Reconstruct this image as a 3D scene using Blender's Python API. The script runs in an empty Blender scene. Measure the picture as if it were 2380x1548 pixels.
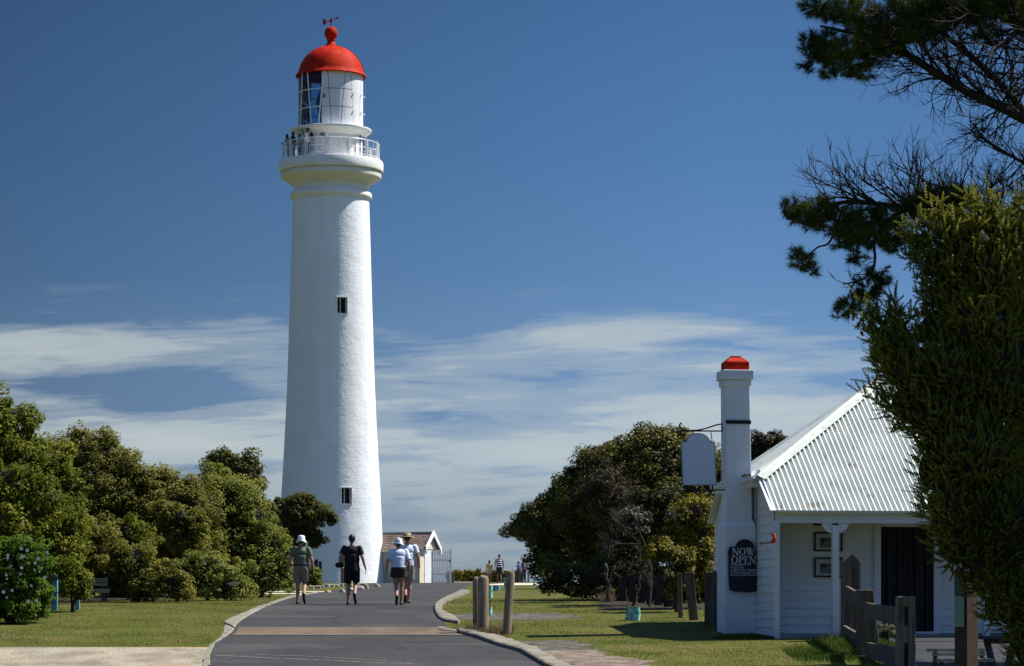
import bpy, bmesh, math, random
import numpy as np
from mathutils import Vector, Matrix, noise as mnoise
R = math.radians
random.seed(7)
rng = np.random.default_rng(11)
sc = bpy.context.scene
col = sc.collection

# ------------------------------------------------------------------ camera
F = 6500.0                      # focal length in units of 1/2380 of the picture width
CX, HY = 1190.0, 1440.0         # principal column and eye-level row in the same units
cam_d = bpy.data.cameras.new("camera")
cam = bpy.data.objects.new("camera", cam_d)
col.objects.link(cam)
cam.location = (0, 0, 0)
cam.rotation_euler = (R(90), 0, 0)
cam_d.sensor_width = 36
cam_d.sensor_fit = 'HORIZONTAL'
cam_d.lens = 36 * F / 2380
cam_d.shift_y = (HY - 774) / 2380
cam_d.clip_start = 0.5
cam_d.clip_end = 40000
sc.camera = cam

# ------------------------------------------------------------------ sky, sun, exposure
SUN_EL, SUN_AZ = 53.0, 16.0     # sun to the right, slightly beyond the scene
sv = Vector((math.cos(R(SUN_AZ)) * math.cos(R(SUN_EL)), math.sin(R(SUN_AZ)) * math.cos(R(SUN_EL)), math.sin(R(SUN_EL))))
sun_d = bpy.data.lights.new("sun", 'SUN')
sun_d.energy = 5.0
sun_d.angle = R(0.5)
sun_d.color = (1.0, 0.95, 0.86)
sun = bpy.data.objects.new("sun", sun_d)
col.objects.link(sun)
sun.rotation_euler = (-sv).to_track_quat('-Z', 'Y').to_euler()

w = bpy.data.worlds.new("World")
sc.world = w
w.use_nodes = True
nt = w.node_tree
N, L = nt.nodes, nt.links
N.clear()
def wn(t, **k):
    n = N.new(t)
    for a, b in k.items():
        setattr(n, a, b)
    return n
def wm(op, a, b=None, clamp=False):
    n = N.new('ShaderNodeMath'); n.operation = op; n.use_clamp = clamp
    for i, v in enumerate((a, b)):
        if v is None: continue
        if isinstance(v, (int, float)): n.inputs[i].default_value = v
        else: L.new(v, n.inputs[i])
    return n.outputs[0]
def wramp(f, stops, interp='LINEAR'):
    n = N.new('ShaderNodeValToRGB'); n.color_ramp.interpolation = interp
    e = n.color_ramp.elements
    while len(e) < len(stops): e.new(0.5)
    for i, (p, c) in enumerate(stops):
        e[i].position = p; e[i].color = (*c, 1) if len(c) == 3 else c
    L.new(f, n.inputs[0]); return n.outputs[0]
def wmix(f, a, b):
    n = N.new('ShaderNodeMix'); n.data_type = 'RGBA'
    for i, v in ((0, f), (6, a), (7, b)):
        if isinstance(v, (int, float)): n.inputs[i].default_value = v
        elif isinstance(v, tuple): n.inputs[i].default_value = (*v, 1)
        else: L.new(v, n.inputs[i])
    return n.outputs[2]
tc = wn('ShaderNodeTexCoord')
sx = wn('ShaderNodeSeparateXYZ'); L.new(tc.outputs['Generated'], sx.inputs[0])
X_, Y_, Z_ = sx.outputs
sky = wn('ShaderNodeTexSky', sky_type='NISHITA')
sky.sun_disc = False
sky.sun_elevation = R(SUN_EL)
sky.sun_rotation = R(90 - SUN_AZ)
sky.altitude = 50; sky.air_density = 1.0; sky.dust_density = 0.4; sky.ozone_density = 2.0
el = wm('ARCSINE', Z_)                                   # elevation above the horizon
elf = wm('MULTIPLY', el, 1 / R(20), clamp=True)          # 0..1 over 20 degrees
K = 10.0
def kc(r, g, b): return (r * K, g * K, b * K)
# clear air close to the horizon: pale grey blue, deepening quickly upward
low = wramp(elf, [(0.0, (0.150, 0.200, 0.255)), (0.06, (0.148, 0.208, 0.285)), (0.16, (0.125, 0.222, 0.365)), (0.30, (0.090, 0.185, 0.345)),
                  (0.47, (0.058, 0.138, 0.290)), (0.64, (0.041, 0.104, 0.235)), (1.0, (0.032, 0.085, 0.21))])
azr = wm('DIVIDE', X_, wm('MAXIMUM', wm('ABSOLUTE', Y_), 0.05))   # tangent of the bearing
brt = wm('ADD', wm('MULTIPLY', wm('MINIMUM', wm('MAXIMUM', azr, -0.19), 0.075), 2.1), 1.05)
vs = N.new('ShaderNodeVectorMath'); vs.operation = 'SCALE'; L.new(low, vs.inputs[0]); L.new(wm('MULTIPLY', brt, K * 0.81), vs.inputs['Scale'])
low = vs.outputs[0]
# high cloud: streaks drawn out along the horizon
elt = wm('DIVIDE', Z_, wm('MAXIMUM', wm('ABSOLUTE', Y_), 0.05))
cmb = wn('ShaderNodeCombineXYZ')
L.new(wm('MULTIPLY', azr, 10.0), cmb.inputs[0]); L.new(wm('ADD', wm('MULTIPLY', elt, 78.0), wm('MULTIPLY', azr, -3.0)), cmb.inputs[1])
n1 = wn('ShaderNodeTexNoise'); n1.inputs['Scale'].default_value = 1.0; n1.inputs['Detail'].default_value = 7; n1.inputs['Roughness'].default_value = 0.6; n1.inputs['Distortion'].default_value = 0.5
L.new(cmb.outputs[0], n1.inputs['Vector'])
cmb2 = wn('ShaderNodeCombineXYZ')
L.new(wm('MULTIPLY', azr, 22.0), cmb2.inputs[0]); L.new(wm('ADD', wm('MULTIPLY', elt, 190.0), wm('MULTIPLY', azr, -6.0)), cmb2.inputs[1]); cmb2.inputs[2].default_value = 4.3
n2 = wn('ShaderNodeTexNoise'); n2.inputs['Scale'].default_value = 1.0; n2.inputs['Detail'].default_value = 5; n2.inputs['Distortion'].default_value = 0.9
L.new(cmb2.outputs[0], n2.inputs['Vector'])
nz = wm('ADD', wm('MULTIPLY', n1.outputs[0], 0.66), wm('MULTIPLY', n2.outputs[0], 0.34))
def yv(y): return (HY - y) / F
def xv(x): return (x - CX) / F
def bump1(v, c, wd):          # smooth bump around c
    q = wm('DIVIDE', wm('SUBTRACT', v, c), wd)
    return wm('DIVIDE', 1.0, wm('ADD', 1.0, wm('MULTIPLY', wm('MULTIPLY', q, q), wm('MULTIPLY', q, q))))
def blob(x, y, wx, wy, a):
    q1 = wm('DIVIDE', wm('SUBTRACT', azr, xv(x)), wx / F); q2 = wm('DIVIDE', wm('SUBTRACT', elt, yv(y)), wy / F)
    s = wm('ADD', wm('MULTIPLY', q1, q1), wm('MULTIPLY', q2, q2))
    return wm('MULTIPLY', wm('DIVIDE', 1.0, wm('ADD', 1.0, wm('MULTIPLY', s, s))), a)
cov = wramp(wm('MULTIPLY', elt, 5.0, clamp=True), [(0.0, (0.64,) * 3), (5 * yv(1230), (0.66,) * 3), (5 * yv(1120), (0.78,) * 3), (5 * yv(1010), (0.86,) * 3),
      (5 * yv(945), (0.72,) * 3), (5 * yv(885), (0.33,) * 3), (5 * yv(830), (0.44,) * 3), (5 * yv(780), (0.40,) * 3), (5 * yv(725), (0.10,) * 3), (0.9, (0.0,) * 3)])
cv = N.new('ShaderNodeRGBToBW'); L.new(cov, cv.inputs[0]); cov = cv.outputs[0]
for b in (blob(120, 825, 330, 62, 0.42), blob(560, 800, 200, 40, 0.22), blob(600, 880, 110, 24, 0.25), blob(400, 1030, 170, 40, 0.25), blob(1420, 775, 190, 45, 0.30),
          blob(1700, 770, 160, 16, 0.25), blob(1700, 857, 170, 12, 0.30), blob(430, 910, 150, 60, -0.45), blob(470, 1105, 90, 30, -0.2), blob(200, 960, 260, 34, -0.25),
          blob(1100, 895, 150, 22, 0.12), blob(1750, 960, 350, 60, 0.18), blob(1750, 835, 60, 12, 0.2)):
    cov = wm('ADD', cov, b)
cl = wm('ADD', wm('MULTIPLY', nz, 2.7), wm('SUBTRACT', cov, 1.60))
cl = wramp(cl, [(0.0, (0.05,) * 3), (0.32, (0.42,) * 3), (0.62, (0.82,) * 3), (1.0, (0.95,) * 3)], 'EASE')
cb = N.new('ShaderNodeRGBToBW'); L.new(cl, cb.inputs[0]); cl = cb.outputs[0]
front = wm('MULTIPLY', wm('GREATER_THAN', Y_, 0.0), wm('SUBTRACT', 1.0, wm('MULTIPLY', wm('SUBTRACT', elt, yv(760)), 1 / (yv(640) - yv(760)), clamp=True)))
ccol = wramp(wm('MULTIPLY', elt, 5.0, clamp=True), [(0.0, kc(0.205, 0.245, 0.268)), (0.2, kc(0.27, 0.315, 0.33)), (0.30, kc(0.37, 0.41, 0.41)), (0.6, kc(0.32, 0.365, 0.375))])
lowc = wmix(wm('MULTIPLY', wm('MULTIPLY', cl, front), 0.86), low, ccol)
blend = wm('MULTIPLY', wm('SUBTRACT', el, R(13)), 1 / R(25), clamp=True)
up_ = N.new('ShaderNodeVectorMath'); up_.operation = 'MULTIPLY'; L.new(sky.outputs[0], up_.inputs[0]); up_.inputs[1].default_value = (0.62, 0.78, 1.0)
skyc = wmix(blend, lowc, up_.outputs[0])
bg = wn('ShaderNodeBackground'); L.new(skyc, bg.inputs[0]); bg.inputs[1].default_value = 0.1
out = wn('ShaderNodeOutputWorld'); L.new(bg.outputs[0], out.inputs[0])

sc.view_settings.view_transform = 'Standard'
sc.view_settings.look = 'None'
sc.view_settings.exposure = 0.62
sc.view_settings.gamma = 1.0
sc.view_settings.use_curve_mapping = False
sc.cycles.max_bounces = 6
sc.cycles.transparent_max_bounces = 12

# ------------------------------------------------------------------ frame of reference
def P(x, y, d):
    """point at picture column x, row y and distance d"""
    return Vector(((x - CX) / F * d, d, (HY - y) / F * d))
_pd = np.array([-60, 0, 34, 49.3, 56.5, 62.8, 69, 78, 95, 171, 191, 215, 240, 300, 420])
_pz = np.array([-1.65, -1.65, -1.60, -0.82, -0.39, 0.0, 0.36, 0.62, 0.95, 2.24, 2.56, 2.75, 2.4, -8, -40])
_gy = np.concatenate([np.arange(-60, 30, 2.0), np.arange(30, 110, 0.25), np.arange(110, 260, 1.0), np.arange(260, 421, 8.0)])
def _prof(y): 
    a = 0
    for k, wgt in ((-2.2, 1), (-1.1, 2), (0, 3), (1.1, 2), (2.2, 1)):
        a = a + wgt * np.interp(np.asarray(y) + k, _pd, _pz)
    return a / 9
_gz = _prof(_gy)
def gz(y): return float(np.interp(y, _gy, _gz))
def G(x, y):
    """point on the ground seen at column x, row y"""
    lo, hi = 30.0, 210.0
    for _ in range(50):
        m = (lo + hi) / 2
        if HY - gz(m) * F / m > y: lo = m
        else: hi = m
    return Vector(((x - CX) / F * lo, lo, gz(lo)))
def S(d): return F / d          # picture units per metre at distance d

# ------------------------------------------------------------------ materials
def mat(name, c1, c2=None, scale=3.0, rough=0.7, bump=0.0, bscale=20.0, detail=5, metallic=0.0, stretch=(1, 1, 1), spec=0.3, lo=0.35, hi=0.65, bdist=0.02, coat=0.0):
    m = bpy.data.materials.new(name); m.use_nodes = True
    t = m.node_tree; b = t.nodes['Principled BSDF']
    b.inputs['Roughness'].default_value = rough; b.inputs['Metallic'].default_value = metallic
    b.inputs['Specular IOR Level'].default_value = spec
    b.inputs['Coat Weight'].default_value = coat
    b.inputs['Base Color'].default_value = (*c1, 1)
    co = t.nodes.new('ShaderNodeTexCoord'); mp = t.nodes.new('ShaderNodeMapping'); mp.inputs['Scale'].default_value = stretch
    t.links.new(co.outputs['Object'], mp.inputs[0])
    if c2:
        n = t.nodes.new('ShaderNodeTexNoise'); n.inputs['Scale'].default_value = scale; n.inputs['Detail'].default_value = detail
        t.links.new(mp.outputs[0], n.inputs['Vector'])
        r = t.nodes.new('ShaderNodeValToRGB'); e = r.color_ramp.elements
        e[0].position = lo; e[1].position = hi; e[0].color = (*c1, 1); e[1].color = (*c2, 1)
        t.links.new(n.outputs[0], r.inputs[0]); t.links.new(r.outputs[0], b.inputs['Base Color'])
    if bump:
        n = t.nodes.new('ShaderNodeTexNoise'); n.inputs['Scale'].default_value = bscale; n.inputs['Detail'].default_value = 6
        t.links.new(mp.outputs[0], n.inputs['Vector'])
        bm_ = t.nodes.new('ShaderNodeBump'); bm_.inputs['Strength'].default_value = bump; bm_.inputs['Distance'].default_value = bdist
        t.links.new(n.outputs[0], bm_.inputs['Height']); t.links.new(bm_.outputs[0], b.inputs['Normal'])
    return m
def leafmat(name, a, b_, c, scale=0.8, trans=0.35, rough=0.55, vary=0.5, spec=0.25):
    """leaves: hue differs from leaf to leaf and from one part of the plant to the next"""
    m = bpy.data.materials.new(name); m.use_nodes = True
    t = m.node_tree; b = t.nodes['Principled BSDF']; o = t.nodes['Material Output']
    ge = t.nodes.new('ShaderNodeNewGeometry'); co = t.nodes.new('ShaderNodeTexCoord')
    n = t.nodes.new('ShaderNodeTexNoise'); n.inputs['Scale'].default_value = scale; n.inputs['Detail'].default_value = 3
    t.links.new(co.outputs['Object'], n.inputs['Vector'])
    mx = t.nodes.new('ShaderNodeMath'); mx.operation = 'MULTIPLY_ADD'; mx.inputs[1].default_value = vary
    t.links.new(ge.outputs['Random Per Island'], mx.inputs[0])
    m2 = t.nodes.new('ShaderNodeMath'); m2.operation = 'MULTIPLY_ADD'; m2.inputs[1].default_value = 1.6; m2.inputs[2].default_value = -0.55 - vary / 2 + 0.25
    t.links.new(n.outputs[0], m2.inputs[0]); t.links.new(m2.outputs[0], mx.inputs[2])
    r = t.nodes.new('ShaderNodeValToRGB'); e = r.color_ramp.elements; e.new(0.5)
    for i, (p_, c_) in enumerate(((0.1, a), (0.45, b_), (0.95, c))): e[i].position = p_; e[i].color = (*c_, 1)
    t.links.new(mx.outputs[0], r.inputs[0]); t.links.new(r.outputs[0], b.inputs['Base Color'])
    b.inputs['Roughness'].default_value = rough; b.inputs['Specular IOR Level'].default_value = spec * .5
    tr = t.nodes.new('ShaderNodeBsdfTranslucent'); t.links.new(r.outputs[0], tr.inputs[0])
    ms = t.nodes.new('ShaderNodeMixShader'); ms.inputs[0].default_value = trans
    t.links.new(b.outputs[0], ms.inputs[1]); t.links.new(tr.outputs[0], ms.inputs[2]); t.links.new(ms.outputs[0], o.inputs[0])
    return m

# ------------------------------------------------------------------ scene bookkeeping
def tag(o, label=None, cat=None, group=None, kind=None):
    if label: o['label'] = label
    if cat: o['category'] = cat
    if group: o['group'] = group
    if kind: o['kind'] = kind
    return o
def empty(name, loc=(0, 0, 0), rz=0.0, label=None, cat=None, group=None):
    o = bpy.data.objects.new(name, None); col.objects.link(o)
    o.location = loc; o.rotation_euler = (0, 0, rz); o.empty_display_size = 0.3
    return tag(o, label, cat, group)
def link(name, me, m=None, parent=None, loc=None, smooth=False):
    if m is not None:
        for x in (m if isinstance(m, (list, tuple)) else [m]): me.materials.append(x)
    o = bpy.data.objects.new(name, me); col.objects.link(o)
    if parent: o.parent = parent
    if loc is not None: o.location = loc
    if smooth: me.shade_smooth()
    return o
def pyd(name, v, f, m=None, parent=None, loc=None, smooth=False, mi=None):
    me = bpy.data.meshes.new(name); me.from_pydata([tuple(p) for p in v], [], f); me.update()
    o = link(name, me, m, parent, loc, smooth)
    if mi: me.polygons.foreach_set('material_index', mi)
    return o
def npmesh(name, V, Q, k=4):
    """fast mesh from arrays; Q (n,k) faces"""
    me = bpy.data.meshes.new(name)
    me.vertices.add(len(V)); me.vertices.foreach_set('co', np.ascontiguousarray(V, dtype=np.float32).ravel())
    n = len(Q); me.loops.add(n * k); me.loops.foreach_set('vertex_index', np.ascontiguousarray(Q, dtype=np.int32).ravel())
    me.polygons.add(n); me.polygons.foreach_set('loop_start', np.arange(0, n * k, k, dtype=np.int32))
    me.update(calc_edges=True); return me
class MB:
    """collects shapes into one mesh"""
    def __init__(s): s.v = []; s.f = []; s.mi = []
    def add(s, v, f, mi=0):
        o = len(s.v); s.v += [Vector(p) for p in v]; s.f += [[i + o for i in q] for q in f]; s.mi += [mi] * len(f); return s
    def box(s, c, d, rz=0, M=None, mi=0, taper=1.0):
        c = Vector(c); v = []
        for z in (-1, 1):
            tt = taper if z > 0 else 1
            for x, y in ((-1, -1), (1, -1), (1, 1), (-1, 1)):
                p = Vector((x * d[0] / 2 * tt, y * d[1] / 2 * tt, z * d[2] / 2))
                if M is not None: p = M @ p
                elif rz: p = Matrix.Rotation(rz, 3, 'Z') @ p
                v.append(c + p)
        return s.add(v, [[3, 2, 1, 0], [4, 5, 6, 7], [0, 1, 5, 4], [1, 2, 6, 5], [2, 3, 7, 6], [3, 0, 4, 7]], mi)
    def bar(s, a, b, wd, th=None, up=(0, 0, 1), mi=0):
        a, b = Vector(a), Vector(b); th = th or wd; d = b - a; l = d.length; d.normalize()
        u = Vector(up); 
        if abs(u.dot(d)) > 0.99: u = Vector((0, 1, 0))
        x = d.cross(u).normalized(); y = x.cross(d)
        v = [a + x * (i * wd / 2) + y * (j * th / 2) + d * (k * l) for k in (0, 1) for i, j in ((-1, -1), (1, -1), (1, 1), (-1, 1))]
        return s.add(v, [[3, 2, 1, 0], [4, 5, 6, 7], [0, 1, 5, 4], [1, 2, 6, 5], [2, 3, 7, 6], [3, 0, 4, 7]], mi)
    def tube(s, pts, rad, seg=6, mi=0, cap=True):
        pts = [Vector(p) for p in pts]
        if isinstance(rad, (int, float)): rad = [rad] * len(pts)
        rings = []; x = None
        for i, p in enumerate(pts):
            d = (pts[min(i + 1, len(pts) - 1)] - pts[max(i - 1, 0)])
            if d.length < 1e-9: d = Vector((0, 0, 1))
            d.normalize()
            if x is None:
                u = Vector((0, 0, 1)) if abs(d.z) < 0.9 else Vector((1, 0, 0)); x = d.cross(u).normalized()
            else:
                x = (x - d * x.dot(d)); x = x.normalized() if x.length > 1e-6 else d.orthogonal().normalized()
            y = d.cross(x)
            rings.append([p + (x * math.cos(2 * math.pi * k / seg) + y * math.sin(2 * math.pi * k / seg)) * rad[i] for k in range(seg)])
        v = [q for r_ in rings for q in r_]; f = []
        for i in range(len(rings) - 1):
            for k in range(seg):
                f.append([i * seg + k, i * seg + (k + 1) % seg, (i + 1) * seg + (k + 1) % seg, (i + 1) * seg + k])
        if cap: f.append(list(range(seg))[::-1]); f.append([(len(rings) - 1) * seg + k for k in range(seg)])
        return s.add(v, f, mi)
    def lathe(s, prof, c=(0, 0, 0), seg=32, mi=0, a0=0.0, a1=2 * math.pi, sx=1.0, sy=1.0):
        c = Vector(c); full = abs(a1 - a0 - 2 * math.pi) < 1e-6; n = seg if full else seg + 1; v = []; f = []
        for r_, z in prof:
            for k in range(n):
                a = a0 + (a1 - a0) * k / seg
                v.append(c + Vector((r_ * math.cos(a) * sx, r_ * math.sin(a) * sy, z)))
        for i in range(len(prof) - 1):
            for k in range(seg):
                k2 = (k + 1) % n
                f.append([i * n + k, i * n + k2, (i + 1) * n + k2, (i + 1) * n + k])
        return s.add(v, f, mi)
    def prism(s, poly, fn, t0, t1, mi=0):
        """poly: 2D points; fn(u, v, t) -> point"""
        n = len(poly); v = [fn(u, w_, t) for t in (t0, t1) for u, w_ in poly]
        f = [list(range(n))[::-1], [n + i for i in range(n)]] + [[i, (i + 1) % n, n + (i + 1) % n, n + i] for i in range(n)]
        return s.add(v, f, mi)
    def build(s, name, m, parent=None, loc=None, smooth=False, bevel=0.0, auto=None):
        me = bpy.data.meshes.new(name); me.from_pydata([tuple(p) for p in s.v], [], s.f)
        bm_ = bmesh.new(); bm_.from_mesh(me); bmesh.ops.recalc_face_normals(bm_, faces=bm_.faces)
        bm_.to_mesh(me); bm_.free()
        me.polygons.foreach_set('material_index', s.mi); me.update()
        o = link(name, me, m, parent, loc, smooth)
        if auto is not None:
            me.shade_smooth(); me.set_sharp_from_angle(angle=R(auto))
        if bevel:
            b = o.modifiers.new('bevel', 'BEVEL'); b.width = bevel; b.segments = 2; b.limit_method = 'ANGLE'
        return o
def copy_tree(o, parent=None):
    c = o.copy(); col.objects.link(c); c.parent = parent
    for ch in list(o.children): copy_tree(ch, c)
    return c

# ================================================================== GROUND
grass_m = mat('lawn grass', (0.062, 0.074, 0.011), (0.098, 0.098, 0.018), 0.55, 0.95, 0.9, 14, lo=0.3, hi=0.7, spec=0.1, bdist=0.05)
t = grass_m.node_tree; b = t.nodes['Principled BSDF']; src = b.inputs['Base Color'].links[0].from_socket
co = [n for n in t.nodes if n.type == 'TEX_COORD'][0]
def speckle(t, b, src, sc_, lo, hi, colr, fac, det=4):
    n = t.nodes.new('ShaderNodeTexNoise'); n.inputs['Scale'].default_value = sc_; n.inputs['Detail'].default_value = det
    co = [q for q in t.nodes if q.type == 'TEX_COORD'][0]; t.links.new(co.outputs['Object'], n.inputs['Vector'])
    r = t.nodes.new('ShaderNodeValToRGB'); r.color_ramp.elements[0].position = lo; r.color_ramp.elements[1].position = hi
    r.color_ramp.elements[0].color = (0, 0, 0, 1); r.color_ramp.elements[1].color = (fac,) * 3 + (1,)
    t.links.new(n.outputs[0], r.inputs[0])
    m = t.nodes.new('ShaderNodeMix'); m.data_type = 'RGBA'
    t.links.new(r.outputs[0], m.inputs[0]); t.links.new(src, m.inputs[6]); m.inputs[7].default_value = (*colr, 1)
    t.links.new(m.outputs[2], b.inputs['Base Color']); return m.outputs[2]
src = speckle(t, b, src, 0.9, 0.52, 0.66, (0.135, 0.105, 0.04), 0.75)
src = speckle(t, b, src, 5.0, 0.50, 0.72, (0.05, 0.085, 0.012), 0.8)
src = speckle(t, b, src, 28.0, 0.60, 0.75, (0.22, 0.19, 0.09), 0.5)
mb = MB()
xs = [-500, -150, -60, -30, -12, 0, 12, 30, 60, 150, 500]
mb.add([(x, y, z) for y, z in zip(_gy, _gz) for x in xs],
       [[j * 11 + i, j * 11 + i + 1, (j + 1) * 11 + i + 1, (j + 1) * 11 + i] for j in range(len(_gy) - 1) for i in range(10)])
tag(mb.build('ground', grass_m, smooth=True), kind='structure')
sea_m = mat('sea', (0.02, 0.07, 0.11), (0.03, 0.09, 0.13), 0.01, 0.25, 0.4, 0.3, spec=0.5)
tag(pyd('sea', [(-15000, 405, -39.5), (15000, 405, -39.5), (15000, 30000, -39.5), (-15000, 30000, -39.5)], [[0, 1, 2, 3]], sea_m), kind='structure')

node0 = lambda t, ty: t.nodes.new(ty)
sheets = {}
def edge_world(pts):
    w_ = sorted([(G(x, y).y, G(x, y).x) for x, y in pts])
    return np.array([p[0] for p in w_]), np.array([p[1] for p in w_])
def sheet(name, left, right, dz, m, jit=0.0, js=2.0, kind='structure', nx=1):
    ly, lx = edge_world(left); ry, rx = edge_world(right)
    y0, y1 = max(ly[0], ry[0]), min(ly[-1], ry[-1])
    ys = np.concatenate([[y0], _gy[(_gy > y0) & (_gy < y1)], [y1]])
    if jit: ys = np.unique(np.concatenate([ys, np.arange(y0, y1, 0.06)]))
    v = []
    for i, y in enumerate(ys):
        a, c = np.interp(y, ly, lx), np.interp(y, ry, rx)
        if jit:
            a += jit * (mnoise.noise((y * js, 1.3, dz)) + 0.6 * mnoise.noise((y * js * 4, 7.3, dz))); c += jit * (mnoise.noise((y * js, 9.3, dz)) + 0.6 * mnoise.noise((y * js * 4, 3.3, dz)))
        for k in range(nx + 1):
            v.append((a + (c - a) * k / nx, y, gz(y) + dz))
    n = nx + 1
    f = [[j * n + i, j * n + i + 1, (j + 1) * n + i + 1, (j + 1) * n + i] for j in range(len(ys) - 1) for i in range(nx)]
    sheets[name] = (ly, lx, ry, rx)
    return tag(pyd(name, v, f, m, smooth=True), kind=kind)
def on_sheet(nm, x, y, pad=0.0):
    ly, lx, ry, rx = sheets[nm]
    ok = (y > max(ly[0], ry[0]) - pad) & (y < min(ly[-1], ry[-1]) + pad)
    return ok & (x > np.interp(y, ly, lx) - pad) & (x < np.interp(y, ry, rx) + pad)

asph = mat('asphalt', (0.024, 0.024, 0.0245), (0.036, 0.035, 0.034), 0.7, 0.9, 0.7, 90, lo=0.3, hi=0.7, bdist=0.01, stretch=(1, 0.35, 1))
t = asph.node_tree; b = t.nodes['Principled BSDF']; s_ = b.inputs['Base Color'].links[0].from_socket
s_ = speckle(t, b, s_, 60.0, 0.56, 0.70, (0.11, 0.105, 0.10), 0.6, 2)
s_ = speckle(t, b, s_, 25.0, 0.55, 0.72, (0.014, 0.0145, 0.015), 0.7, 3)
s_ = speckle(t, b, s_, 0.45, 0.50, 0.62, (0.056, 0.054, 0.050), 0.9, 6)
vo = node0(t, 'ShaderNodeTexVoronoi'); vo.feature = 'DISTANCE_TO_EDGE'; vo.inputs['Scale'].default_value = 0.35
nz_ = node0(t, 'ShaderNodeTexNoise'); nz_.inputs['Scale'].default_value = 1.5; co_ = [q_ for q_ in t.nodes if q_.type == 'TEX_COORD'][0]; t.links.new(co_.outputs['Object'], nz_.inputs['Vector'])
va = node0(t, 'ShaderNodeVectorMath'); va.operation = 'MULTIPLY_ADD'; va.inputs[1].default_value = (1.4, 1.4, 0); t.links.new(nz_.outputs['Color'], va.inputs[0]); t.links.new(co_.outputs['Object'], va.inputs[2]); t.links.new(va.outputs[0], vo.inputs['Vector'])
vr = node0(t, 'ShaderNodeValToRGB'); vr.color_ramp.elements[0].position = 0.0; vr.color_ramp.elements[0].color = (.75, .75, .75, 1); vr.color_ramp.elements[1].position = 0.012; vr.color_ramp.elements[1].color = (0, 0, 0, 1); t.links.new(vo.outputs['Distance'], vr.inputs[0])
vm = node0(t, 'ShaderNodeMix'); vm.data_type = 'RGBA'; t.links.new(vr.outputs[0], vm.inputs[0]); t.links.new(s_, vm.inputs[6]); vm.inputs[7].default_value = (.008, .008, .008, 1); t.links.new(vm.outputs[2], b.inputs['Base Color'])
roadL = [(488, 1560), (490, 1535), (492, 1520), (500, 1497), (512, 1484), (530, 1476), (546, 1468), (545, 1458), (556, 1446), (580, 1430), (630, 1406), (690, 1386), (760, 1374), (830, 1362), (872, 1354), (888, 1351.5)]
roadR = [(1330, 1560), (1290, 1548), (1212, 1516), (1153, 1500), (1110, 1484), (1078, 1475), (1050, 1468), (1040, 1462), (1034, 1448), (1019, 1437), (1010, 1423), (1010, 1409), (1025, 1397), (1060, 1380), (1080, 1369), (1090, 1361), (1098, 1354), (1105, 1351.5)]
sheet('road', roadL, roadR, 0.006, asph, jit=0.02, js=1.5)
# the drive goes on out of sight towards the gate and down to the camera
band_m = mat('terracotta concrete', (0.105, 0.068, 0.045), (0.15, 0.105, 0.070), 2.0, 0.85, 0.4, 60, stretch=(1, 0.3, 1), bdist=0.01)
sheet('crossing_band', [(546, 1476), (556, 1458.5)], [(1080, 1476), (1040, 1458.5)], 0.012, band_m, jit=0.015)
edge_m = mat('pale concrete edge', (0.12, 0.105, 0.085), (0.19, 0.17, 0.14), 3.0, 0.85, 0.3, 50)
sheet('band_edge', [(540, 1477.4), (541, 1476.0)], [(1100, 1477.4), (1080, 1476.0)], 0.018, edge_m, jit=0.02)
# scuffed tyre lines across the near asphalt
scuff_m = mat('pale dust line', (0.15, 0.145, 0.13), (0.055, 0.055, 0.056), 9.0, 0.95, lo=0.45, hi=0.6)
def scuff(pts, wd, name='dust_line'):
    v = []; f = []
    for i, (x, y) in enumerate(pts):
        g0 = G(x, y + wd / 2); g1 = G(x, y - wd / 2)
        v += [(g0.x, g0.y, g0.z + 0.011), (g1.x, g1.y, g1.z + 0.011)]
    f = [[2 * i, 2 * i + 2, 2 * i + 3, 2 * i + 1] for i in range(len(pts) - 1)]
    return tag(pyd(name, v, f, scuff_m), kind='structure')
scuff([(500, 1524), (560, 1527), (640, 1531), (760, 1536), (860, 1541), (960, 1544)], 1.6)
scuff([(580, 1522), (700, 1526), (800, 1531), (900, 1537)], 1.2)
scuff([(540, 1507), (580, 1504), (620, 1502)], 1.2)

kerb_m = mat('weathered concrete kerb', (0.15, 0.132, 0.10), (0.27, 0.24, 0.19), 2.2, 0.9, 0.5, 30, bdist=0.01)
speckle(kerb_m.node_tree, kerb_m.node_tree.nodes['Principled BSDF'], kerb_m.node_tree.nodes['Principled BSDF'].inputs['Base Color'].links[0].from_socket, 9.0, 0.55, 0.7, (0.14, 0.13, 0.10), 0.6)
def kerb(inner, outer, h=0.07, name='kerb', m=kerb_m, lip=0.02):
    n = 40
    def res(pl):
        w_ = [G(x, y) for x, y in pl]
        d = np.concatenate([[0], np.cumsum([(w_[i + 1] - w_[i]).length for i in range(len(w_) - 1)])])
        tt = np.linspace(0, d[-1], n)
        return [(np.interp(q, d, [p.x for p in w_]), np.interp(q, d, [p.y for p in w_])) for q in tt]
    a, b_ = res(inner), res(outer); v = []
    for i, ((ax, ay), (bx, by)) in enumerate(zip(a, b_)):
        j = 0.025 * mnoise.noise((ax * 2, ay * 2, 5)); bx += 2 * j
        v += [(ax, ay, gz(ay) - 0.1), (ax, ay, gz(ay) + h - lip), (ax + (bx - ax) * 0.12, ay + (by - ay) * 0.12, gz(ay + (by - ay) * .12) + h), (bx, by, gz(by) + h - 0.005 + j), (bx, by, gz(by) - 0.1)]
    f = [[i * 5 + k, i * 5 + k + 1, (i + 1) * 5 + k + 1, (i + 1) * 5 + k] for i in range(n - 1) for k in range(4)] + [[0, 1, 2, 3, 4], [(n - 1) * 5 + k for k in range(4, -1, -1)]]
    return tag(pyd(name, v, f, m), kind='structure')
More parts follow.
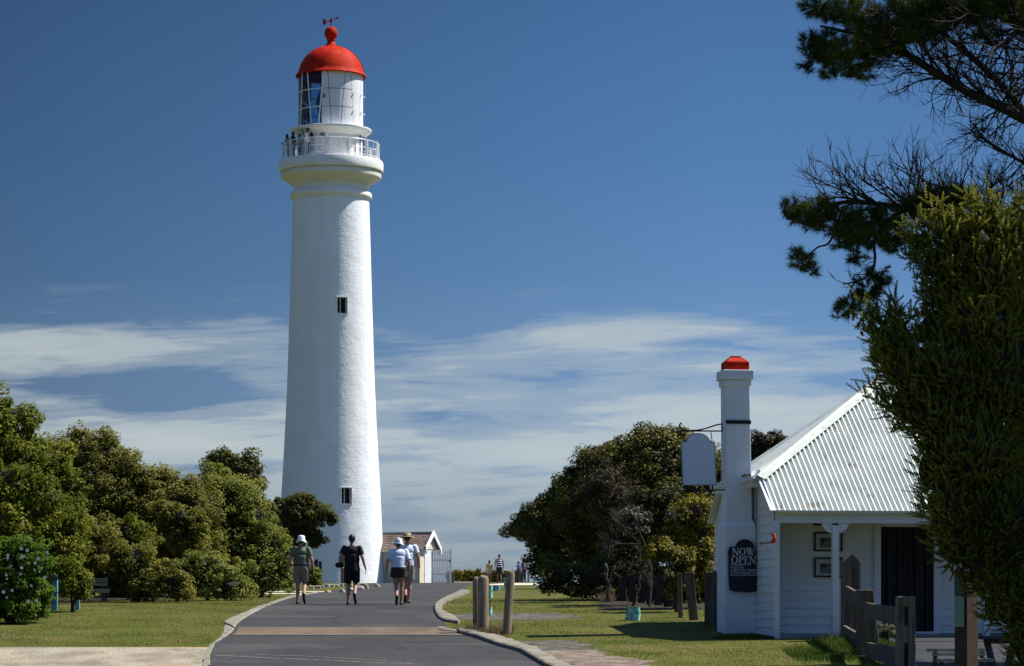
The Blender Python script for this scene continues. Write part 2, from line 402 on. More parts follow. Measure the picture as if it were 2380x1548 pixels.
kerb([(1064, 1450), (1035, 1446), (1019, 1437), (1010, 1423), (1010, 1409), (1025, 1397), (1045, 1387), (1060, 1380), (1072, 1373)],
     [(1070, 1449), (1056, 1437), (1039, 1429), (1026, 1418), (1027, 1411), (1040, 1401), (1058, 1392), (1078, 1384), (1092, 1377)])
kerb([(1290, 1560), (1268, 1550), (1212, 1516.5), (1153, 1500), (1110, 1484), (1080, 1476), (1062, 1472)],
     [(1345, 1560), (1312, 1550), (1253, 1517), (1182, 1492), (1132, 1480), (1098, 1472), (1070, 1469)], h=0.09)
kerb([(1020, 1466), (1016, 1461), (1018, 1458)], [(1062, 1469), (1056, 1466), (1030, 1459)], h=0.03)
kerb([(545, 1459), (556, 1446), (580, 1430), (630, 1406), (690, 1386.5), (740, 1378)],
     [(520, 1448), (535, 1438), (566, 1426), (622, 1404), (685, 1385), (737, 1377)], h=0.03)
kerb([(488, 1545), (488, 1520), (500, 1496), (530, 1477), (545, 1462)],
     [(470, 1552), (474, 1522), (488, 1500), (515, 1480), (524, 1452)], h=0.02)
gravel_m = mat('pale gravel', (0.19, 0.16, 0.105), (0.36, 0.315, 0.225), 1.3, 0.95, 1.0, 26, lo=0.35, hi=0.62, bdist=0.03, stretch=(1, 0.5, 1))
t = gravel_m.node_tree; b = t.nodes['Principled BSDF']; s_ = b.inputs['Base Color'].links[0].from_socket
s_ = speckle(t, b, s_, 22.0, 0.50, 0.60, (0.12, 0.105, 0.085), 0.8, 3)
s_ = speckle(t, b, s_, 35.0, 0.60, 0.66, (0.60, 0.56, 0.46), 0.8, 3)
s_ = speckle(t, b, s_, 1.1, 0.52, 0.65, (0.42, 0.27, 0.16), 0.35, 3)
sheet('gravel', [(-260, 1600), (-240, 1507.5)], [(470, 1600), (470, 1535), (480, 1510), (482, 1507.5)], 0.008, gravel_m, nx=2)
sheet('gravel_margin', [(-240, 1510), (-235, 1504.5)], [(470, 1512), (490, 1504.5)], 0.004, gravel_m)
path_m = mat('cream gravel path', (0.46, 0.41, 0.29), (0.60, 0.55, 0.42), 2.0, 0.95, 0.5, 40)
sheet('footpath', [(600, 1383), (585, 1379)], [(700, 1381), (760, 1375)], 0.008, path_m, jit=0.1)
sheet('footpath', [(598, 1378.6), (570, 1376.4)], [(765, 1374.8), (830, 1366)], 0.010, path_m)
sheet('footpath', [(1100, 1360.5), (1180, 1355.4)], [(1300, 1360.5), (1290, 1355.4)], 0.010, path_m)
sheet('footpath', [(1050, 1353.8), (1054, 1352)], [(1130, 1354.3), (1105, 1352)], 0.02, path_m)
sheet('footpath', [(735, 1362), (760, 1358.5)], [(845, 1361), (850, 1358.5)], 0.010, edge_m)
bed_m = mat('dark mulch', (0.020, 0.016, 0.010), (0.045, 0.035, 0.022), 6, 0.95, 1.0, 20)
sheet('garden_bed', [(1110, 1355.2), (1110, 1349.5)], [(1500, 1355.2), (1500, 1349.5)], 0.006, bed_m)
sheet('garden_bed', [(1250, 1365), (1235, 1361.2)], [(1400, 1365), (1400, 1361.2)], 0.006, edge_m)
sheet('garden_bed', [(1390, 1418), (1390, 1372)], [(1700, 1418), (1700, 1372)], 0.004, bed_m, jit=0.3, js=1.2)
sheet('garden_bed', [(-300, 1412), (-100, 1400), (60, 1390), (430, 1383), (420, 1372)], [(0, 1412), (110, 1408), (250, 1397), (560, 1385), (640, 1372)], 0.004, bed_m, jit=0.2)
# grey crusher dust patches worn into the right lawn
worn_m = mat('grey worn gravel', (0.055, 0.052, 0.046), (0.125, 0.108, 0.085), 4.0, 0.95, 0.8, 40, lo=0.4, hi=0.6)
sheet('worn_strip', [(1075, 1441), (1040, 1434), (1060, 1426)], [(1290, 1441), (1350, 1434), (1290, 1426)], 0.004, worn_m, jit=0.35, js=1.6)
sheet('worn_patch', [(1300, 1560), (1225, 1512), (1190, 1497), (1220, 1489)], [(1310, 1560), (1345, 1512), (1400, 1500), (1330, 1489)], 0.004, worn_m, jit=0.5, js=1.6)
brown_m = mat('bare brown soil and gravel', (0.13, 0.095, 0.068), (0.23, 0.18, 0.14), 3.0, 0.95, 0.8, 30, lo=0.4, hi=0.62)
sheet('bare_soil', [(1310, 1570), (1290, 1545), (1258, 1520), (1300, 1512)], [(1520, 1570), (1530, 1545), (1450, 1526), (1380, 1512)], 0.008, brown_m, jit=0.5, js=1.4)
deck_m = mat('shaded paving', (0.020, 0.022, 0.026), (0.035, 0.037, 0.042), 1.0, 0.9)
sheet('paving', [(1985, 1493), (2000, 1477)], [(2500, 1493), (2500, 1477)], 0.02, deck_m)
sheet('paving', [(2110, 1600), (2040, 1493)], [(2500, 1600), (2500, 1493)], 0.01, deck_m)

# short blades standing over the lawn
def blades(name, x, y, h, lean, wd, m, kind='stuff', label=None):
    n = len(x); z = np.interp(y, _gy, _gz)
    a = rng.uniform(0, 2 * np.pi, n); lx, ly_ = rng.normal(0, lean, n) * h, rng.normal(0, lean, n) * h
    dx, dy = np.cos(a) * wd / 2, np.sin(a) * wd / 2
    V = np.empty((n, 3, 3)); V[:, 0] = np.stack([x - dx, y - dy, z], 1); V[:, 1] = np.stack([x + dx, y + dy, z], 1); V[:, 2] = np.stack([x + lx, y + ly_, z + h], 1)
    me = npmesh(name, V.reshape(-1, 3), np.arange(n * 3).reshape(-1, 3), 3)
    return tag(link(name, me, m), label, kind=kind)
n = 150000
gy_ = rng.uniform(49, 76, n) ; gx_ = rng.uniform(-0.19, 0.135, n) * gy_
keep = np.ones(n, bool)
for nm in ('road', 'gravel', 'gravel_margin'): keep &= ~on_sheet(nm, gx_, gy_, 0.12)
for nm in ('worn_strip', 'worn_patch', 'bare_soil'): keep &= ~(on_sheet(nm, gx_, gy_, 0.0) & (rng.random(n) < 0.75))
pat = np.array([mnoise.noise((a * 0.6, b_ * 0.6, 0)) for a, b_ in zip(gx_[::1], gy_[::1])])
keep &= rng.random(n) < 0.55 + pat
gx_, gy_ = gx_[keep], gy_[keep]
bl_m = leafmat('grass blades', (0.042, 0.064, 0.006), (0.084, 0.098, 0.012), (0.155, 0.148, 0.032), scale=0.7, trans=0.3, vary=0.6, rough=0.7)
blades('lawn_grass', gx_, gy_, rng.uniform(0.012, 0.036, len(gx_)), 0.6, 0.012, bl_m, label='short mown grass covering the lawns beside the drive')
dry_m = leafmat('dry grass blades', (0.11, 0.085, 0.035), (0.19, 0.14, 0.075), (0.27, 0.21, 0.12), scale=1.5, trans=0.25, vary=0.8)
def tuft(name, x0, x1, y, n, h, m, label, spread=0.25, kind='stuff'):
    g = G((x0 + x1) / 2, y); s = S(g.y)
    x = rng.uniform((x0 - CX) / s, (x1 - CX) / s, n); yy = g.y + rng.normal(0, spread, n)
    xc_, xw_ = x.mean(), (x.max() - x.min()) / 2
    return blades(name, x, yy, h * rng.uniform(0.35, 1.0, n) * (1.05 - .8 * np.clip(np.abs((x - xc_) / xw_), 0, 1) ** 2 * (name == 'long_green_grass' and x1 - x0 < 210)) * (.75 + .5 * rng.random(n)), 0.45, 0.012, m, kind, label)
tuft('long_dry_grass', 1082, 1190, 1470, 6500, 0.15, dry_m, 'dry brown grass growing round the feet of the timber bollards', 0.4)
tuft('long_dry_grass', 1398, 1426, 1399, 900, 0.25, dry_m, 'dry brown grass at the foot of the staked dead sapling', 0.15)
lush_m = leafmat('lush grass blades', (0.025, 0.050, 0.005), (0.055, 0.095, 0.010), (0.13, 0.17, 0.025), scale=1.2, trans=0.3)
tuft('long_green_grass', 1655, 1800, 1484, 2500, 0.13, lush_m, 'green grass fringe along the chimney foot and cottage wall', 0.12)
tuft('long_green_grass', 1890, 2090, 1502, 7000, 0.22, lush_m, 'long green grass at the foot of the old split timber fence', 0.9)
tuft('long_green_grass', 1830, 1990, 1522, 9000, 0.09, lush_m, 'bright green sunlit grass in front of the old timber fence', 0.9)

# ================================================================== LIGHTHOUSE
white_t = mat('whitewashed render', (0.80, 0.83, 0.86), (0.76, 0.79, 0.82), 0.5, 0.75, 0.0)
t = white_t.node_tree; b = t.nodes['Principled BSDF']; co = [q for q in t.nodes if q.type == 'TEX_COORD'][0]
def node(t, ty, **k):
    n_ = t.nodes.new(ty)
    for a, v in k.items(): setattr(n_, a, v)
    return n_
sep = node(t, 'ShaderNodeSeparateXYZ'); t.links.new(co.outputs['Object'], sep.inputs[0])
at2 = node(t, 'ShaderNodeMath', operation='ARCTAN2'); t.links.new(sep.outputs[1], at2.inputs[0]); t.links.new(sep.outputs[0], at2.inputs[1])
mu = node(t, 'ShaderNodeMath', operation='MULTIPLY'); t.links.new(at2.outputs[0], mu.inputs[0]); mu.inputs[1].default_value = 2.7
cx = node(t, 'ShaderNodeCombineXYZ'); t.links.new(mu.outputs[0], cx.inputs[0]); t.links.new(sep.outputs[2], cx.inputs[1])
bk = node(t, 'ShaderNodeTexBrick'); bk.inputs['Scale'].default_value = 1.0; bk.inputs['Brick Width'].default_value = 0.95; bk.inputs['Row Height'].default_value = 0.62
bk.inputs['Mortar Size'].default_value = 0.035; bk.inputs['Mortar Smooth'].default_value = 0.6; bk.offset = 0.5
bk.inputs['Color1'].default_value = (1, 1, 1, 1); bk.inputs['Color2'].default_value = (0.8, 0.8, 0.8, 1); bk.inputs['Mortar'].default_value = (0.35, 0.35, 0.35, 1)
dn = node(t, 'ShaderNodeTexNoise'); dn.inputs['Scale'].default_value = 2.0; t.links.new(cx.outputs[0], dn.inputs['Vector'])
dm = node(t, 'ShaderNodeVectorMath', operation='MULTIPLY_ADD'); dm.inputs[1].default_value = (0.5, 0.35, 0); t.links.new(dn.outputs['Color'], dm.inputs[0]); t.links.new(cx.outputs[0], dm.inputs[2])
t.links.new(dm.outputs[0], bk.inputs['Vector'])
nb = node(t, 'ShaderNodeTexNoise'); nb.inputs['Scale'].default_value = 1.5; nb.inputs['Detail'].default_value = 8; nb.inputs['Roughness'].default_value = 0.62; t.links.new(co.outputs['Object'], nb.inputs['Vector'])
ad = node(t, 'ShaderNodeMath', operation='MULTIPLY_ADD'); t.links.new(bk.outputs['Color'], ad.inputs[0]); ad.inputs[1].default_value = 0.09; t.links.new(nb.outputs[0], ad.inputs[2])
bp = node(t, 'ShaderNodeBump'); bp.inputs['Strength'].default_value = 0.8; bp.inputs['Distance'].default_value = 0.055; t.links.new(ad.outputs[0], bp.inputs['Height']); t.links.new(bp.outputs[0], b.inputs['Normal'])
# greenish weather stains following a few joints low on the shaft
sm = node(t, 'ShaderNodeTexNoise'); sm.inputs['Scale'].default_value = 0.33; sm.inputs['Detail'].default_value = 2; t.links.new(co.outputs['Object'], sm.inputs['Vector'])
sr = node(t, 'ShaderNodeValToRGB'); sr.color_ramp.elements[0].position = 0.53; sr.color_ramp.elements[1].position = 0.62; t.links.new(sm.outputs[0], sr.inputs[0])
gst = node(t, 'ShaderNodeMapping'); gst.inputs['Scale'].default_value = (1.6, 1.6, .09); t.links.new(co.outputs['Object'], gst.inputs[0])
gn = node(t, 'ShaderNodeTexNoise'); gn.inputs['Scale'].default_value = 2.2; gn.inputs['Detail'].default_value = 6; t.links.new(gst.outputs[0], gn.inputs['Vector'])
gr = node(t, 'ShaderNodeValToRGB'); gr.color_ramp.elements[0].position = 0.55; gr.color_ramp.elements[1].position = 0.75; gr.color_ramp.elements[1].color = (.30, .30, .30, 1); t.links.new(gn.outputs[0], gr.inputs[0])
gm = node(t, 'ShaderNodeMix', data_type='RGBA'); t.links.new(gr.outputs[0], gm.inputs[0]); t.links.new(b.inputs['Base Color'].links[0].from_socket, gm.inputs[6]); gm.inputs[7].default_value = (.52, .52, .46, 1); t.links.new(gm.outputs[2], b.inputs['Base Color'])
zl = node(t, 'ShaderNodeMapRange'); zl.inputs[1].default_value = 16; zl.inputs[2].default_value = 3; t.links.new(sep.outputs[2], zl.inputs[0])
fm = node(t, 'ShaderNodeMath', operation='MULTIPLY'); t.links.new(sr.outputs[0], fm.inputs[0]); t.links.new(bk.outputs['Fac'], fm.inputs[1])
fm2 = node(t, 'ShaderNodeMath', operation='MULTIPLY'); t.links.new(fm.outputs[0], fm2.inputs[0]); t.links.new(zl.outputs[0], fm2.inputs[1])
fm3 = node(t, 'ShaderNodeMath', operation='MULTIPLY'); t.links.new(fm2.outputs[0], fm3.inputs[0]); fm3.inputs[1].default_value = 0.5
mxs = node(t, 'ShaderNodeMix', data_type='RGBA'); t.links.new(fm3.outputs[0], mxs.inputs[0]); t.links.new(b.inputs['Base Color'].links[0].from_socket, mxs.inputs[6]); mxs.inputs[7].default_value = (0.50, 0.53, 0.42, 1)
t.links.new(mxs.outputs[2], b.inputs['Base Color'])
white_s = mat('white painted stone', (0.80, 0.80, 0.78), (0.72, 0.72, 0.68), 0.9, 0.7, 0.4, 5, bdist=0.04)
white_p = mat('white paint', (0.80, 0.81, 0.82), (0.74, 0.75, 0.76), 2.0, 0.5, 0.1, 10)
white_g = mat('white gloss rail paint', (0.78, 0.79, 0.79), rough=0.35)
corbel_m = mat('creamy white stone', (0.72, 0.71, 0.66), (0.66, 0.64, 0.57), 0.7, 0.8, 0.3, 4, bdist=0.03)
red_m = mat('red dome paint', (0.50, 0.020, 0.003), (0.36, 0.012, 0.003), 1.5, 0.65, 0.25, 9, bdist=0.03, spec=0.08)
dark_m = mat('dark opening', (0.012, 0.014, 0.018), rough=0.9)
grey_vent = mat('grey vent', (0.18, 0.24, 0.26), rough=0.5)
speckle(red_m.node_tree, red_m.node_tree.nodes['Principled BSDF'], red_m.node_tree.nodes['Principled BSDF'].inputs['Base Color'].links[0].from_socket, 3.5, 0.55, 0.75, (0.62, 0.10, 0.045), 0.45, 8)
TD = 171.0; TS = S(TD)
TX = (769.3 - CX) / TS
def tz(y): return (HY - y) / TS
tower = empty('lighthouse', (TX, TD, 0), 0, 'tall white lighthouse with a red dome, standing left of the gate', 'lighthouse')
prof = [(0.0, 1380), (131, 1380), (130, 1366), (126, 1362), (124, 1340), (121, 1300), (119, 1240), (114.6, 1140), (112, 1100), (105.5, 980), (102, 900), (99, 820), (97.5, 760), (95, 690), (92.6, 600), (90.6, 530), (89, 480), (88.5, 467.5)]
mb = MB(); 
fine = [(prof[0][0] / TS, tz(prof[0][1]))]
for (r0, y0), (r1, y1) in zip(prof[1:], prof[2:]):
    k = max(1, int((y0 - y1) / 25))
    fine += [((r0 + (r1 - r0) * i / k) / TS, tz(y0 + (y1 - y0) * i / k)) for i in range(k)]
fine += [(88.5 / TS, tz(467.5)), (0, tz(467.5))]
mb.lathe(fine, seg=144)
shaft = mb.build('shaft', white_t, tower, auto=30)
# window openings cut into the shaft
def radial(a, r_, z):      # a: degrees to the right of the side that faces the camera
    return Vector((math.sin(R(a)) * r_, -math.cos(R(a)) * r_, z))
wins = [(19.0, 720, 21.5, 37, 96.5), (21.5, 1157.5, 22.5, 37, 115.5)]
cut = MB()
for a, yc, wd, hh, rr in wins:
    cut.box(radial(a, rr / TS - 0.2, tz(yc)), (wd / TS / math.cos(R(a)), 1.3, hh / TS), R(a))
cuto = cut.build('cutter', dark_m)
bo = shaft.modifiers.new('openings', 'BOOLEAN'); bo.object = cuto; bo.operation = 'DIFFERENCE'; bo.solver = 'EXACT'
cuto.location = (TX, TD, 0)
dg = bpy.context.evaluated_depsgraph_get()
me2 = bpy.data.meshes.new_from_object(shaft.evaluated_get(dg)); shaft.modifiers.clear(); shaft.data = me2
bpy.data.objects.remove(cuto)
me2.materials.clear(); me2.materials.append(white_t); me2.polygons.foreach_set('material_index', [0] * len(me2.polygons))
for a, yc, wd, hh, rr in wins:
    ww, hz = wd / TS / math.cos(R(a)), hh / TS
    M = Matrix.Rotation(R(a), 3, 'Z')
    def lp(x, y, z): return M @ Vector((x, y, 0)) + Vector((0, 0, z))
    o_ = empty('window', parent := (0, 0, 0)); o_.parent = tower
    bpy.data.objects.remove(o_)
    fr = MB(); r0 = rr / TS
    zc = tz(yc); th = 0.05
    for sx_ in (-1, 1): fr.box(lp(sx_ * (ww / 2 + th / 2), -(r0 - 0.055), zc), (th, 0.14, hz + 2 * th), M=M)
    fr.box(lp(0, -(r0 - 0.02), zc - hz / 2 - th / 2), (ww + 0.02, 0.15, th), M=M); fr.box(lp(0, -(r0 - 0.055), zc + hz / 2 + th / 2), (ww + 0.02, 0.14, th), M=M)
    f_ = fr.build('window', white_s, tower)
    pn = MB(); pn.box(lp(0, -(r0 - 0.42), zc), (ww + 0.06, 0.03, hz + 0.06), M=M); pn.build('pane', dark_m, f_)
    q = MB(); q.box(lp(-ww * 0.02, -(r0 - 0.39), zc), (0.05, 0.03, hz), M=M); q.box(lp(0, -(r0 - 0.39), zc - hz / 2 + .04), (ww, 0.028, .06), M=M); q.build('glazing_bar', white_p, f_)
mb = MB(); mb.lathe([(r_ / TS, tz(y)) for r_, y in [(0, 467.2), (88.8, 467.2), (90, 465), (93.8, 463), (95, 459), (95, 454), (93.5, 450.5), (89, 448), (87.5, 446), (87.3, 440), (88, 436), (0, 436)]], seg=128)
mb.build('collar', white_s, tower, auto=50)
mb = MB(); mb.lathe([(r_ / TS, tz(y)) for r_, y in [(0, 436), (88, 436), (91, 431.5), (96, 427.5), (104, 422), (111, 418), (116, 415.5), (116.5, 414), (116.5, 404.5), (0, 404.5)]], seg=128)
mb.build('corbel', corbel_m, tower, auto=40)
mb = MB(); mb.lathe([(r_ / TS, tz(y)) for r_, y in [(0, 404.4), (113, 404.4), (113, 402), (118.5, 402), (121, 400), (121.6, 397), (121.6, 381), (120, 377), (116, 376), (0, 376)]], seg=128)
mb.build('balcony_slab', white_s, tower, auto=40)
ZF = tz(376)
mb = MB(); mb.lathe([(73.8 / TS, ZF + 0.004), (73.8 / TS, tz(316)), (0, tz(316))], seg=96)
drum = mb.build('service_room', white_s, tower, auto=40)
mb = MB(); mb.lathe([(r_ / TS, tz(y)) for r_, y in [(73.0, 322), (78, 317), (88, 311.5), (94, 308), (94.8, 306.6), (94.8, 303.2), (94, 302.6), (70, 301.5), (0, 301.5)]], seg=96)
mb.build('lantern_gallery', white_p, tower, auto=30)
# vents
for a, y, wpx, hpx in ((-10, 303.5 + 2, 9, 6.5),):
    pass
def drum_plate(name, a, r_, y, wpx, hpx, m, th=0.06, parent=tower):
    q = MB(); M = Matrix.Rotation(R(a), 3, 'Z')
    q.box(M @ Vector((0, -r_ / TS, 0)) + Vector((0, 0, tz(y))), (wpx / TS, th, hpx / TS), M=M); return q.build(name, m, parent)
v_ = drum_plate('vent', -11.5, 74.0, 325, 10.5, 7, grey_vent)
# rungs of the ladder and the dark doorway with its open leaf on the sunny side
drum_plate('doorway', 76, 73.3, 345, 30, 52, dark_m, 0.1)
q = MB(); pdr = radial(62, 73.6 / TS, 0); 
q.box(radial(64, 74.6 / TS, tz(346)) , (0.75, 0.05, 1.35), R(64)); q.build('door', white_p, tower)
# railing
rail_r = 112.5 / TS
zt = ZF + 1.02
for i in range(14):
    a0 = -90 + i * 360 / 14 - 12.0; a1 = a0 + 360 / 14 - 3.2
    q = MB()
    def arc(z, rad, n_=7): q.tube([radial(a0 + (a1 - a0) * k / n_, rail_r, z) for k in range(n_ + 1)], rad, 6)
    arc(zt, 0.028); arc(ZF + 0.55, 0.016); arc(ZF + 0.12, 0.02)
    for a in (a0, a1): q.tube([radial(a, rail_r, ZF), radial(a, rail_r, zt + 0.02)], 0.030, 6)
    am = (a0 + a1) / 2
    q.tube([radial(am, rail_r, ZF + .12), radial(am, rail_r, zt)], 0.014, 5)
    p_ = q.build('railing_panel', white_g, tower)
    if -140 < am < 140:
        q = MB(); nn = 22
        for k in range(1, nn): a = a0 + (a1 - a0) * k / nn; q.bar(radial(a, rail_r, ZF + .12), radial(a, rail_r, zt), 0.003)
        for k in range(1, 12):
            z = ZF + .12 + k * .075
            for s_ in range(4): q.bar(radial(a0 + (a1 - a0) * s_ / 4, rail_r, z), radial(a0 + (a1 - a0) * (s_ + 1) / 4, rail_r, z), 0.003)
        q.build('wire_mesh', white_g, p_)
    st = MB(); aa = a1 + 1.6; st.tube([radial(aa, rail_r + 0.05, ZF - 0.25), radial(aa, rail_r + 0.02, zt - 0.1), radial(aa, rail_r - 0.02, zt + 0.18)], [0.035, 0.03, 0.012], 6)
    st.build('rail_stanchion', white_g, tower)
# lantern: glass to the left, blanked panels to the right
LZ0, LZ1 = tz(301), tz(176)
lr = 74.5 / TS
gl = bpy.data.materials.new('lantern glass'); gl.use_nodes = True
t = gl.node_tree; t.nodes.clear(); o_ = t.nodes.new('ShaderNodeOutputMaterial'); tr = t.nodes.new('ShaderNodeBsdfTransparent'); tr.inputs[0].default_value = (0.50, 0.66, 0.78, 1)
gg = t.nodes.new('ShaderNodeBsdfGlossy'); gg.inputs['Roughness'].default_value = 0.03; gg.inputs[0].default_value = (0.8, 0.85, 0.9, 1)
fr = t.nodes.new('ShaderNodeFresnel'); fr.inputs[0].default_value = 1.5; ms = t.nodes.new('ShaderNodeMixShader')
t.links.new(fr.outputs[0], ms.inputs[0]); t.links.new(tr.outputs[0], ms.inputs[1]); t.links.new(gg.outputs[0], ms.inputs[2]); t.links.new(ms.outputs[0], o_.inputs[0])
def shell(a0, a1, z0, z1, r_, n_=24):
    q = MB(); v = []; 
    for k in range(n_ + 1):
        a = a0 + (a1 - a0) * k / n_
        v += [radial(a, r_, z0), radial(a, r_, z1)]
    return q.add(v, [[2 * k, 2 * k + 2, 2 * k + 3, 2 * k + 1] for k in range(n_)])
A0, A1 = -158, -13.5
g_ = shell(A0, A1, LZ0, LZ1, lr, 28).build('lantern_glass', gl, tower, smooth=True)
q = MB()
segs = [-158, -134, -110, -86, -62, -38, -14]
for i, a in enumerate(segs):
    s_ = 4.5 if i % 2 else -4.5
    if i in (0,): s_ = 0
    q.bar(radial(a + s_, lr + 0.02, LZ0), radial(a - s_, lr + 0.02, LZ1), 0.07, 0.07)
for zf in (0.0, 0.33, 0.66, 1.0):
    z = LZ0 + (LZ1 - LZ0) * zf
    q.tube([radial(A0 + (A1 - A0) * k / 30, lr + 0.02, z) for k in range(31)], 0.033, 4)
q.build('glazing_bar', white_g, g_)
wpan = mat('white lantern panel', (0.74, 0.75, 0.79), (0.66, 0.67, 0.72), 0.8, 0.45, 0.25, 3, bdist=0.03)
pa = [-13.5, 1, 26, 45, 68, 90, 112, 134, 156, 178, 202]
for i in range(len(pa) - 1):
    a0, a1 = pa[i], pa[i + 1]
    s0 = 0 if i == 0 else (3.2 if i % 2 else -4.0); s1 = 0 if i == len(pa) - 2 else (3.2 if (i + 1) % 2 else -4.0)
    if i < 3 or i > 5: tiers = [(0, 0.33), (0.33, 0.66), (0.66, 1.0)]
    else: tiers = [(0, 1.0)]
    q = MB()
    for z0, z1 in tiers:
        f0, f1 = z0 + (0.006 if z0 else 0), z1 - 0.006
        n_ = 4; v = []
        for rr in (lr, lr - 0.05):
            for ff in (f0, f1):
                b0, b1 = a0 + s0 * (1 - 2 * ff) + 0.5, a1 + s1 * (1 - 2 * ff) - 0.5
                v += [radial(b0 + (b1 - b0) * k / n_, rr, LZ0 + (LZ1 - LZ0) * ff) for k in range(n_ + 1)]
        m_ = n_ + 1; f = []
        for k in range(n_): f += [[k, k + 1, m_ + k + 1, m_ + k], [2 * m_ + k + 1, 2 * m_ + k, 3 * m_ + k, 3 * m_ + k + 1], [k, 2 * m_ + k, 2 * m_ + k + 1, k + 1], [m_ + k, m_ + k + 1, 3 * m_ + k + 1, 3 * m_ + k]]
        f += [[0, m_, 3 * m_, 2 * m_], [n_, 2 * m_ + n_, 3 * m_ + n_, m_ + n_]]
        q.add(v, f)
    q.build('lantern_panel', wpan, tower)
    if i in (3, 4, 5):
        for fz in (0.28, 0.6):
            kb = MB(); kb.lathe([(0, 0.06), (0.05, 0.05), (0.06, 0.0), (0.02, -0.03)], radial(a0 + 3, lr + 0.07, LZ0 + (LZ1 - LZ0) * fz), 8); kb.build('vent_cap', white_g, tower)
drum_plate('lantern_vent', -8.5, 75.3, 236, 7, 9, grey_vent, 0.05)
seam = MB(); seam.lathe([(0.0, LZ0 + 0.02), (lr - 0.3, LZ0 + 0.02)], seg=32); seam.build('lantern_floor', mat('lantern floor', (0.3, 0.32, 0.33)), tower)
mb = MB(); mb.lathe([(0.0, LZ0), (0.5, LZ0), (0.42, LZ0 + .6), (0.75, LZ0 + 0.9), (0.95, LZ0 + 1.6), (0.75, LZ0 + 2.3), (0.3, LZ0 + 2.7), (0, LZ0 + 2.8)], seg=24)
mb.build('lens', mat('lens assembly', (0.03, 0.06, 0.10), rough=0.15, spec=0.8), tower, smooth=True)
q = shell(-20, 120, LZ0, LZ1, lr - 0.9, 12); q.build('inner_curtain', mat('dark curtain inside', (0.03, 0.04, 0.075), rough=0.8), tower)
mb = MB(); mb.lathe([(r_ / TS, tz(y)) for r_, y in [(0, 177), (73, 177), (78, 178.5), (81.5, 180.5), (82.5, 178.5), (80.5, 175), (77, 171), (75.5, 167), (73.5, 159.5), (69.5, 149), (64, 139.5), (56.5, 130), (47, 121.5), (36, 114.8), (26, 111), (16, 108.6), (0, 108)]], seg=96)
mb.build('dome', red_m, tower, auto=50)
mb = MB(); pts = []
for k in range(16):
    a = R(4 + k * 5.4); pts.append(Vector((math.cos(R(20)) * 1, math.sin(R(20)) * 1, 0)) * (77.5 / TS * math.cos(a)) + Vector((0, 0, tz(172) + math.sin(a) * (172 - 107) / TS)))
mb.tube([p + Vector((0.05, 0, 0.06)) for p in pts], 0.035, 6)
for p in pts: mb.bar(p + Vector((-.12, .05, 0.0)), p + Vector((.1, -.05, 0.08)), 0.03)
mb.build('dome_ladder', mat('dark red rail', (0.16, 0.012, 0.02), rough=0.5), tower)
mb = MB(); mb.lathe([(r_ / TS, tz(y)) for r_, y in [(0, 108.5), (15.5, 108.5), (14, 106.5), (10, 102), (8.3, 97), (8.2, 94.5), (10, 93.5), (10, 92), (8.6, 91), (11.5, 88), (14.4, 83.5), (15.4, 77.5), (14.4, 71.5), (11.6, 66.5), (7, 63.3), (2, 62.2), (0, 62)]], seg=40)
ballo = mb.build('ball_finial', red_m, tower, smooth=True)
vn_m = mat('dark red iron', (0.30, 0.02, 0.02), rough=0.5)
mb = MB(); mb.tube([(0, 0, tz(63)), (0, 0, tz(36))], [0.045, 0.02], 6); c = Vector((0, 0, tz(48.5)))
mb.box(c, (.14, .14, .2))
mb.tube([c + Vector((-.30, 0, -.09)), c + Vector((.42, 0, .19))], 0.028, 6); mb.box(c + Vector((.40, 0, .17)), (0.12, .04, .14))
mb.prism([(-.30, -.22), (-.30, .08), (-.50, .1), (-.50, -.28), (-.40, -.2)], lambda u, w_, t_: c + Vector((u, t_, w_)), -.02, .02)
mb.build('weather_vane', vn_m, ballo)

# ================================================================== ENTRY HUT, SIGN, GATE
cream = mat('cream painted render', (0.62, 0.57, 0.44), (0.56, 0.50, 0.37), 0.8, 0.8, 0.25, 6, bdist=0.02)
HD = 169.6; TH = R(-18)
g0 = P(987, 1356, HD)
hut = empty('entry_hut', (g0.x, HD, gz(HD)), TH, 'small cream hut with a brown tiled gable roof, joined to the lighthouse', 'hut')
hs = S(HD); eh = 79.5 / hs; rh = 117.5 / hs; W_ = 2.35; LN = 4.3
mb = MB(); mb.box((-LN / 2 - .16, .75, eh / 2 - .15), (LN - .32, 1.5, eh + .3))
mb.prism([(0.0, eh), (W_, eh), (W_ / 2, rh - 0.08)], lambda u, w_, t_: Vector((t_, u, w_)), -LN, -0.03)
mb.build('wall', cream, hut)
tile = mat('weathered clay tiles', (0.10, 0.072, 0.060), (0.205, 0.150, 0.125), 1.0, 0.85, 0.6, 30, lo=0.3, hi=0.7)
t = tile.node_tree; b = t.nodes['Principled BSDF']; co = [q_ for q_ in t.nodes if q_.type == 'TEX_COORD'][0]
s_ = b.inputs['Base Color'].links[0].from_socket
s_ = speckle(t, b, s_, 7.0, 0.58, 0.66, (0.32, 0.26, 0.22), 0.6, 2)
rf = MB(); nc = 9
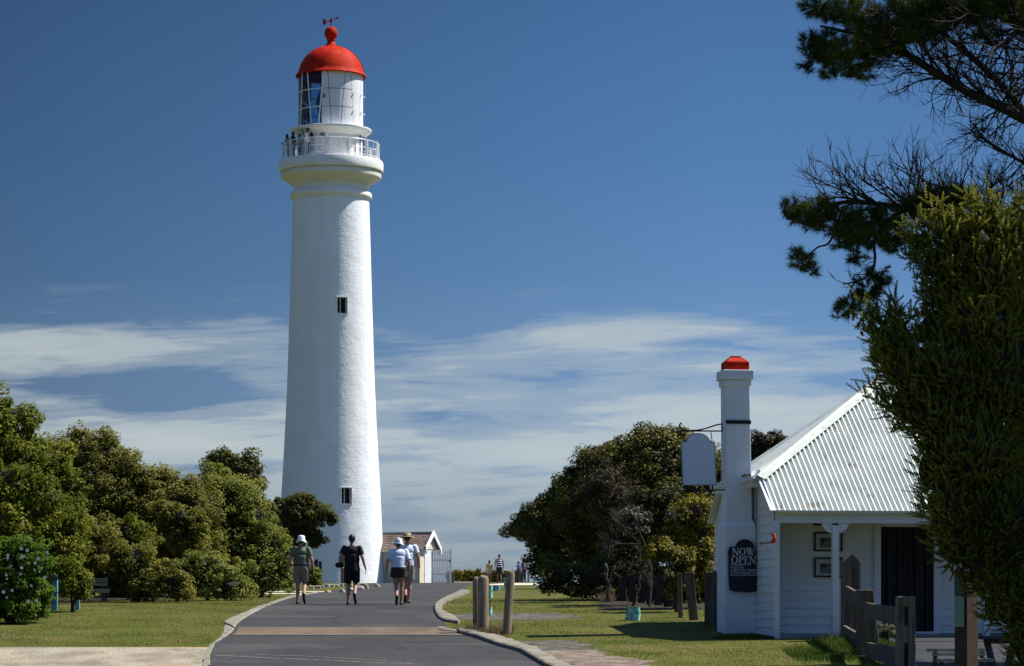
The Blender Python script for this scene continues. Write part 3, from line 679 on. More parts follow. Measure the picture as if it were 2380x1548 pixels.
for sgn in (0, 1):
    for k in range(nc):
        f0, f1 = k / nc, (k + 1) / nc
        y0 = -0.18 + (W_ / 2 + 0.18) * f0; y1 = -0.18 + (W_ / 2 + 0.18) * f1
        z0 = eh - 0.02 + (rh - eh + 0.02) * f0; z1 = eh - 0.02 + (rh - eh + 0.02) * f1
        if sgn: y0, y1 = W_ - y0, W_ - y1
        for i in range(22):
            xa = 0.12 - (LN + .12) * i / 22; xb = 0.12 - (LN + .12) * (i + 1) / 22 + 0.006
            j = random.uniform(0, 0.012)
            v = [(xa, y0, z0 + .035 + j), (xb, y0, z0 + .035 + j), (xb, y1, z1 + .012 + j), (xa, y1, z1 + .012 + j), (xa, y0, z0), (xb, y0, z0)]
            rf.add(v, [[0, 1, 2, 3], [4, 5, 1, 0]])
rfo = rf.build('roof', tile, hut)
q = MB(); q.bar((0.12, W_ / 2, rh + .03), (-LN, W_ / 2, rh + .03), .2, .09); q.build('ridge_cap', mat('grey ridge', (0.16, 0.17, 0.17)), rfo)
q = MB(); q.box((-LN / 2 + .02, -0.2, eh - .09), (LN, .07, .17)); q.build('fascia', mat('cream fascia', (0.58, 0.52, 0.38)), hut)
q = MB()
for s_ in (0, 1):
    a_ = Vector((0.16, -0.24 if not s_ else W_ + 0.24, eh - .10)); b_ = Vector((0.16, W_ / 2, rh + .0)); q.bar(a_, b_ + (b_ - a_).normalized() * .06, .05, .24, up=(1, 0, 0)) if False else None
    th = .23
    d = (b_ - a_); 
    v = [a_ + Vector((-.03, 0, -th / 2 * .3)), a_ + Vector((-.03, 0, th)), b_ + Vector((-.03, 0, th * .7)), b_ + Vector((-.03, 0, -th * .75))]
    v += [p + Vector((.07 + .002 * s_, 0, 0)) for p in v]
    q.add(v, [[0, 1, 2, 3], [7, 6, 5, 4], [0, 4, 5, 1], [1, 5, 6, 2], [2, 6, 7, 3], [3, 7, 4, 0]])
q.box((0.1, -0.15, eh - .28), (.22, .16, .34)); q.box((0.1, W_ + .15, eh - .16), (.22, .16, .22))
q.build('bargeboard', white_p, hut)
q = MB(); q.box((-1.75, -.015, 1.0), (.85, .03, 2.0)); q.build('door', mat('cream door', (0.60, 0.53, 0.40), (0.54, 0.47, 0.35), 1.5), hut)
q = MB(); q.box((-0.42, -.02, 1.25), (.05, .04, 2.1)); q.build('post', cream, hut)
sg = MB(); M_ = hut.matrix_basis
hut_m = Matrix.Translation(hut.location) @ Matrix.Rotation(TH, 4, 'Z')
def on(parent_m, p): return parent_m @ Vector(p)
sign_w = mat('faded white sign', (0.50, 0.48, 0.42), (0.44, 0.43, 0.38), 3)
ink = mat('sign ink', (0.06, 0.06, 0.07))
so = empty('notice_board', on(hut_m, (-0.78, -0.045, 1.35)), TH, 'faded white notice with rows of small print on the hut wall', 'sign')
q = MB(); q.box((0, 0, 0), (.58, .02, .82)); q.build('board', sign_w, so)
q = MB()
q.box((0, -.014, .33), (.42, .006, .07))
for k in range(9): q.box((-.02 + .03 * ((k * 7) % 3 - 1), -.014, .2 - k * .065), (.34 + .05 * ((k * 5) % 3), .006, .022))
q.build('lettering', ink, so)
# white plank leaf turned to the sun
gp = empty('plank_gate', P(986, 1355, 168.9), R(60), 'white wooden plank gate leaf catching the sun beside the hut', 'gate'); gp.location.z = gz(168.9)
for k, hh in enumerate((1.78, 1.98, 1.98)):
    q = MB(); x0 = 0.04 + k * .25
    q.prism([(x0, 0.02), (x0 + .235, 0.02), (x0 + .235, hh), (x0 + .1, hh + .02), (x0, hh - (.12 if k < 2 else .02))], lambda u, w_, t_: Vector((u, t_, w_)), -.02, .02); q.build('plank', white_p, gp)
for z_ in (.5, 1.5): q = MB(); q.box((.4, .035, z_), (.74, .03, .1)); q.build('rail', white_p, gp)
gt = empty('white_gate', P(1028, 1352, 171.5), 0, 'white metal bar gate standing between the hut and the low hedge', 'gate'); gt.location.z = gz(171.5)
s_ = S(171.5); zz = lambda y: (1353 - y) / s_
for k in range(11):
    q = MB(); q.box(((1006 + k * 3.75 - 1028) / s_, 0, zz(1278) / 2 + .02), (.038, .038, zz(1278)), R(20)); q.build('bar', white_g, gt)
for z_ in (1300, 1332.5): q = MB(); q.box(((1025 - 1028) / s_, .0, zz(z_)), (1.15, .05, .08)); q.build('rail', white_g, gt)
q = MB(); q.box(((1047.5 - 1028) / s_, 0, zz(1274) / 2), (.085, .085, zz(1274))); q.build('gate_post', white_p, gt)
q = MB(); q.box(((1003.5 - 1028) / s_, 0, zz(1281) / 2), (.13, .12, zz(1281))); q.build('gate_post', white_p, gt)
q = MB(); q.box(((1042 - 1028) / s_, -.08, zz(1326) / 2), (.2, .12, zz(1326)), taper=.85); q.build('latch_post', cream, gt)
q = MB(); q.box(((1045.5 - 1028) / s_, -.07, zz(1302.5)), (.07, .07, .1)); q.build('lock', dark_m, gt)
wood = mat('weathered timber', (0.12, 0.092, 0.060), (0.33, 0.27, 0.19), 3.5, 0.9, 0.8, 30, stretch=(6, 6, .5), lo=0.3, hi=0.68, bdist=0.01)
wood_f = mat('palings in shade tone', (0.022, 0.022, 0.020), (0.05, 0.048, 0.042), 3.0, 0.95, 0.9, 25, stretch=(5, 5, .45))  # weathered timber colour lowered to paint in the deep tree shade
wood_d = mat('dark grey old timber', (0.065, 0.050, 0.038), (0.20, 0.165, 0.13), 3.0, 0.95, 0.9, 25, stretch=(5, 5, .45), lo=0.3, hi=0.7, bdist=0.02)
brownp = mat('brown stained timber', (0.10, 0.055, 0.03), (0.15, 0.09, 0.05), 3, 0.85)
blackp = mat('dark brown painted post', (0.022, 0.02, 0.022), (0.035, 0.03, 0.03), 3, 0.7)
def post(name, x, ybase, d, wpx, ytop, m, label, cat, group=None, th=None, pointed=False):
    s = S(d); h = (ybase - ytop) / s
    o = empty(name, ((x - CX) / s, d, gz(d)), 0.2, label, cat, group)
    q = MB(); q.box((0, 0, h / 2 - .1), (wpx / s, (th or wpx) / s, h + .2)); 
    if pointed: q.v[-4:] = [v * 1 for v in q.v[-4:]]
    q.build('post', m, o, bevel=.01); return o
o = post('timber_post', 1051.2, 1352, 172.2, 5.2, 1328, brownp, 'short brown timber post right of the white bar gate', 'post')
q = MB(); q.box((.1, .02, .36), (.05, .05, .86)); q.build('edge_strip', cream, o)
o = post('timber_post', 796, 1359, 160, 8, 1291, wood, 'tall timber post in front of the lighthouse, behind the walker in black', 'post')
q = MB(); q.box((.16, .0, .6), (.14, .2, 1.2)); q.build('rear_post', cream, o)
o = empty('sign_post', P(738, 1352, 150), 0.15, 'dark double sign post with two side boards in front of the lighthouse', 'sign'); o.location.z = gz(150); s_ = S(150)
bz = (gz(150)); yy = lambda y: (HY - y) / s_ - bz
for x_, yt in ((735.5, 1300), (744.5, 1304.5)):
    q = MB(); q.box(((x_ - 738) / s_, (0 if x_ < 740 else .1), (yy(yt) - .1) / 2), (7.2 / s_, .14, yy(yt) + .1)); q.build('post', blackp, o, bevel=.01)
q = MB(); q.box(((727.5 - 738) / s_, -.02, yy(1309.5)), (9.5 / s_, .08, 10 / s_)); q.build('side_board', blackp, o)
q = MB(); q.box(((724.5 - 738) / s_, -.02, yy(1324)), (15 / s_, .08, 18 / s_)); q.build('side_board', blackp, o)

# ================================================================== COTTAGE
cw = mat('white weatherboard paint', (0.74, 0.76, 0.76), (0.66, 0.68, 0.68), 1.2, 0.6, 0.15, 12)
cwt = mat('white painted trim', (0.74, 0.77, 0.80), (0.68, 0.71, 0.73), 1.5, 0.55, 0.1, 12)
brickw = mat('white painted brick', (0.73, 0.77, 0.81), (0.66, 0.70, 0.74), 1.5, 0.75, 0.0)
t = brickw.node_tree; b = t.nodes['Principled BSDF']; co = [q_ for q_ in t.nodes if q_.type == 'TEX_COORD'][0]
sp = node(t, 'ShaderNodeSeparateXYZ'); t.links.new(co.outputs['Object'], sp.inputs[0])
sm_ = node(t, 'ShaderNodeMath', operation='ADD'); t.links.new(sp.outputs[0], sm_.inputs[0]); t.links.new(sp.outputs[1], sm_.inputs[1])
cx_ = node(t, 'ShaderNodeCombineXYZ'); t.links.new(sm_.outputs[0], cx_.inputs[0]); t.links.new(sp.outputs[2], cx_.inputs[1])
bk_ = node(t, 'ShaderNodeTexBrick'); bk_.inputs['Brick Width'].default_value = .24; bk_.inputs['Row Height'].default_value = .086; bk_.inputs['Mortar Size'].default_value = .012; bk_.inputs['Scale'].default_value = 1
bk_.inputs['Color1'].default_value = (1, 1, 1, 1); bk_.inputs['Color2'].default_value = (.8, .8, .8, 1); bk_.inputs['Mortar'].default_value = (0.2, .2, .2, 1)
t.links.new(cx_.outputs[0], bk_.inputs['Vector'])
nn_ = node(t, 'ShaderNodeTexNoise'); nn_.inputs['Scale'].default_value = 9; nn_.inputs['Detail'].default_value = 6; t.links.new(co.outputs['Object'], nn_.inputs['Vector'])
a_ = node(t, 'ShaderNodeMath', operation='MULTIPLY_ADD'); t.links.new(nn_.outputs[0], a_.inputs[0]); a_.inputs[1].default_value = 1.5; t.links.new(bk_.outputs['Color'], a_.inputs[2])
bp_ = node(t, 'ShaderNodeBump'); bp_.inputs['Strength'].default_value = .5; bp_.inputs['Distance'].default_value = .012; t.links.new(a_.outputs[0], bp_.inputs['Height']); t.links.new(bp_.outputs[0], b.inputs['Normal'])
iron = mat('black wrought iron', (0.012, 0.012, 0.014), rough=0.5)
roofm = mat('white painted corrugated iron', (0.68, 0.71, 0.65), (0.57, 0.61, 0.56), 1.2, 0.5, 0.0, spec=0.3)
t = roofm.node_tree; b = t.nodes['Principled BSDF']; s_ = b.inputs['Base Color'].links[0].from_socket
speckle(t, b, s_, 3.2, 0.62, 0.70, (0.38, 0.27, 0.17), 0.6, 6)
capm = mat('pale green ridge capping', (0.52, 0.58, 0.53), (0.43, 0.48, 0.43), 1.5, 0.6, 0.2, 8)
t = capm.node_tree; b = t.nodes['Principled BSDF']; s_ = b.inputs['Base Color'].links[0].from_socket
speckle(t, b, s_, 5.0, 0.60, 0.70, (0.36, 0.27, 0.16), 0.7, 5)
HQ = 56.5; HT = R(8)
c0 = P(1803, 1485, HQ); HB = gz(HQ) - 0.0
house = empty('cottage', (c0.x, HQ, HB), HT, 'white weatherboard cottage with a corrugated iron hipped roof and verandah', 'cottage')
HM = Matrix.Translation(house.location) @ Matrix.Rotation(HT, 4, 'Z')
LX = 9.5; VD = 1.12; MD = 6.5; TP = math.tan(R(34.0)); E0 = 2.60
DEP = 5.75; RE = 4.80; RYc = 4.37
def rz_(y): 
    y = min(y, DEP - y); return E0 + y * TP
HR = MD / 2       # hip run
# weatherboard walls
def boards(x0, x1, z0, z1, fn, step=0.175, th=0.028):
    q = MB(); z = z0
    while z < z1:
        zt_ = min(z + step, z1 + .01)
        v = [fn(x0, th, z), fn(x1, th, z), fn(x1, th * .25, zt_ + .01), fn(x0, th * .25, zt_ + .01), fn(x0, 0, z), fn(x1, 0, z)]
        q.add(v, [[0, 1, 2, 3], [4, 5, 1, 0]]); z += step
    return q
fnE = lambda u, o_, z: Vector((-o_, u, z))       # end wall, facing left
q = boards(0.06, DEP, 0.06, 3.45, fnE)
q.add([(0.0, 0.02, -.4), (0.0, DEP, -.4), (0.0, DEP, 3.5), (0.0, 0.02, 3.5)], [[0, 1, 2, 3]])
me = bpy.data.meshes.new('x'); me.from_pydata([tuple(p) for p in q.v], [], q.f); bm_ = bmesh.new(); bm_.from_mesh(me)
TR = VD * TP / (DEP - RE)
for yy_, sg_ in ((0, TP), (DEP, -TR)):
    nrm = Vector((0, -sg_, 1)).normalized()
    bmesh.ops.bisect_plane(bm_, geom=bm_.verts[:] + bm_.edges[:] + bm_.faces[:], plane_co=(0, yy_, E0 - .07), plane_no=nrm, clear_outer=True)
bm_.to_mesh(me); bm_.free(); me.name = 'end_wall'
link('end_wall', me, cw, house)
fnF = lambda u, o_, z: Vector((u, VD - o_, z))
DX0, DX1 = 2.47, 3.60
q = boards(0.03, DX0 - .06, 0.1, 3.2, fnF); q2 = boards(DX1 + .16, LX, 0.1, 3.2, fnF); q.add(q2.v, q2.f)
q3 = boards(DX0 - .06, DX1 + .16, 2.35, 3.2, fnF); q.add(q3.v, q3.f)
q.add([(0.01, VD + .001, -.4), (DX0, VD + .001, -.4), (DX0, VD + .001, 3.3), (0.01, VD + .001, 3.3)], [[0, 1, 2, 3]])
q.add([(DX1, VD + .001, -.4), (LX, VD + .001, -.4), (LX, VD + .001, 3.3), (DX1, VD + .001, 3.3)], [[0, 1, 2, 3]])
q.build('front_wall', cw, house)
q = MB(); q.box((LX, DEP / 2, 1.4), (.05, DEP - 1.0, 3.6)); q.box((LX / 2, DEP - .03, 1.0), (LX - .2, .05, 2.8)); q.build('rear_wall', cw, house)
q = MB(); q.box((0.025, 0.03, 1.02), (.105, .11, 2.75)); q.build('corner_trim', cwt, house)
q = MB(); q.box((DX0 - .06, VD - .045, 1.15), (.13, .08, 2.5)); q.box((DX1 + .09, VD - .045, 1.15), (.16, .08, 2.5)); q.box(((DX0 + DX1) / 2, VD - .047, 2.36), (1.1, .07, .1)); fr_ = q.build('door_frame', cwt, house)
q = MB(); q.box(((DX0 + DX1) / 2, VD - .08, .115), (1.3, .12, .05)); q.box(((DX0 + DX1) / 2 + .5, VD - .05, .0), (2.6, .06, .17)); q.build('door_sill', cwt, fr_)
cur = mat('dark hanging fly strips', (0.012, 0.013, 0.02), (0.045, 0.04, 0.045), 6, 0.6, 0.0, stretch=(6, 6, .15))
q = MB(); nS = 64; v = []
for i in range(nS + 1):
    x = DX0 + (DX1 - DX0) * i / nS; y = VD + .03 + .05 * math.sin(i * .95) + .04 * math.sin(i * .37)
    v += [(x, y, .14), (x + .01 * math.sin(i * .5), y * .7 + VD * .3, 1.2), (x, y, 2.34)]
q.add(v, [[3 * i + k, 3 * i + 3 + k, 3 * i + 4 + k, 3 * i + 1 + k] for i in range(nS) for k in (0, 1)]); q.build('door_curtain', cur, house, smooth=True)
q = MB(); q.box((LX / 2, VD / 2 - .03, .03), (LX - .06, VD - .1, .10)); q.build('verandah_floor', mat('verandah boards', (0.32, 0.34, 0.36), (0.25, 0.27, 0.29), 2, .8), house)
q = MB(); q.box((LX / 2, .03, E0 - .155), (LX, .09, .20)); q.build('verandah_beam', cwt, house)
q = MB(); q.lathe([(0.055, 0), (0.055, LX + .1)], seg=14, a0=math.pi, a1=2 * math.pi); g_ = MB(); g_.add([Vector((p.z - .04, -.085 + p.x, E0 - .015 + p.y)) for p in q.v], q.f)
g_.box((LX / 2, -.085, E0 - .012), (LX + .1, .118, .012)); g_.box((LX / 2, -.035, E0 - .05), (LX, .012, .07)); gut = g_.build('gutter', cwt, house)
# verandah posts with cut brackets
for px in (1.24, 4.4, 7.6):
    q = MB(); q.box((px, .035, 1.12), (.135, .125, 2.36)); pq = q.build('verandah_post', cwt, house, bevel=.008)
    pr = [(0, 0), (.215, 0), (.215, -.045), (.19, -.055), (.175, -.10), (.15, -.135), (.115, -.15), (.10, -.185), (.075, -.17), (.065, -.2), (0, -.205)]
    for s_ in (-1, 1): q = MB(); q.prism([(px + s_ * (.066 + a), 2.343 + c_) for a, c_ in pr], lambda u, w_, t_: Vector((u, t_, w_)), .01, .05); q.build('bracket', cwt, pq)
# corrugated roof
def corr(name, uvfn, u0, u1, tfn, m, amp=.031, per=.112):
    """uvfn(u, run, off) -> point; tfn(u) -> (run0, run1)"""
    k = 8; n_ = int((u1 - u0) / per * k); V = []; 
    for i in range(n_ + 1):
        u = u0 + (u1 - u0) * i / n_; o_ = amp * math.cos(2 * math.pi * i / k); r0, r1 = tfn(u)
        for j in range(4): V.append(uvfn(u, r0 + (r1 - r0) * j / 3, o_))
    V = np.array([tuple(p) for p in V]); Q = [[i * 4 + j, i * 4 + 4 + j, i * 4 + 5 + j, i * 4 + 1 + j] for i in range(n_) for j in range(3)]
    me = npmesh(name, V, Q); return link(name, me, m, house, smooth=True)
nf = Vector((0, -math.sin(R(34)), math.cos(R(34))))
def front(u, r_, o_): return Vector((u, r_ - .10, E0 + (r_ - .10) * TP + .03)) + nf * o_
def tf(u):
    if u < 0: return (0, VD + .08)
    m = min(u, LX - u)
    return (0, VD + .10 + min(m, HR) + .02)
roof = corr('roof', front, -.06, LX + .06, tf, roofm)
zE = E0 + VD * TP + .03; zA = E0 + RYc * TP + .03
def slope_panel(y0, z0, y1, z1, fx):
    n2 = Vector((0, z0 - z1, y1 - y0)).normalized() if False else Vector((0, -(z1 - z0), y1 - y0)).normalized()
    if n2.z < 0: n2 = -n2
    return lambda u, r_, o_: Vector((u, y0 + (y1 - y0) * r_, z0 + (z1 - z0) * r_)) + n2 * o_
corr('rear_roof', slope_panel(RE, zE, RYc, zA, 0), 0, LX, lambda u: (0, min(1, min(u, LX - u) / HR)), roofm)
corr('rear_roof', slope_panel(DEP + .1, E0 - .05, RE, zE, 0), -.06, LX + .06, lambda u: (0, 1), roofm)
nl = Vector((-math.sin(R(34)), 0, math.cos(R(34))))
def hipL(u, r_, o_): return Vector((r_ - .22, u, E0 + VD * TP + (r_ - .22) * TP + .03)) + nl * o_
corr('hip_roof', hipL, VD - .1, RE + .1, lambda u: (0, .22 + max(0, min(u - VD, (RE - u) * HR / (RE - RYc)))), roofm)
nr = Vector((math.sin(R(34)), 0, math.cos(R(34))))
def hipR(u, r_, o_): return Vector((LX - (r_ - .22), u, E0 + VD * TP + (r_ - .22) * TP + .03)) + nr * o_
corr('hip_roof', hipR, VD - .1, RE + .1, lambda u: (0, .22 + max(0, min(u - VD, (RE - u) * HR / (RE - RYc)))), roofm)
def capping(a, b_, n1_, n2_, wd=.2):
    a, b_ = Vector(a), Vector(b_); d = (b_ - a).normalized()
    s1 = d.cross(n1_).normalized(); s2 = d.cross(n2_).normalized()
    if s1.dot(n2_) > 0: s1 = -s1
    if s2.dot(n1_) > 0: s2 = -s2
    q = MB(); up_ = (n1_ + n2_).normalized() * .045
    v = []
    for p in (a, b_):
        v += [p + s1 * wd + n1_ * .028, p + s1 * .05 + up_, p + up_ * 1.5, p + s2 * .05 + up_, p + s2 * wd + n2_ * .028]
    q.add(v, [[k, k + 1, 6 + k, 5 + k] for k in range(4)]); return q.build('ridge_capping', capm, roof)
zc_ = E0 + VD * TP + .03; zr_ = E0 + RYc * TP + .03
capping((-.14, VD - .14, zc_ - .12 * TP), (HR, RYc, zr_), nf, nl, .165)
capping((-.14, RE + .05, zc_ - .12 * TP), (HR, RYc, zr_), nl, Vector((0, .98, .2)))
capping((HR, RYc, zr_), (LX - HR, RYc, zr_), nf, Vector((0, .98, .2)))
capping((LX + .14, VD - .14, zc_ - .12 * TP), (LX - HR, RYc, zr_), nf, nr)
# barge flashings on the raking edges, hip gutter and soffit
q = MB(); q.bar((-.075, -.10, E0 - .02), (-.075, VD - .02, E0 + (VD - .02) * TP - .01), .03, .12, up=(1, 0, 0)); q.build('barge_board', cwt, house); q = MB(); q.bar((-.075, DEP + .12, E0 - .07), (-.075, RE + .02, E0 + (VD - .02) * TP - .01), .03, .16, up=(1, 0, 0)); q.build('barge_board', cwt, house)
zg = E0 + VD * TP - .10
q = MB(); YM = (VD + RE) / 2; YL = RE - VD; q.box((-.27, YM, zg + .03), (.10, YL + .12, .085)); q.box((-.325, YM, zg + .078), (.016, YL + .14, .02)); q.build('gutter', cwt, house)
q = MB(); q.box((-.13, YM, zg - .055), (.17, YL - .02, .14)); q.build('soffit', cwt, house)
q = MB(); lt = mat('leaf litter', (0.03, 0.02, 0.012), (0.08, 0.05, 0.03), 9, .95)
for i in range(26): p = Vector((-.26 + random.uniform(-.05, .12), VD + .35 + i * .018 + random.uniform(-.1, .1), zg + .09 + random.uniform(0, .05))); q.box(p, (random.uniform(.03, .09), random.uniform(.03, .09), random.uniform(.01, .04)), random.uniform(0, 3))
q.build('gutter_litter', lt, house)
q = MB(); q.tube([(-.06, 1.50, 1.5), (-.06, 1.50, 2.2), (-.07, 1.42, 2.35), (-.05, 1.46, 3.2)], .012, 5); q.build('cable', mat('grey cable', (.12, .13, .14)), house)

# chimney
CX0, CX1, CY0, CY1 = -.68, -.02, 1.66, 2.46
ch = MB()
ch.box(((CX0 + CX1) / 2, (CY0 + CY1) / 2, .95), (CX1 - CX0, CY1 - CY0, 2.70))
UX0, UX1, UY0, UY1 = -.63, -.125, 1.72, 2.24
def frus(z0, a, z1, b_):
    v = [(a[0], a[2], z0), (a[1], a[2], z0), (a[1], a[3], z0), (a[0], a[3], z0), (b_[0], b_[2], z1), (b_[1], b_[2], z1), (b_[1], b_[3], z1), (b_[0], b_[3], z1)]
    ch.add(v, [[0, 1, 5, 4], [1, 2, 6, 5], [2, 3, 7, 6], [3, 0, 4, 7], [3, 2, 1, 0], [4, 5, 6, 7]])
frus(2.30, (CX0 + .001, CX1 - .001, CY0 + .001, CY1 - .001), 2.45, (UX0, UX1 + .06, UY0, UY1))
frus(2.449, (UX0, UX1 + .03, UY0, UY1), 5.27, (UX0 - .02, UX1 - .02, UY0, UY1))
chim = ch.build('chimney', brickw, house, bevel=.012)
mb = MB(); xm = (UX0 + UX1) / 2 - .02; ym = (UY0 + UY1) / 2; ww = UX1 - UX0
mb.box((xm, ym, 5.315), (ww + .07, .59, .13)); mb.box((xm, ym, 5.48), (ww + .15, .68, .195)); mb.build('chimney_cap', brickw, chim, bevel=.012)
mb = MB(); mb.box((xm, ym, 5.665), (ww - .01, .5, .17)); mb.box((xm, ym, 5.80), (ww - .01, .5, .10), taper=.55); mb.box((xm, ym, 5.865), (.22, .22, .04)); mb.build('chimney_pot', red_m, chim, bevel=.012)
mb = MB()
za, zb = 4.50, 4.50
mb.box((UX1 - .01 + .004, ym, 4.495), (.016, .56, .075)); mb.box(((UX0 + UX1) / 2 - .01, UY0 - .012, 4.495), (ww + .03, .016, .075)); mb.build('iron_strap', iron, chim)

# hanging sign
sM = HM
def HP(x, y, z): return HM @ Vector((x, y, z))
def px2h(x, y, d=58.15):   # picture row/col to cottage coordinates at the sign's plane
    p = P(x, y, d); q = HM.inverted() @ p; return q
hs_o = empty('hanging_sign', HP(-1.2, 1.78, 3.9), HT, 'blank blue grey sign with an arched top hanging from an iron bracket on the chimney', 'sign')
iv = (Matrix.Translation(hs_o.location) @ Matrix.Rotation(HT, 4, 'Z')).inverted()
def L2(x, y): p = iv @ P(x, y, 58.12); return Vector((p.x, 0, p.z))
blue = mat('blue grey sign paint', (0.60, 0.64, 0.76), rough=0.6, spec=0.2)
def shape(pts, th, m, name, parent, off=0.0):
    q = MB(); pl = [(p.x, p.z) for p in (L2(*c) for c in pts)]
    q.prism(pl, lambda u, w_, t_: Vector((u, t_ + off, w_)), -th / 2, th / 2); return q.build(name, m, parent)
def sgn(ix):
    o_ = [(1580.5 + ix, 1027 + ix), (1592 + ix * 1.2, 1027 + ix)]
    for k in range(0, 13):
        a = math.pi * (1 - k / 12); o_.append((1621.5 + math.cos(a) * (29.5 - ix), 1030 - math.sin(a) * (23.5 - ix)))
    o_ += [(1651.5 - ix * 1.2, 1027 + ix), (1662 - ix, 1027 + ix), (1666 - ix, 1128 - ix), (1584.5 + ix, 1129 - ix)]
    return o_
edge = mat('pale teal sign border', (0.30, 0.40, 0.42), rough=0.6)
bd = shape(sgn(0), .030, edge, 'board', hs_o)
shape(sgn(1.2), .038, iron, 'border_line', bd); shape(sgn(2.0), .046, blue, 'panel', bd)
q = MB(); a_ = MB()
a_.tube([L2(1569, 1002.5), L2(1679, 1001.5)], .016, 6)
a_.tube([L2(*c) for c in [(1679, 985), (1667, 987), (1655, 991), (1640, 996), (1622, 1000), (1605, 1001.2), (1588, 1000.5), (1581, 998), (1577.5, 993), (1577.5, 988), (1580, 984.5), (1583, 984)]], .017, 6)
a_.tube([L2(1679, 984), L2(1679, 1003)], .016, 6); a_.build('bracket_arm', iron, hs_o); a_ = MB(); a_.tube([L2(1573, 1140.5), L2(1686, 1138.5)], .014, 6); a_.build('lower_bar', iron, hs_o)
def chain(p0, p1, n_, m, name, parent):
    q = MB()
    for i in range(n_):
        c = p0.lerp(p1, (i + .5) / n_); l = (p1 - p0).length / n_ * .7
        ax = Vector((1, 0, 0)) if i % 2 else Vector((0, 1, 0))
        q.tube([c + ax * (.012 * math.sin(2 * math.pi * k / 8)) + Vector((0, 0, l * math.cos(2 * math.pi * k / 8))) for k in range(9)], .0055, 5, cap=False)
    return q.build(name, m, parent)
chain(L2(1586.5, 1003), L2(1589, 1031), 7, iron, 'chain', hs_o); chain(L2(1652.5, 1003), L2(1656, 1033), 7, iron, 'chain', hs_o)
q = MB(); q.box(L2(1594, 1134), (.03, .03, .11)); q.box(L2(1656, 1133), (.03, .03, .11)); q.build('hook', iron, hs_o)

# NOW OPEN board on the chimney foot
no = empty('open_sign', HP(-.27, 1.60, 1.7), HT, 'dark arched board reading NOW OPEN fixed to the chimney foot', 'sign')
iv = (Matrix.Translation(no.location) @ Matrix.Rotation(HT, 4, 'Z')).inverted()
def L3(x, y): p = iv @ P(x, y, 58.05); return Vector((p.x, 0, p.z))
L2 = L3
navy = mat('dark navy board', (0.010, 0.010, 0.018), (0.012, 0.018, 0.045), 1.4, .45, spec=.3)
pts = [(1691, 1281), (1695, 1271), (1709, 1270)]
for k in range(11):
    a = math.pi * (1 - k / 10); pts.append((1731 + math.cos(a) * 21.5, 1271 - math.sin(a) * 17.5))
pts += [(1756, 1270), (1766, 1269), (1767, 1282), (1766, 1340), (1765, 1368), (1758, 1375), (1736, 1377), (1705, 1375), (1694, 1371), (1692, 1340)]
bo = shape(pts, .035, navy, 'board', no)
lett = mat('white sign lettering', (0.62, 0.64, 0.70), rough=0.7)
def U(x0, y0, wd, ht, segs):
    """letter strokes given in a unit box (x right, y down) as quads"""
    out = []
    for s_ in segs: out.append([(x0 + a * wd, y0 + c_ * ht) for a, c_ in s_])
    return out
def rect(a, b_, c_, d): return [(a, b_), (c_, b_), (c_, d), (a, d)]
def ringq(cx1, cy1, rx, ry, tx, ty, a0=0, a1=360, n_=18):
    o_ = []
    for k in range(n_):
        p = R(a0 + (a1 - a0) * k / n_); r_ = R(a0 + (a1 - a0) * (k + 1) / n_)
        o_.append([(cx1 + rx * math.cos(p), cy1 + ry * math.sin(p)), (cx1 + rx * math.cos(r_), cy1 + ry * math.sin(r_)), (cx1 + (rx - tx) * math.cos(r_), cy1 + (ry - ty) * math.sin(r_)), (cx1 + (rx - tx) * math.cos(p), cy1 + (ry - ty) * math.sin(p))])
    return o_
GL = {'N': [rect(.1, .0, .19, 1), rect(.81, 0, .90, 1), [(.0, 0), (.24, 0), (.92, 1), (.74, 1)], rect(0, .94, .3, 1), rect(.7, 0, 1, .06)],
      'O': ringq(.5, .5, .5, .52, .2, .07),
      'W': [[(.03, 0), (.22, 0), (.40, 1), (.30, 1)], [(.50, 0), (.58, 0), (.38, 1), (.30, 1)], [(.36, 0), (.55, 0), (.74, 1), (.64, 1)], [(.90, 0), (.97, 0), (.74, 1), (.66, 1)], rect(-.05, 0, .3, .06), rect(.3, 0, .62, .06), rect(.82, 0, 1.05, .06)],
      'P': [rect(.14, 0, .36, 1), rect(0, 0, .5, .06), rect(0, .94, .5, 1)] + ringq(.48, .28, .46, .28, .2, .07, -90, 90, 10) + [rect(.36, .0, .5, .06), rect(.36, .5, .5, .56)],
      'E': [rect(.14, 0, .36, 1), rect(0, 0, .9, .06), rect(0, .94, .92, 1), rect(.3, .46, .68, .52), rect(.84, 0, .9, .24), rect(.86, .74, .92, 1), rect(.62, .36, .68, .62)]}
q = MB(); q2 = MB()
def put(q, polys):
    for i, pl in enumerate(polys):
        pts_ = [L3(*c) for c in pl]; off = -.0205 - .0004 * (i % 7)
        q.add([Vector((p.x, off, p.z)) for p in pts_], [[0, 1, 2, 3]])
for l, x, wd in (('N', 1700.5, 15.5), ('O', 1717, 15.5), ('W', 1733.5, 20.5)): put(q, U(x, 1273.5, wd, 17.5, GL[l]))
for l, x, wd in (('O', 1698, 16), ('P', 1715.5, 12.5), ('E', 1728.5, 12), ('N', 1741.5, 14.5)): put(q, U(x, 1292.5, wd, 17.5, GL[l]))
q.build('lettering', lett, bo)
q = MB()
for k in range(5):
    c = L3(1698.5, 1312.5 + k * 6); q.lathe([(0, -.0225), (.016, -.0225), (.016, -.019)], (0, 0, 0), 8)
    for v in q.v[-24:]: x_, y_, z_ = v; v.x, v.y, v.z = c.x + x_, z_, c.z + y_
q.build('bullet_mark', lett, bo)
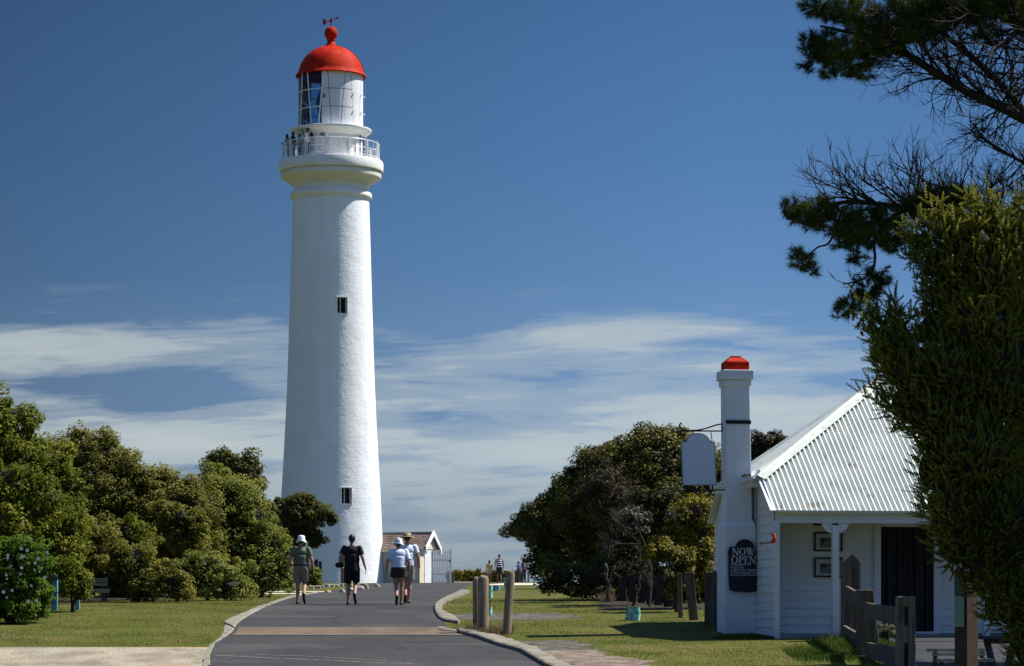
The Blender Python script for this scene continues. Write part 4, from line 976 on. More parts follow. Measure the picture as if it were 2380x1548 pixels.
def text(s, size, m, parent, loc, name='lettering', rot=(R(90), 0, 0), align='LEFT', sx_=1.0):
    cu = bpy.data.curves.new(name, 'FONT'); cu.body = s; cu.size = size; cu.align_x = align; cu.extrude = 0.0008
    to = bpy.data.objects.new('tmp', cu); col.objects.link(to); bpy.context.view_layer.update()
    me = bpy.data.meshes.new_from_object(to.evaluated_get(bpy.context.evaluated_depsgraph_get())); bpy.data.objects.remove(to)
    o = link(name, me, m, parent, loc); o.rotation_euler = rot; o.scale = (sx_, 1, 1); return o
for k, s in enumerate(("Devonshire Tea", "Light Fare", "Iced Coffee, Chocolate", "Wide Variety Of Teas", "Art & Craft Giftware")):
    c = L3(1702.5, 1314.7 + k * 6); text(s, .066, lett, bo, (c.x, -.021, c.z), sx_=.86)

# framed pictures on the verandah wall
mount = mat('picture mount', (0.50, 0.49, 0.50)); pic = mat('grey landscape print', (0.02, 0.02, 0.022), (0.22, 0.22, 0.23), 7, .5)
for yt, yb, lab in ((1177, 1222, 'black framed picture half hidden above, under the verandah beam'), (1237, 1281.5, 'black framed picture of pale hills, the middle of three behind the verandah post'), (1296, 1341.5, 'black framed picture of a dark scene, lowest of three behind the verandah post')):
    p0 = P(1891, (yt + yb) / 2, 57.75); lq = HM.inverted() @ p0; w2, h2 = .60, (yb - yt) / S(57.75)
    o = empty('framed_picture', HM @ Vector((lq.x + w2 / 2, VD - .03, lq.z)), HT, lab, 'picture', 'framed pictures on the verandah wall')
    q = MB(); fw = .032
    for s_ in (-1, 1): q.box((s_ * (w2 / 2 - fw / 2), -.02, 0), (fw, .035, h2)); q.box((0, -.02, s_ * (h2 / 2 - fw / 2)), (w2 - 2 * fw, .034, fw))
    q.build('frame', iron, o)
    q = MB(); q.box((0, -.012, 0), (w2 - .05, .01, h2 - .05)); q.build('mount', mount, o)
    q = MB(); q.box((-.02, -.02, -.02), (.31, .006, .20)); q.build('print', pic, o)
# fish wind spinner
fs = empty('fish_windsock', P(1790, 1246, 56.3), 0, 'small orange and black fish streamer hanging from the verandah corner', 'windsock')
org = mat('orange cloth', (0.55, 0.06, 0.02), rough=.8); yel = mat('dark striped cloth', (0.25, 0.12, 0.02), (0.02, 0.02, 0.03), 30, .8)
def fpx(x, y): return Vector(((x - 1790) / 115.5, 0, -(y - 1246) / 115.5))
q = MB(); q.tube([fpx(1802, 1240), fpx(1799, 1246), fpx(1801, 1252), fpx(1797, 1259), fpx(1788, 1262)], [.012, .03, .045, .04, .012], 8); b_o = q.build('body', org, fs, smooth=True)
q = MB(); q.tube([fpx(1789, 1262), fpx(1780, 1262), fpx(1774, 1263)], [.014, .011, .012], 6); q.build('tail', yel, fs)
q = MB(); q.prism([(fpx(*c).x, fpx(*c).z) for c in ((1775, 1262.5), (1767, 1259), (1768, 1267))], lambda u, w_, t_: Vector((u, t_, w_)), -.012, .012); q.prism([(fpx(*c).x, fpx(*c).z) for c in ((1800, 1243), (1790, 1239), (1794, 1246))], lambda u, w_, t_: Vector((u, t_, w_)), -.012, .012); q.build('fin', org, fs)
q = MB(); q.tube([fpx(1801, 1240), fpx(1808, 1236)], .004, 4); q.build('cord', iron, fs)

# ================================================================== TIMBER: bollards, fences, furniture
def bollard(x, yb_, xt, yt, wpx, lab, lean_y=0.02):
    g = G(x, yb_); s = S(g.y); h = (yb_ - yt) / s; r_ = wpx / 2 / s
    o = empty('timber_bollard', g, 0, lab, 'bollard', 'round timber bollards beside the drive')
    q = MB(); dx = (xt - x) / s
    pr = [(0, -.2, 1), (.0, -.2, 1.0), (.3, 0.3, 1.0), (.6, .6, .99), (.95, .93, .98), (1, .965, .86), (1, .99, .55), (1, 1.0, .05)]
    q.tube([(dx * max(0, c_), lean_y * max(0, c_), h * c_) for _, c_, _2 in pr[1:]], [r_ * k for _, _1, k in pr[1:]], 20)
    for v in q.v:
        a = math.atan2(v.y, v.x - dx * max(0, v.z / h)); rr = 1 + .035 * math.sin(3 * a + 1) + .02 * math.sin(7 * a)
        v.x = dx * max(0, v.z / h) + (v.x - dx * max(0, v.z / h)) * rr; v.y *= rr
    q.build('post', wood, o, auto=50); return o
bollard(1107.5, 1463, 1107, 1340, 17, 'shorter darker round bollard tucked behind the left pair beside the drive')
bollard(1122.5, 1471, 1123, 1336.5, 25, 'thick upright round timber bollard with a pale sunlit edge, front one of the left pair')
bollard(1177, 1475, 1187.5, 1325, 19.5, 'round timber bollard leaning right, standing alone in the lawn right of the pair')

def slab(q, x0, x1, yb_, xt0, xt1, yt, d, th=.08, dy=0.0, top=0):
    """upright sawn slab; picture columns at foot and top"""
    s = S(d); zb = gz(d) - .15; zt_ = (HY - yt) / s
    f = lambda x, z, y: Vector(((x - CX) / s, d + y, z))
    v = []
    for y in (dy - th / 2, dy + th / 2):
        v += [f(x0, zb, y), f(x1, zb, y), f(xt1, zt_ - (top if top > 0 else 0), y), f(xt0, zt_ + (top if top < 0 else 0), y)]
    return q.add(v, [[0, 1, 2, 3], [7, 6, 5, 4], [0, 4, 5, 1], [1, 5, 6, 2], [2, 6, 7, 3], [3, 7, 4, 0]])
# split timber post and rail fence near the verandah
fo = empty('timber_fence', (P(2040, 1500, 50).x, 50, gz(50)), 0, 'old grey post and rail fence of split timber, by the verandah', 'fence')
def fpart(name, q, m=wood_d, bevel=.012):
    off = fo.location
    for v in q.v: v -= off
    return q.build(name, m, fo, bevel=bevel)
q = MB(); s_ = S(45.0); D_ = 45.0; zt_ = (HY - 1386) / s_; x_ = (2104.5 - CX) / s_
q.box((x_, D_, (zt_ + gz(D_) - .2) / 2), (.30, .26, zt_ - gz(D_) + .2), .05, taper=.94); p1 = fpart('post', q, wood, .02)
for yy_, hh in ((1432, .30), (1525, .42)):
    q = MB(); q.box(((2103.5 - CX) / s_, D_ - .135, (HY - yy_) / s_), (.055, .02, hh)); o_ = q; 
    for v in o_.v: v -= fo.location
    oo = o_.build('mortise', dark_m, p1); 
q = MB(); D2 = 52.0; slab(q, 1992, 2046, 0, 1989, 2029, 1371, D2, .20); fpart('post', q)
q = MB(); D3 = 56.0; s3 = S(D3); zt3 = (HY - 1308) / s3; xw = .37; x3 = (1977 - CX) / s3; zb3 = gz(D3) - .2
q.box((x3, D3, (zt3 + zb3) / 2), (xw, .2, zt3 - zb3)); q.v[4:] = q.v[4:]
q.prism([(x3 - xw / 2, zt3 - .001), (x3 + xw / 2, zt3 - .001), (x3 + .02, (HY - 1286) / s3)], lambda u, w_, t_: Vector((u, t_, w_)), D3 - .095, D3 + .095); fpart('post', q, wood_d, 0)
def rail(a, b_, w0, w1, m=wood_d, th=.07):
    """split rail from picture point a=(x,y,d) to b; widths are heights in metres"""
    q = MB(); A, B = P(*a), P(*b_); n_ = 8; v = []; d = (B - A).normalized(); pn = Vector((d.y, -d.x, 0)).normalized()
    for i in range(n_ + 1):
        f = i / n_; c = A.lerp(B, f); w_ = w0 + (w1 - w0) * f + .03 * mnoise.noise((i * .8, a[0], 1)); u = .02 * mnoise.noise((i * .9, a[1], 5))
        for sy, sz in ((-1, -1), (1, -1), (1, 1), (-1, 1)): v.append(c + pn * sy * th / 2 + Vector((0, 0, sz * w_ / 2 + u)))
    f = [[i * 4 + k, i * 4 + (k + 1) % 4, i * 4 + 4 + (k + 1) % 4, i * 4 + 4 + k] for i in range(n_) for k in range(4)] + [[3, 2, 1, 0], [n_ * 4 + k for k in range(4)]]
    q.add(v, f); return fpart('rail', q, m, 0)
rail((2015, 1418, 51.7), (2095, 1434, 45.2), .28, .27); rail((2018, 1512, 51.7), (2095, 1528, 45.2), .30, .30)
rail((1968, 1372, 55.8), (2010, 1400, 52.2), .17, .26); rail((1962, 1468, 55.8), (2012, 1500, 52.2), .25, .30)
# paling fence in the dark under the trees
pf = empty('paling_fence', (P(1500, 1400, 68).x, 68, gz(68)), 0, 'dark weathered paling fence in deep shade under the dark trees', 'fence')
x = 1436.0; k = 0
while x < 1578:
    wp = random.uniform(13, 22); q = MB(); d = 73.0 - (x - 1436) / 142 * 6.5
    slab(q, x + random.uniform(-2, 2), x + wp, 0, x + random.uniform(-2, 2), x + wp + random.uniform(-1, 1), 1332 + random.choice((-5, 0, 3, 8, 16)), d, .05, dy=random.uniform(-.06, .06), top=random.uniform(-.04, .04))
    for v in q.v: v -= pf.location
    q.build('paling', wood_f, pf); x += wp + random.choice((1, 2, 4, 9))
# loose old slabs next to the chimney: each leans on its own
def lone(x0, x1, xt0, xt1, yt, d, lab, top=0.0, name='timber_slab', th=.1):
    o = empty(name, ((x0 + x1) / 2 / 1.0 * 0 + ((x0 + x1) / 2 - CX) / S(d), d, gz(d)), 0, lab, 'fence post', 'old slab posts left of the chimney')
    q = MB(); slab(q, x0, x1, 0, xt0, xt1, yt, d, th, top=top)
    for v in q.v: v -= o.location
    q.build('post', wood_d, o, bevel=.01); return o
lone(1604, 1625, 1590, 1611, 1330, 62.6, 'grey slab post leaning left, with a sunlit edge, left of the chimney')
lone(1577, 1588, 1574, 1584, 1332, 63.5, 'thin dark slab post left of the leaning slab, among yellow green leaves')
lone(1637, 1657, 1639, 1660, 1331, 61.0, 'broad grey slab post with bright bolt heads near the chimney')
lone(1657, 1668, 1655, 1668, 1328, 60.2, 'narrow slab post touching the chimney foot, right of the bolted slab', th=.14)
# far posts beyond the crest
ff = empty('picket_fence', (P(1200, 1350, 188).x, 188, gz(188)), 0, 'row of short dark pickets at the cliff edge left of the dark tree', 'fence')
for i, xx in enumerate((1189, 1194, 1199, 1204, 1208.5, 1213, 1219, 1226)):
    q = MB(); slab(q, xx, xx + 3.4, 0, xx, xx + 3.4, 1324 + (i * 37 % 5), 188, .1)
    for v in q.v: v -= ff.location
    q.build('picket', wood_d, ff)

# tree guards
teal = mat('turquoise plastic sleeve', (0.07, 0.30, 0.28), (0.50, 0.78, 0.72), 9, .35, .8, 18, lo=.38, hi=.68, bdist=.02)
t = teal.node_tree; b = t.nodes['Principled BSDF']; b.inputs['Transmission Weight'].default_value = 0.0; b.inputs['Subsurface Weight'].default_value = 0.15
stake_m = mat('hardwood stake', (0.26, 0.17, 0.10), (0.34, 0.24, 0.15), 4, .9)
blue_s = mat('pale blue plastic sleeve', (0.14, 0.30, 0.42), (0.24, 0.42, 0.52), 9, .4, .5, 18)
def guard(x0, x1, yt, yb_, stakes, lab, m=teal, depth=.25, seed=0):
    g = G((x0 + x1) / 2, yb_); s = S(g.y); wd = (x1 - x0) / s; h = (yb_ - yt) / s
    o = empty('tree_guard', g, 0, lab, 'tree guard', 'turquoise tree guards on the lawn')
    q = MB(); v = []; seg, rows = 28, 9; random.seed(seed + int(x0))
    for j in range(rows):
        f = j / (rows - 1); rr = 1 + .10 * math.sin(f * 3 + seed)
        for k in range(seg):
            a = 2 * math.pi * k / seg; c_, s2 = math.cos(a), math.sin(a)
            sq = (abs(c_) ** 3.2 + abs(s2) ** 3.2) ** (-1 / 3.2)
            cr = 1 + .10 * mnoise.noise((c_ * 2.2, s2 * 2.2, f * 4 + seed)) + .05 * mnoise.noise((c_ * 6, s2 * 6, f * 9))
            v.append((c_ * sq * wd / 2 * rr * cr + .03 * f * math.sin(seed), s2 * sq * depth / 2 * cr, f * h * (1 + .07 * mnoise.noise((c_ * 1.5, s2 * 1.5, seed + 3)) * (f > .5))))
    q.add(v, [[j * seg + k, j * seg + (k + 1) % seg, (j + 1) * seg + (k + 1) % seg, (j + 1) * seg + k] for j in range(rows - 1) for k in range(seg)])
    q.build('sleeve', m, o, smooth=True)
    for sx_, yt_ in stakes:
        q = MB(); q.bar(((sx_ - (x0 + x1) / 2) / s, -.02, -.05), ((sx_ - (x0 + x1) / 2) / s - .01, -.02, (yb_ - yt_) / s), .024); q.build('stake', stake_m, o)
    return o
guard(1455, 1486, 1411, 1442, [(1457, 1370)], 'large turquoise tree guard with a tall thin stake, on the open lawn', seed=1)
guard(1254, 1268, 1341, 1363, [(1261, 1322), (1266.5, 1322)], 'bright turquoise tree guard with two stakes, left one of the far pair', seed=2)
guard(1271, 1288, 1341, 1363, [], 'wide duller turquoise tree guard, right one of the far pair', seed=3)
guard(1171, 1180, 1342, 1365, [], 'turquoise tree guard partly hidden behind the leaning bollard', seed=4)
guard(1130, 1146, 1361, 1390, [(1137, 1350)], 'pale turquoise tree guard directly right of the front left bollard', seed=5)
guard(1131, 1144, 1410, 1429, [(1140, 1394)], 'smallest turquoise tree guard low beside the front left bollard', seed=6)
guard(1145, 1161, 1361, 1373, [], 'low blue plastic tree guard in the shade between the bollards', m=blue_s, seed=7)

# benches and furniture
cream_w = mat('pale weathered bench slat', (0.42, 0.36, 0.26), (0.55, 0.48, 0.37), 5, .85, .3, 30)
bg0 = G(232, 1397); s_ = S(bg0.y)
bn = empty('bench', bg0, R(6), 'pale slatted wooden bench half buried in the hedge at the lawn edge', 'bench')
bz = lambda y: (1397 - y) / s_
for k, (y0, y1, x0_, x1_) in enumerate(((1344, 1347.5, 211, 250), (1349, 1353, 212, 250), (1355, 1361.5, 214, 249))):
    q = MB(); q.box((((x0_ + x1_) / 2 - 232 - 12) / s_, .16 - .02 * k, bz((y0 + y1) / 2)), ((x1_ - x0_ + 24) / s_, .03, (y1 - y0) / s_)); q.build('back_slat', cream_w, bn)
for k in range(3): q = MB(); q.box(((230 - 232 - 8) / s_, -.30 + k * .14, bz(1370)), (.75, .12, .035)); q.build('seat_slat', cream_w, bn)
q = MB(); q.box(((230 - 232 - 8) / s_, -.36, bz(1374)), (.75, .03, .1)); q.build('seat_rail', cream_w, bn)
for xx in (240, 190):
    q = MB(); q.box(((xx - 232) / s_, -.2, bz(1385)), (.07, .3, .3)); q.box(((xx + 5 - 232) / s_, .2, bz(1368)), (.05, .05, .66)); q.build('leg', wood_d, bn)
bluep = mat('flaking blue paint', (0.07, 0.22, 0.33), (0.14, 0.33, 0.42), 4, .6, .4, 20, lo=.35, hi=.6)
tealp = mat('pale aqua paint', (0.22, 0.45, 0.47), (0.36, 0.55, 0.54), 5, .6)
bo_ = empty('painted_barrier', G(127, 1419), 0, 'blue painted timber posts with broken aqua rail beside the flowering shrub', 'barrier')
gg_ = G(127, 1419); s_ = S(gg_.y); bz = lambda y: (1419 - y) / s_
q = MB(); q.box((0, 0, bz(1335) / 2 - .05), (.145, .145, bz(1335) + .1)); q.build('post', bluep, bo_, bevel=.01)
q = MB(); q.box(((165 - 127) / s_ + .1, .35, .26), (.11, .11, .6)); q.build('post', bluep, bo_, bevel=.01)
q = MB(); q.box(((112 - 127) / s_, -.06, bz(1377)), (.26, .05, .26), taper=.7); q.build('rail', tealp, bo_, bevel=.02)
q = MB(); q.box(((146 - 127) / s_, .1, bz(1374)), (.38, .04, .09)); q.build('rail', bluep, bo_)

# sign post in front of the bush, right foreground
sd = 20.0; s_ = S(sd)
sp_ = empty('sign_post', ((2246 - CX) / s_, sd, gz(sd)), R(40), 'thick brown timber post with a pale green plate, in front of the cottage', 'sign post')
hp = (HY - 1330) / s_ - gz(sd); q = MB(); q.box((0, 0, hp / 2), (.125, .115, hp)); q.build('post', mat('brown painted post', (0.055, 0.036, 0.03), (0.075, 0.05, 0.04), 3, .8, .3, 20, stretch=(5, 5, .5)), sp_, bevel=.004)
plate = mat('pale green plate', (0.22, 0.36, 0.34), (0.15, 0.26, 0.22), 2, .3, spec=.6)
q = MB(); q.box((-.072, -.0, (HY - 1421) / s_ - gz(sd)), (.012, .09, 72 / s_)); q.build('plate', plate, sp_)
q = MB(); q.box((-.072, -.0, (HY - 1362) / s_ - gz(sd)), (.012, .09, 42 / s_)); q.build('plate', mat('dark green plate', (0.05, 0.09, 0.07), rough=.4), sp_)
# slatted bench behind it
bd_ = 46.0; s_ = S(bd_)
b2 = empty('garden_bench', ((2215 - CX) / s_, bd_, gz(bd_)), R(3), 'pale slatted garden bench behind the brown sign post', 'bench')
zb_ = lambda y: (HY - y) / s_ - gz(bd_)
for k, (y, x0_) in enumerate(((1511.5, 2159), (1521, 2171))): q = MB(); q.box((((x0_ + 2296) / 2 - 2215) / s_, .2 - .03 * k, zb_(y)), ((2296 - x0_) / s_, .03, .05)); q.build('back_slat', cream_w, b2)
for k in range(3): q = MB(); q.box((((2174 + 2300) / 2 - 2215) / s_, -.30 + k * .15, zb_(1534)), ((2300 - 2174) / s_, .12, .05)); q.build('seat_slat', cream_w, b2)
for xx in (2180, 2290):
    q = MB(); q.box(((xx - 2215) / s_, -.28, zb_(1534) / 2), (.06, .06, zb_(1534) - .05)); q.build('leg', wood_d, b2)
    q = MB(); q.box(((xx - 2215) / s_, .24, zb_(1508) / 2), (.06, .05, zb_(1508))); q.build('leg', wood_d, b2)
td_ = 49.0; s_ = S(td_)
t2 = empty('garden_table', ((2325 - CX) / s_, td_, gz(td_)), R(-6), 'low dark timber table with a slanting leg under the dark bush', 'table')
zb_ = lambda y: (HY - y) / s_ - gz(td_)
q = MB(); q.box((0, 0, zb_(1483)), (.74, .6, .05)); q.build('tabletop', wood_d, t2, bevel=.01)
q = MB(); q.box((.05, 0, zb_(1490)), (.5, .4, .09)); q.build('apron', wood_d, t2)
for xs in (-1, 1): q = MB(); q.bar((xs * .12, 0, -.02), (xs * .24, 0, zb_(1486)), .1, .35, up=(0, 1, 0)); q.build('leg', wood_d, t2)

# ================================================================== PLANTS
bark = mat('rough grey bark', (0.028, 0.023, 0.018), (0.062, 0.052, 0.042), 6, .95, .9, 18, stretch=(3, 3, .6), bdist=.02)
fill_m = mat('dark core fill', (0.022, 0.017, 0.012), (0.045, 0.034, 0.024), 5, .95, .8, 10, bdist=.05)  # colour of the solid filler inside the crowns
deadm = mat('dead grey twigs', (0.055, 0.048, 0.04), (0.12, 0.105, 0.09), 5, .9)
def unit(a): return a / np.maximum(np.linalg.norm(a, axis=1, keepdims=True), 1e-9)
def leafquads(c, nrm, lw, ll, wob=.35):
    """one kite per leaf: centre c, facing nrm"""
    n = len(c); r_ = unit(rng.normal(size=(n, 3))); u = unit(np.cross(nrm, r_)); v = np.cross(nrm, u)
    lw = lw * rng.uniform(.7, 1.25, (n, 1)); ll = ll * rng.uniform(.7, 1.25, (n, 1))
    V = np.stack([c + u * ll / 2, c + v * lw / 2 + nrm * lw * wob, c - u * ll / 2, c - v * lw / 2 + nrm * lw * wob], 1)
    return V.reshape(-1, 3)
def crown_arrays(blobs, den, npl, lw, ll, rc, up=.3, back=.45, low=0.0, rnd=.75, flat=.8):
    """blobs: (centre, radii). clumps sit on the outer part of the blobs; leaves fill each clump and face out of it"""
    C = np.array([tuple(b[0]) for b in blobs]); Rr = np.array([b[1] for b in blobs], float)
    Ps, Ds = [], []
    for i, (c, r_) in enumerate(zip(C, Rr)):
        area = 4 * np.pi * (((r_[0] * r_[1]) ** 1.6 + (r_[0] * r_[2]) ** 1.6 + (r_[1] * r_[2]) ** 1.6) / 3) ** (1 / 1.6)
        n = int(area * den) + 3; off_ = rng.uniform(0, 50)
        d = unit(rng.normal(size=(n, 3))); f = rng.uniform(.66, 1.06, (n, 1)); wv_ = np.array([mnoise.noise((a_[0] * 2.6 + off_, a_[1] * 2.6, a_[2] * 2.6)) for a_ in d])[:, None]; p = c + d * r_ * f * (1 + .26 * wv_); p = p + rng.normal(size=(n, 3)) * .05
        keep = np.ones(n, bool)
        for j in range(len(C)):
            if j != i: keep &= (((p - C[j]) / Rr[j]) ** 2).sum(1) > .60
        keep &= (d[:, 1] < .25) | (rng.random(n) < back)
        keep &= (d[:, 2] > -.75) | (rng.random(n) < .5)
        nr_ = unit(d / r_); Ps.append(p[keep]); Ds.append(nr_[keep])
    Pc, Dc = np.concatenate(Ps), np.concatenate(Ds)
    m = len(Pc); k = npl
    rcs = rc * rng.uniform(.6, 1.35, (m, 1, 1))
    off = rng.normal(size=(m, k, 3)); off /= np.linalg.norm(off, axis=2, keepdims=True); off *= rng.uniform(.25, 1, (m, k, 1)) ** .5
    off[:, :, 2] *= flat
    pos = Pc[:, None, :] + off * rcs
    nm = off * .7 + Dc[:, None, :] * .35 + rng.normal(size=(m, k, 3)) * rnd * .75; nm[:, :, 2] += up
    pos, nm = pos.reshape(-1, 3), unit(nm.reshape(-1, 3))
    g = np.interp(pos[:, 1], _gy, _gz); ok = pos[:, 2] > g + .02
    pos, nm = pos[ok], nm[ok]
    return leafquads(pos, nm, lw, ll), Pc, Dc
def leafobj(name, V, m, parent):
    me = npmesh(name, V, np.arange(len(V)).reshape(-1, 4)); return link(name, me, m, parent)
def core(blobs, parent, f=.74, m=fill_m, name='opaque_core'):  # opaque dark filler added inside crowns, blocks light and views through
    bm_ = bmesh.new()
    for c, r_ in blobs:
        k0 = len(bm_.verts); bmesh.ops.create_icosphere(bm_, subdivisions=3, radius=1.0); bm_.verts.ensure_lookup_table()
        for v in bm_.verts[k0:]:
            n_ = 1 + .12 * mnoise.noise(v.co * 2.2 + Vector(c)) + .06 * mnoise.noise(v.co * 6)
            v.co = Vector(c) + Vector((v.co.x * r_[0], v.co.y * r_[1], v.co.z * r_[2])) * f * n_
            v.co.z = max(v.co.z, gz(v.co.y) - .1)
    me = bpy.data.meshes.new(name); bm_.to_mesh(me); bm_.free(); return link(name, me, m, parent)
def B3(bl, d, depth=.8):
    out = []
    for b in bl:
        x, y, rx, ry = b[:4]; dd = d + (b[4] if len(b) > 4 else 0); s = S(dd)
        out.append((P(x, y, dd), (rx / s, max(rx, ry * .7) / s * depth, ry / s)))
    return out
def trunk(parent, base, tips, r0, name='trunk', m=bark, seg=8, wob=.15):
    q = MB(); base = Vector(base); base.z = gz(base.y) - .15
    fork = base.lerp(sum((Vector(t_) for t_ in tips), Vector()) / len(tips), .4) + Vector((random.uniform(-.1, .1), 0, 0))
    def limb(a, b_, ra, rb):
        n_ = 6; pts = [a.lerp(b_, i / n_) + Vector((random.uniform(-1, 1), random.uniform(-1, 1), random.uniform(-.5, .5))) * wob * (0 if i in (0, n_) else 1) * (b_ - a).length * .25 for i in range(n_ + 1)]
        q.tube(pts, [ra + (rb - ra) * i / n_ for i in range(n_ + 1)], seg)
    limb(base, fork, r0 * 1.15, r0 * .8)
    for t_ in tips: limb(fork - Vector((0, 0, .05)), Vector(t_), r0 * .62, r0 * .12)
    return q.build(name, m, parent, smooth=True)
DM, NM = 2.3, 1.35
def tree(name, label, cat, bl, d, m, base, lw=.055, ll=.095, den=4.0, npl=60, rc=.26, group=None, tr=.12, depth=.8, corem=fill_m, cf=.66, up=.6, rnd=.75, tips=None, flat=.8, trunk_name='trunk', back=.45):
    blobs = B3(bl, d, depth); bx = P(base[0], base[1], d)
    o = empty(name, (bx.x, d, gz(d)), 0, label, cat, group)
    V, Pc, Dc = crown_arrays(blobs, den * DM, int(npl * NM), lw, ll, rc, up=up, rnd=rnd, flat=flat, back=back)
    L0 = np.array(tuple(o.location)); leafobj('foliage', V - L0, m, o)
    co_ = core([(b[0] - o.location, b[1]) for b in blobs], o, cf, corem) if cf else None
    if co_:
        for v in co_.data.vertices: v.co.z = max(v.co.z, -.15 + gz(d + v.co.y) - gz(d))
    tt = tips or [b[0] for b in sorted(blobs, key=lambda b: -b[1][0])[:4]]
    tk = trunk(o, (bx.x, d, gz(d)), tt, tr, trunk_name)
    for v in tk.data.vertices: v.co -= o.location
    return o
def fixcore():
    pass
lm_bright = leafmat('bright green leaves', (0.046, 0.066, 0.005), (0.125, 0.150, 0.013), (0.29, 0.29, 0.035), .55, .45)
lm_lush = leafmat('lush shrub leaves', (0.034, 0.070, 0.006), (0.088, 0.160, 0.014), (0.21, 0.30, 0.04), 1.0, .45)
lm_olive = leafmat('olive leaves', (0.063, 0.072, 0.012), (0.158, 0.158, 0.027), (0.345, 0.315, 0.075), .7, .45)
lm_sage = leafmat('sage green leaves', (0.064, 0.084, 0.011), (0.168, 0.193, 0.031), (0.364, 0.378, 0.084), .7, .45)
lm_dark = leafmat('dark evergreen leaves', (0.036, 0.042, 0.011), (0.087, 0.091, 0.022), (0.182, 0.175, 0.049), .8, .45)
lm_mid = leafmat('moonah leaves', (0.023, 0.028, 0.007), (0.079, 0.079, 0.015), (0.245, 0.223, 0.043), .55, .18)
lm_yel = leafmat('yellow green leaves', (0.050, 0.050, 0.006), (0.141, 0.126, 0.013), (0.293, 0.251, 0.030), 1.3, .25)
lm_brown = leafmat('brown twiggy leaves', (0.027, 0.022, 0.012), (0.055, 0.043, 0.022), (0.093, 0.076, 0.041), 1.0, .15)
lm_silver = leafmat('silvery leaves', (0.050, 0.053, 0.039), (0.106, 0.106, 0.084), (0.185, 0.179, 0.151), 1.5, .2)
GL_ = 'trees and shrubs on the left'
tree('tree', 'tallest bright green tree at the left edge with a pale feathery top', 'tree',
     [(-30, 1010, 60, 90), (12, 985, 38, 72), (68, 990, 20, 40), (30, 1090, 110, 85), (110, 1085, 75, 58), (0, 1230, 130, 130), (130, 1150, 62, 60), (110, 1250, 84, 110), (-120, 1150, 120, 170), (150, 1220, 55, 70), (40, 1330, 110, 80), (-90, 1330, 100, 100), (100, 1165, 58, 56, -1.6), (20, 1130, 60, 60, -1.6), (40, 1230, 60, 50, -2)], 68, lm_bright, (30, 1410), lw=.05, ll=.11, den=5.5, npl=70, rc=.24)
sh = tree('flowering_shrub', 'bright green shrub dotted with white flowers at the lower left edge', 'shrub',
     [(20, 1340, 80, 84), (66, 1372, 46, 52), (-50, 1350, 80, 90), (60, 1290, 50, 46), (92, 1300, 24, 34), (20, 1412, 90, 34), (62, 1414, 44, 26), (-60, 1412, 60, 30)], 61.5, lm_lush, (30, 1430), lw=.045, ll=.07, den=9, npl=70, rc=.17, tr=.05, cf=.5)
petal = mat('white petals', (0.75, 0.76, 0.70), rough=.7)
for i in range(24):
    x, y = random.uniform(2, 112), random.uniform(1262, 1412); p = P(x, y, 60.55 - random.uniform(0, .4)) - sh.location
    r_ = random.uniform(.014, .025); q = MB(); q.lathe([(0, -.004), (r_ * .5, 0), (r_ * 1.6, .004)], (0, 0, 0), 10)
    for v in q.v: v.xyz = (v.x * (1 + .25 * math.sin(5 * math.atan2(v.y, v.x))), -v.z, v.y * (1 + .25 * math.sin(5 * math.atan2(v.y, v.x))))
    q.build('flower', petal, sh, loc=p)
tree('tree', 'broad olive brown tree between the bright tree and the rounded sage tree', 'tree',
     [(195, 1062, 52, 52), (245, 1078, 55, 60), (300, 1105, 55, 55), (350, 1140, 60, 55), (400, 1165, 60, 50), (445, 1178, 42, 40), (240, 1160, 100, 95), (270, 1330, 130, 70, 3), (180, 1300, 70, 90, 3), (400, 1330, 90, 60, 2), (300, 1290, 120, 90, 2.5), (455, 1260, 60, 110, 1), (165, 1110, 40, 60, 1), (420, 1130, 36, 28), (375, 1118, 34, 28), (465, 1170, 46, 56, 1), (150, 1060, 44, 44, 1), (450, 1330, 70, 60, 2), (340, 1210, 100, 90), (420, 1230, 60, 70), (275, 1240, 85, 75), (180, 1010, 20, 14), (250, 1018, 16, 12)], 78, lm_olive, (300, 1395), den=5.4, npl=75, rc=.26, lw=.048, ll=.08)
tree('tree', 'dark tree standing behind the rounded sage tree, its side lobe against the sky', 'tree',
     [(510, 1080, 30, 34), (540, 1078, 26, 22), (566, 1092, 34, 38), (592, 1118, 24, 28), (545, 1120, 50, 36), (560, 1150, 50, 30), (597, 1163, 17, 11), (590, 1200, 40, 44), (612, 1215, 22, 40)], 96, lm_dark, (560, 1380), den=5.5, npl=60, rc=.24, lw=.07, ll=.11)
tree('tree', 'tall rounded sage green tree, the rightmost large one of the left hedge', 'tree',
     [(500, 1140, 52, 58), (540, 1170, 60, 62), (580, 1215, 52, 70), (615, 1270, 46, 70), (500, 1250, 85, 110), (560, 1300, 80, 80), (640, 1290, 26, 50), (490, 1105, 30, 26), (450, 1230, 50, 80), (610, 1330, 60, 50)], 80, lm_sage, (540, 1390), den=5.0, npl=75, rc=.25, lw=.05, ll=.085)
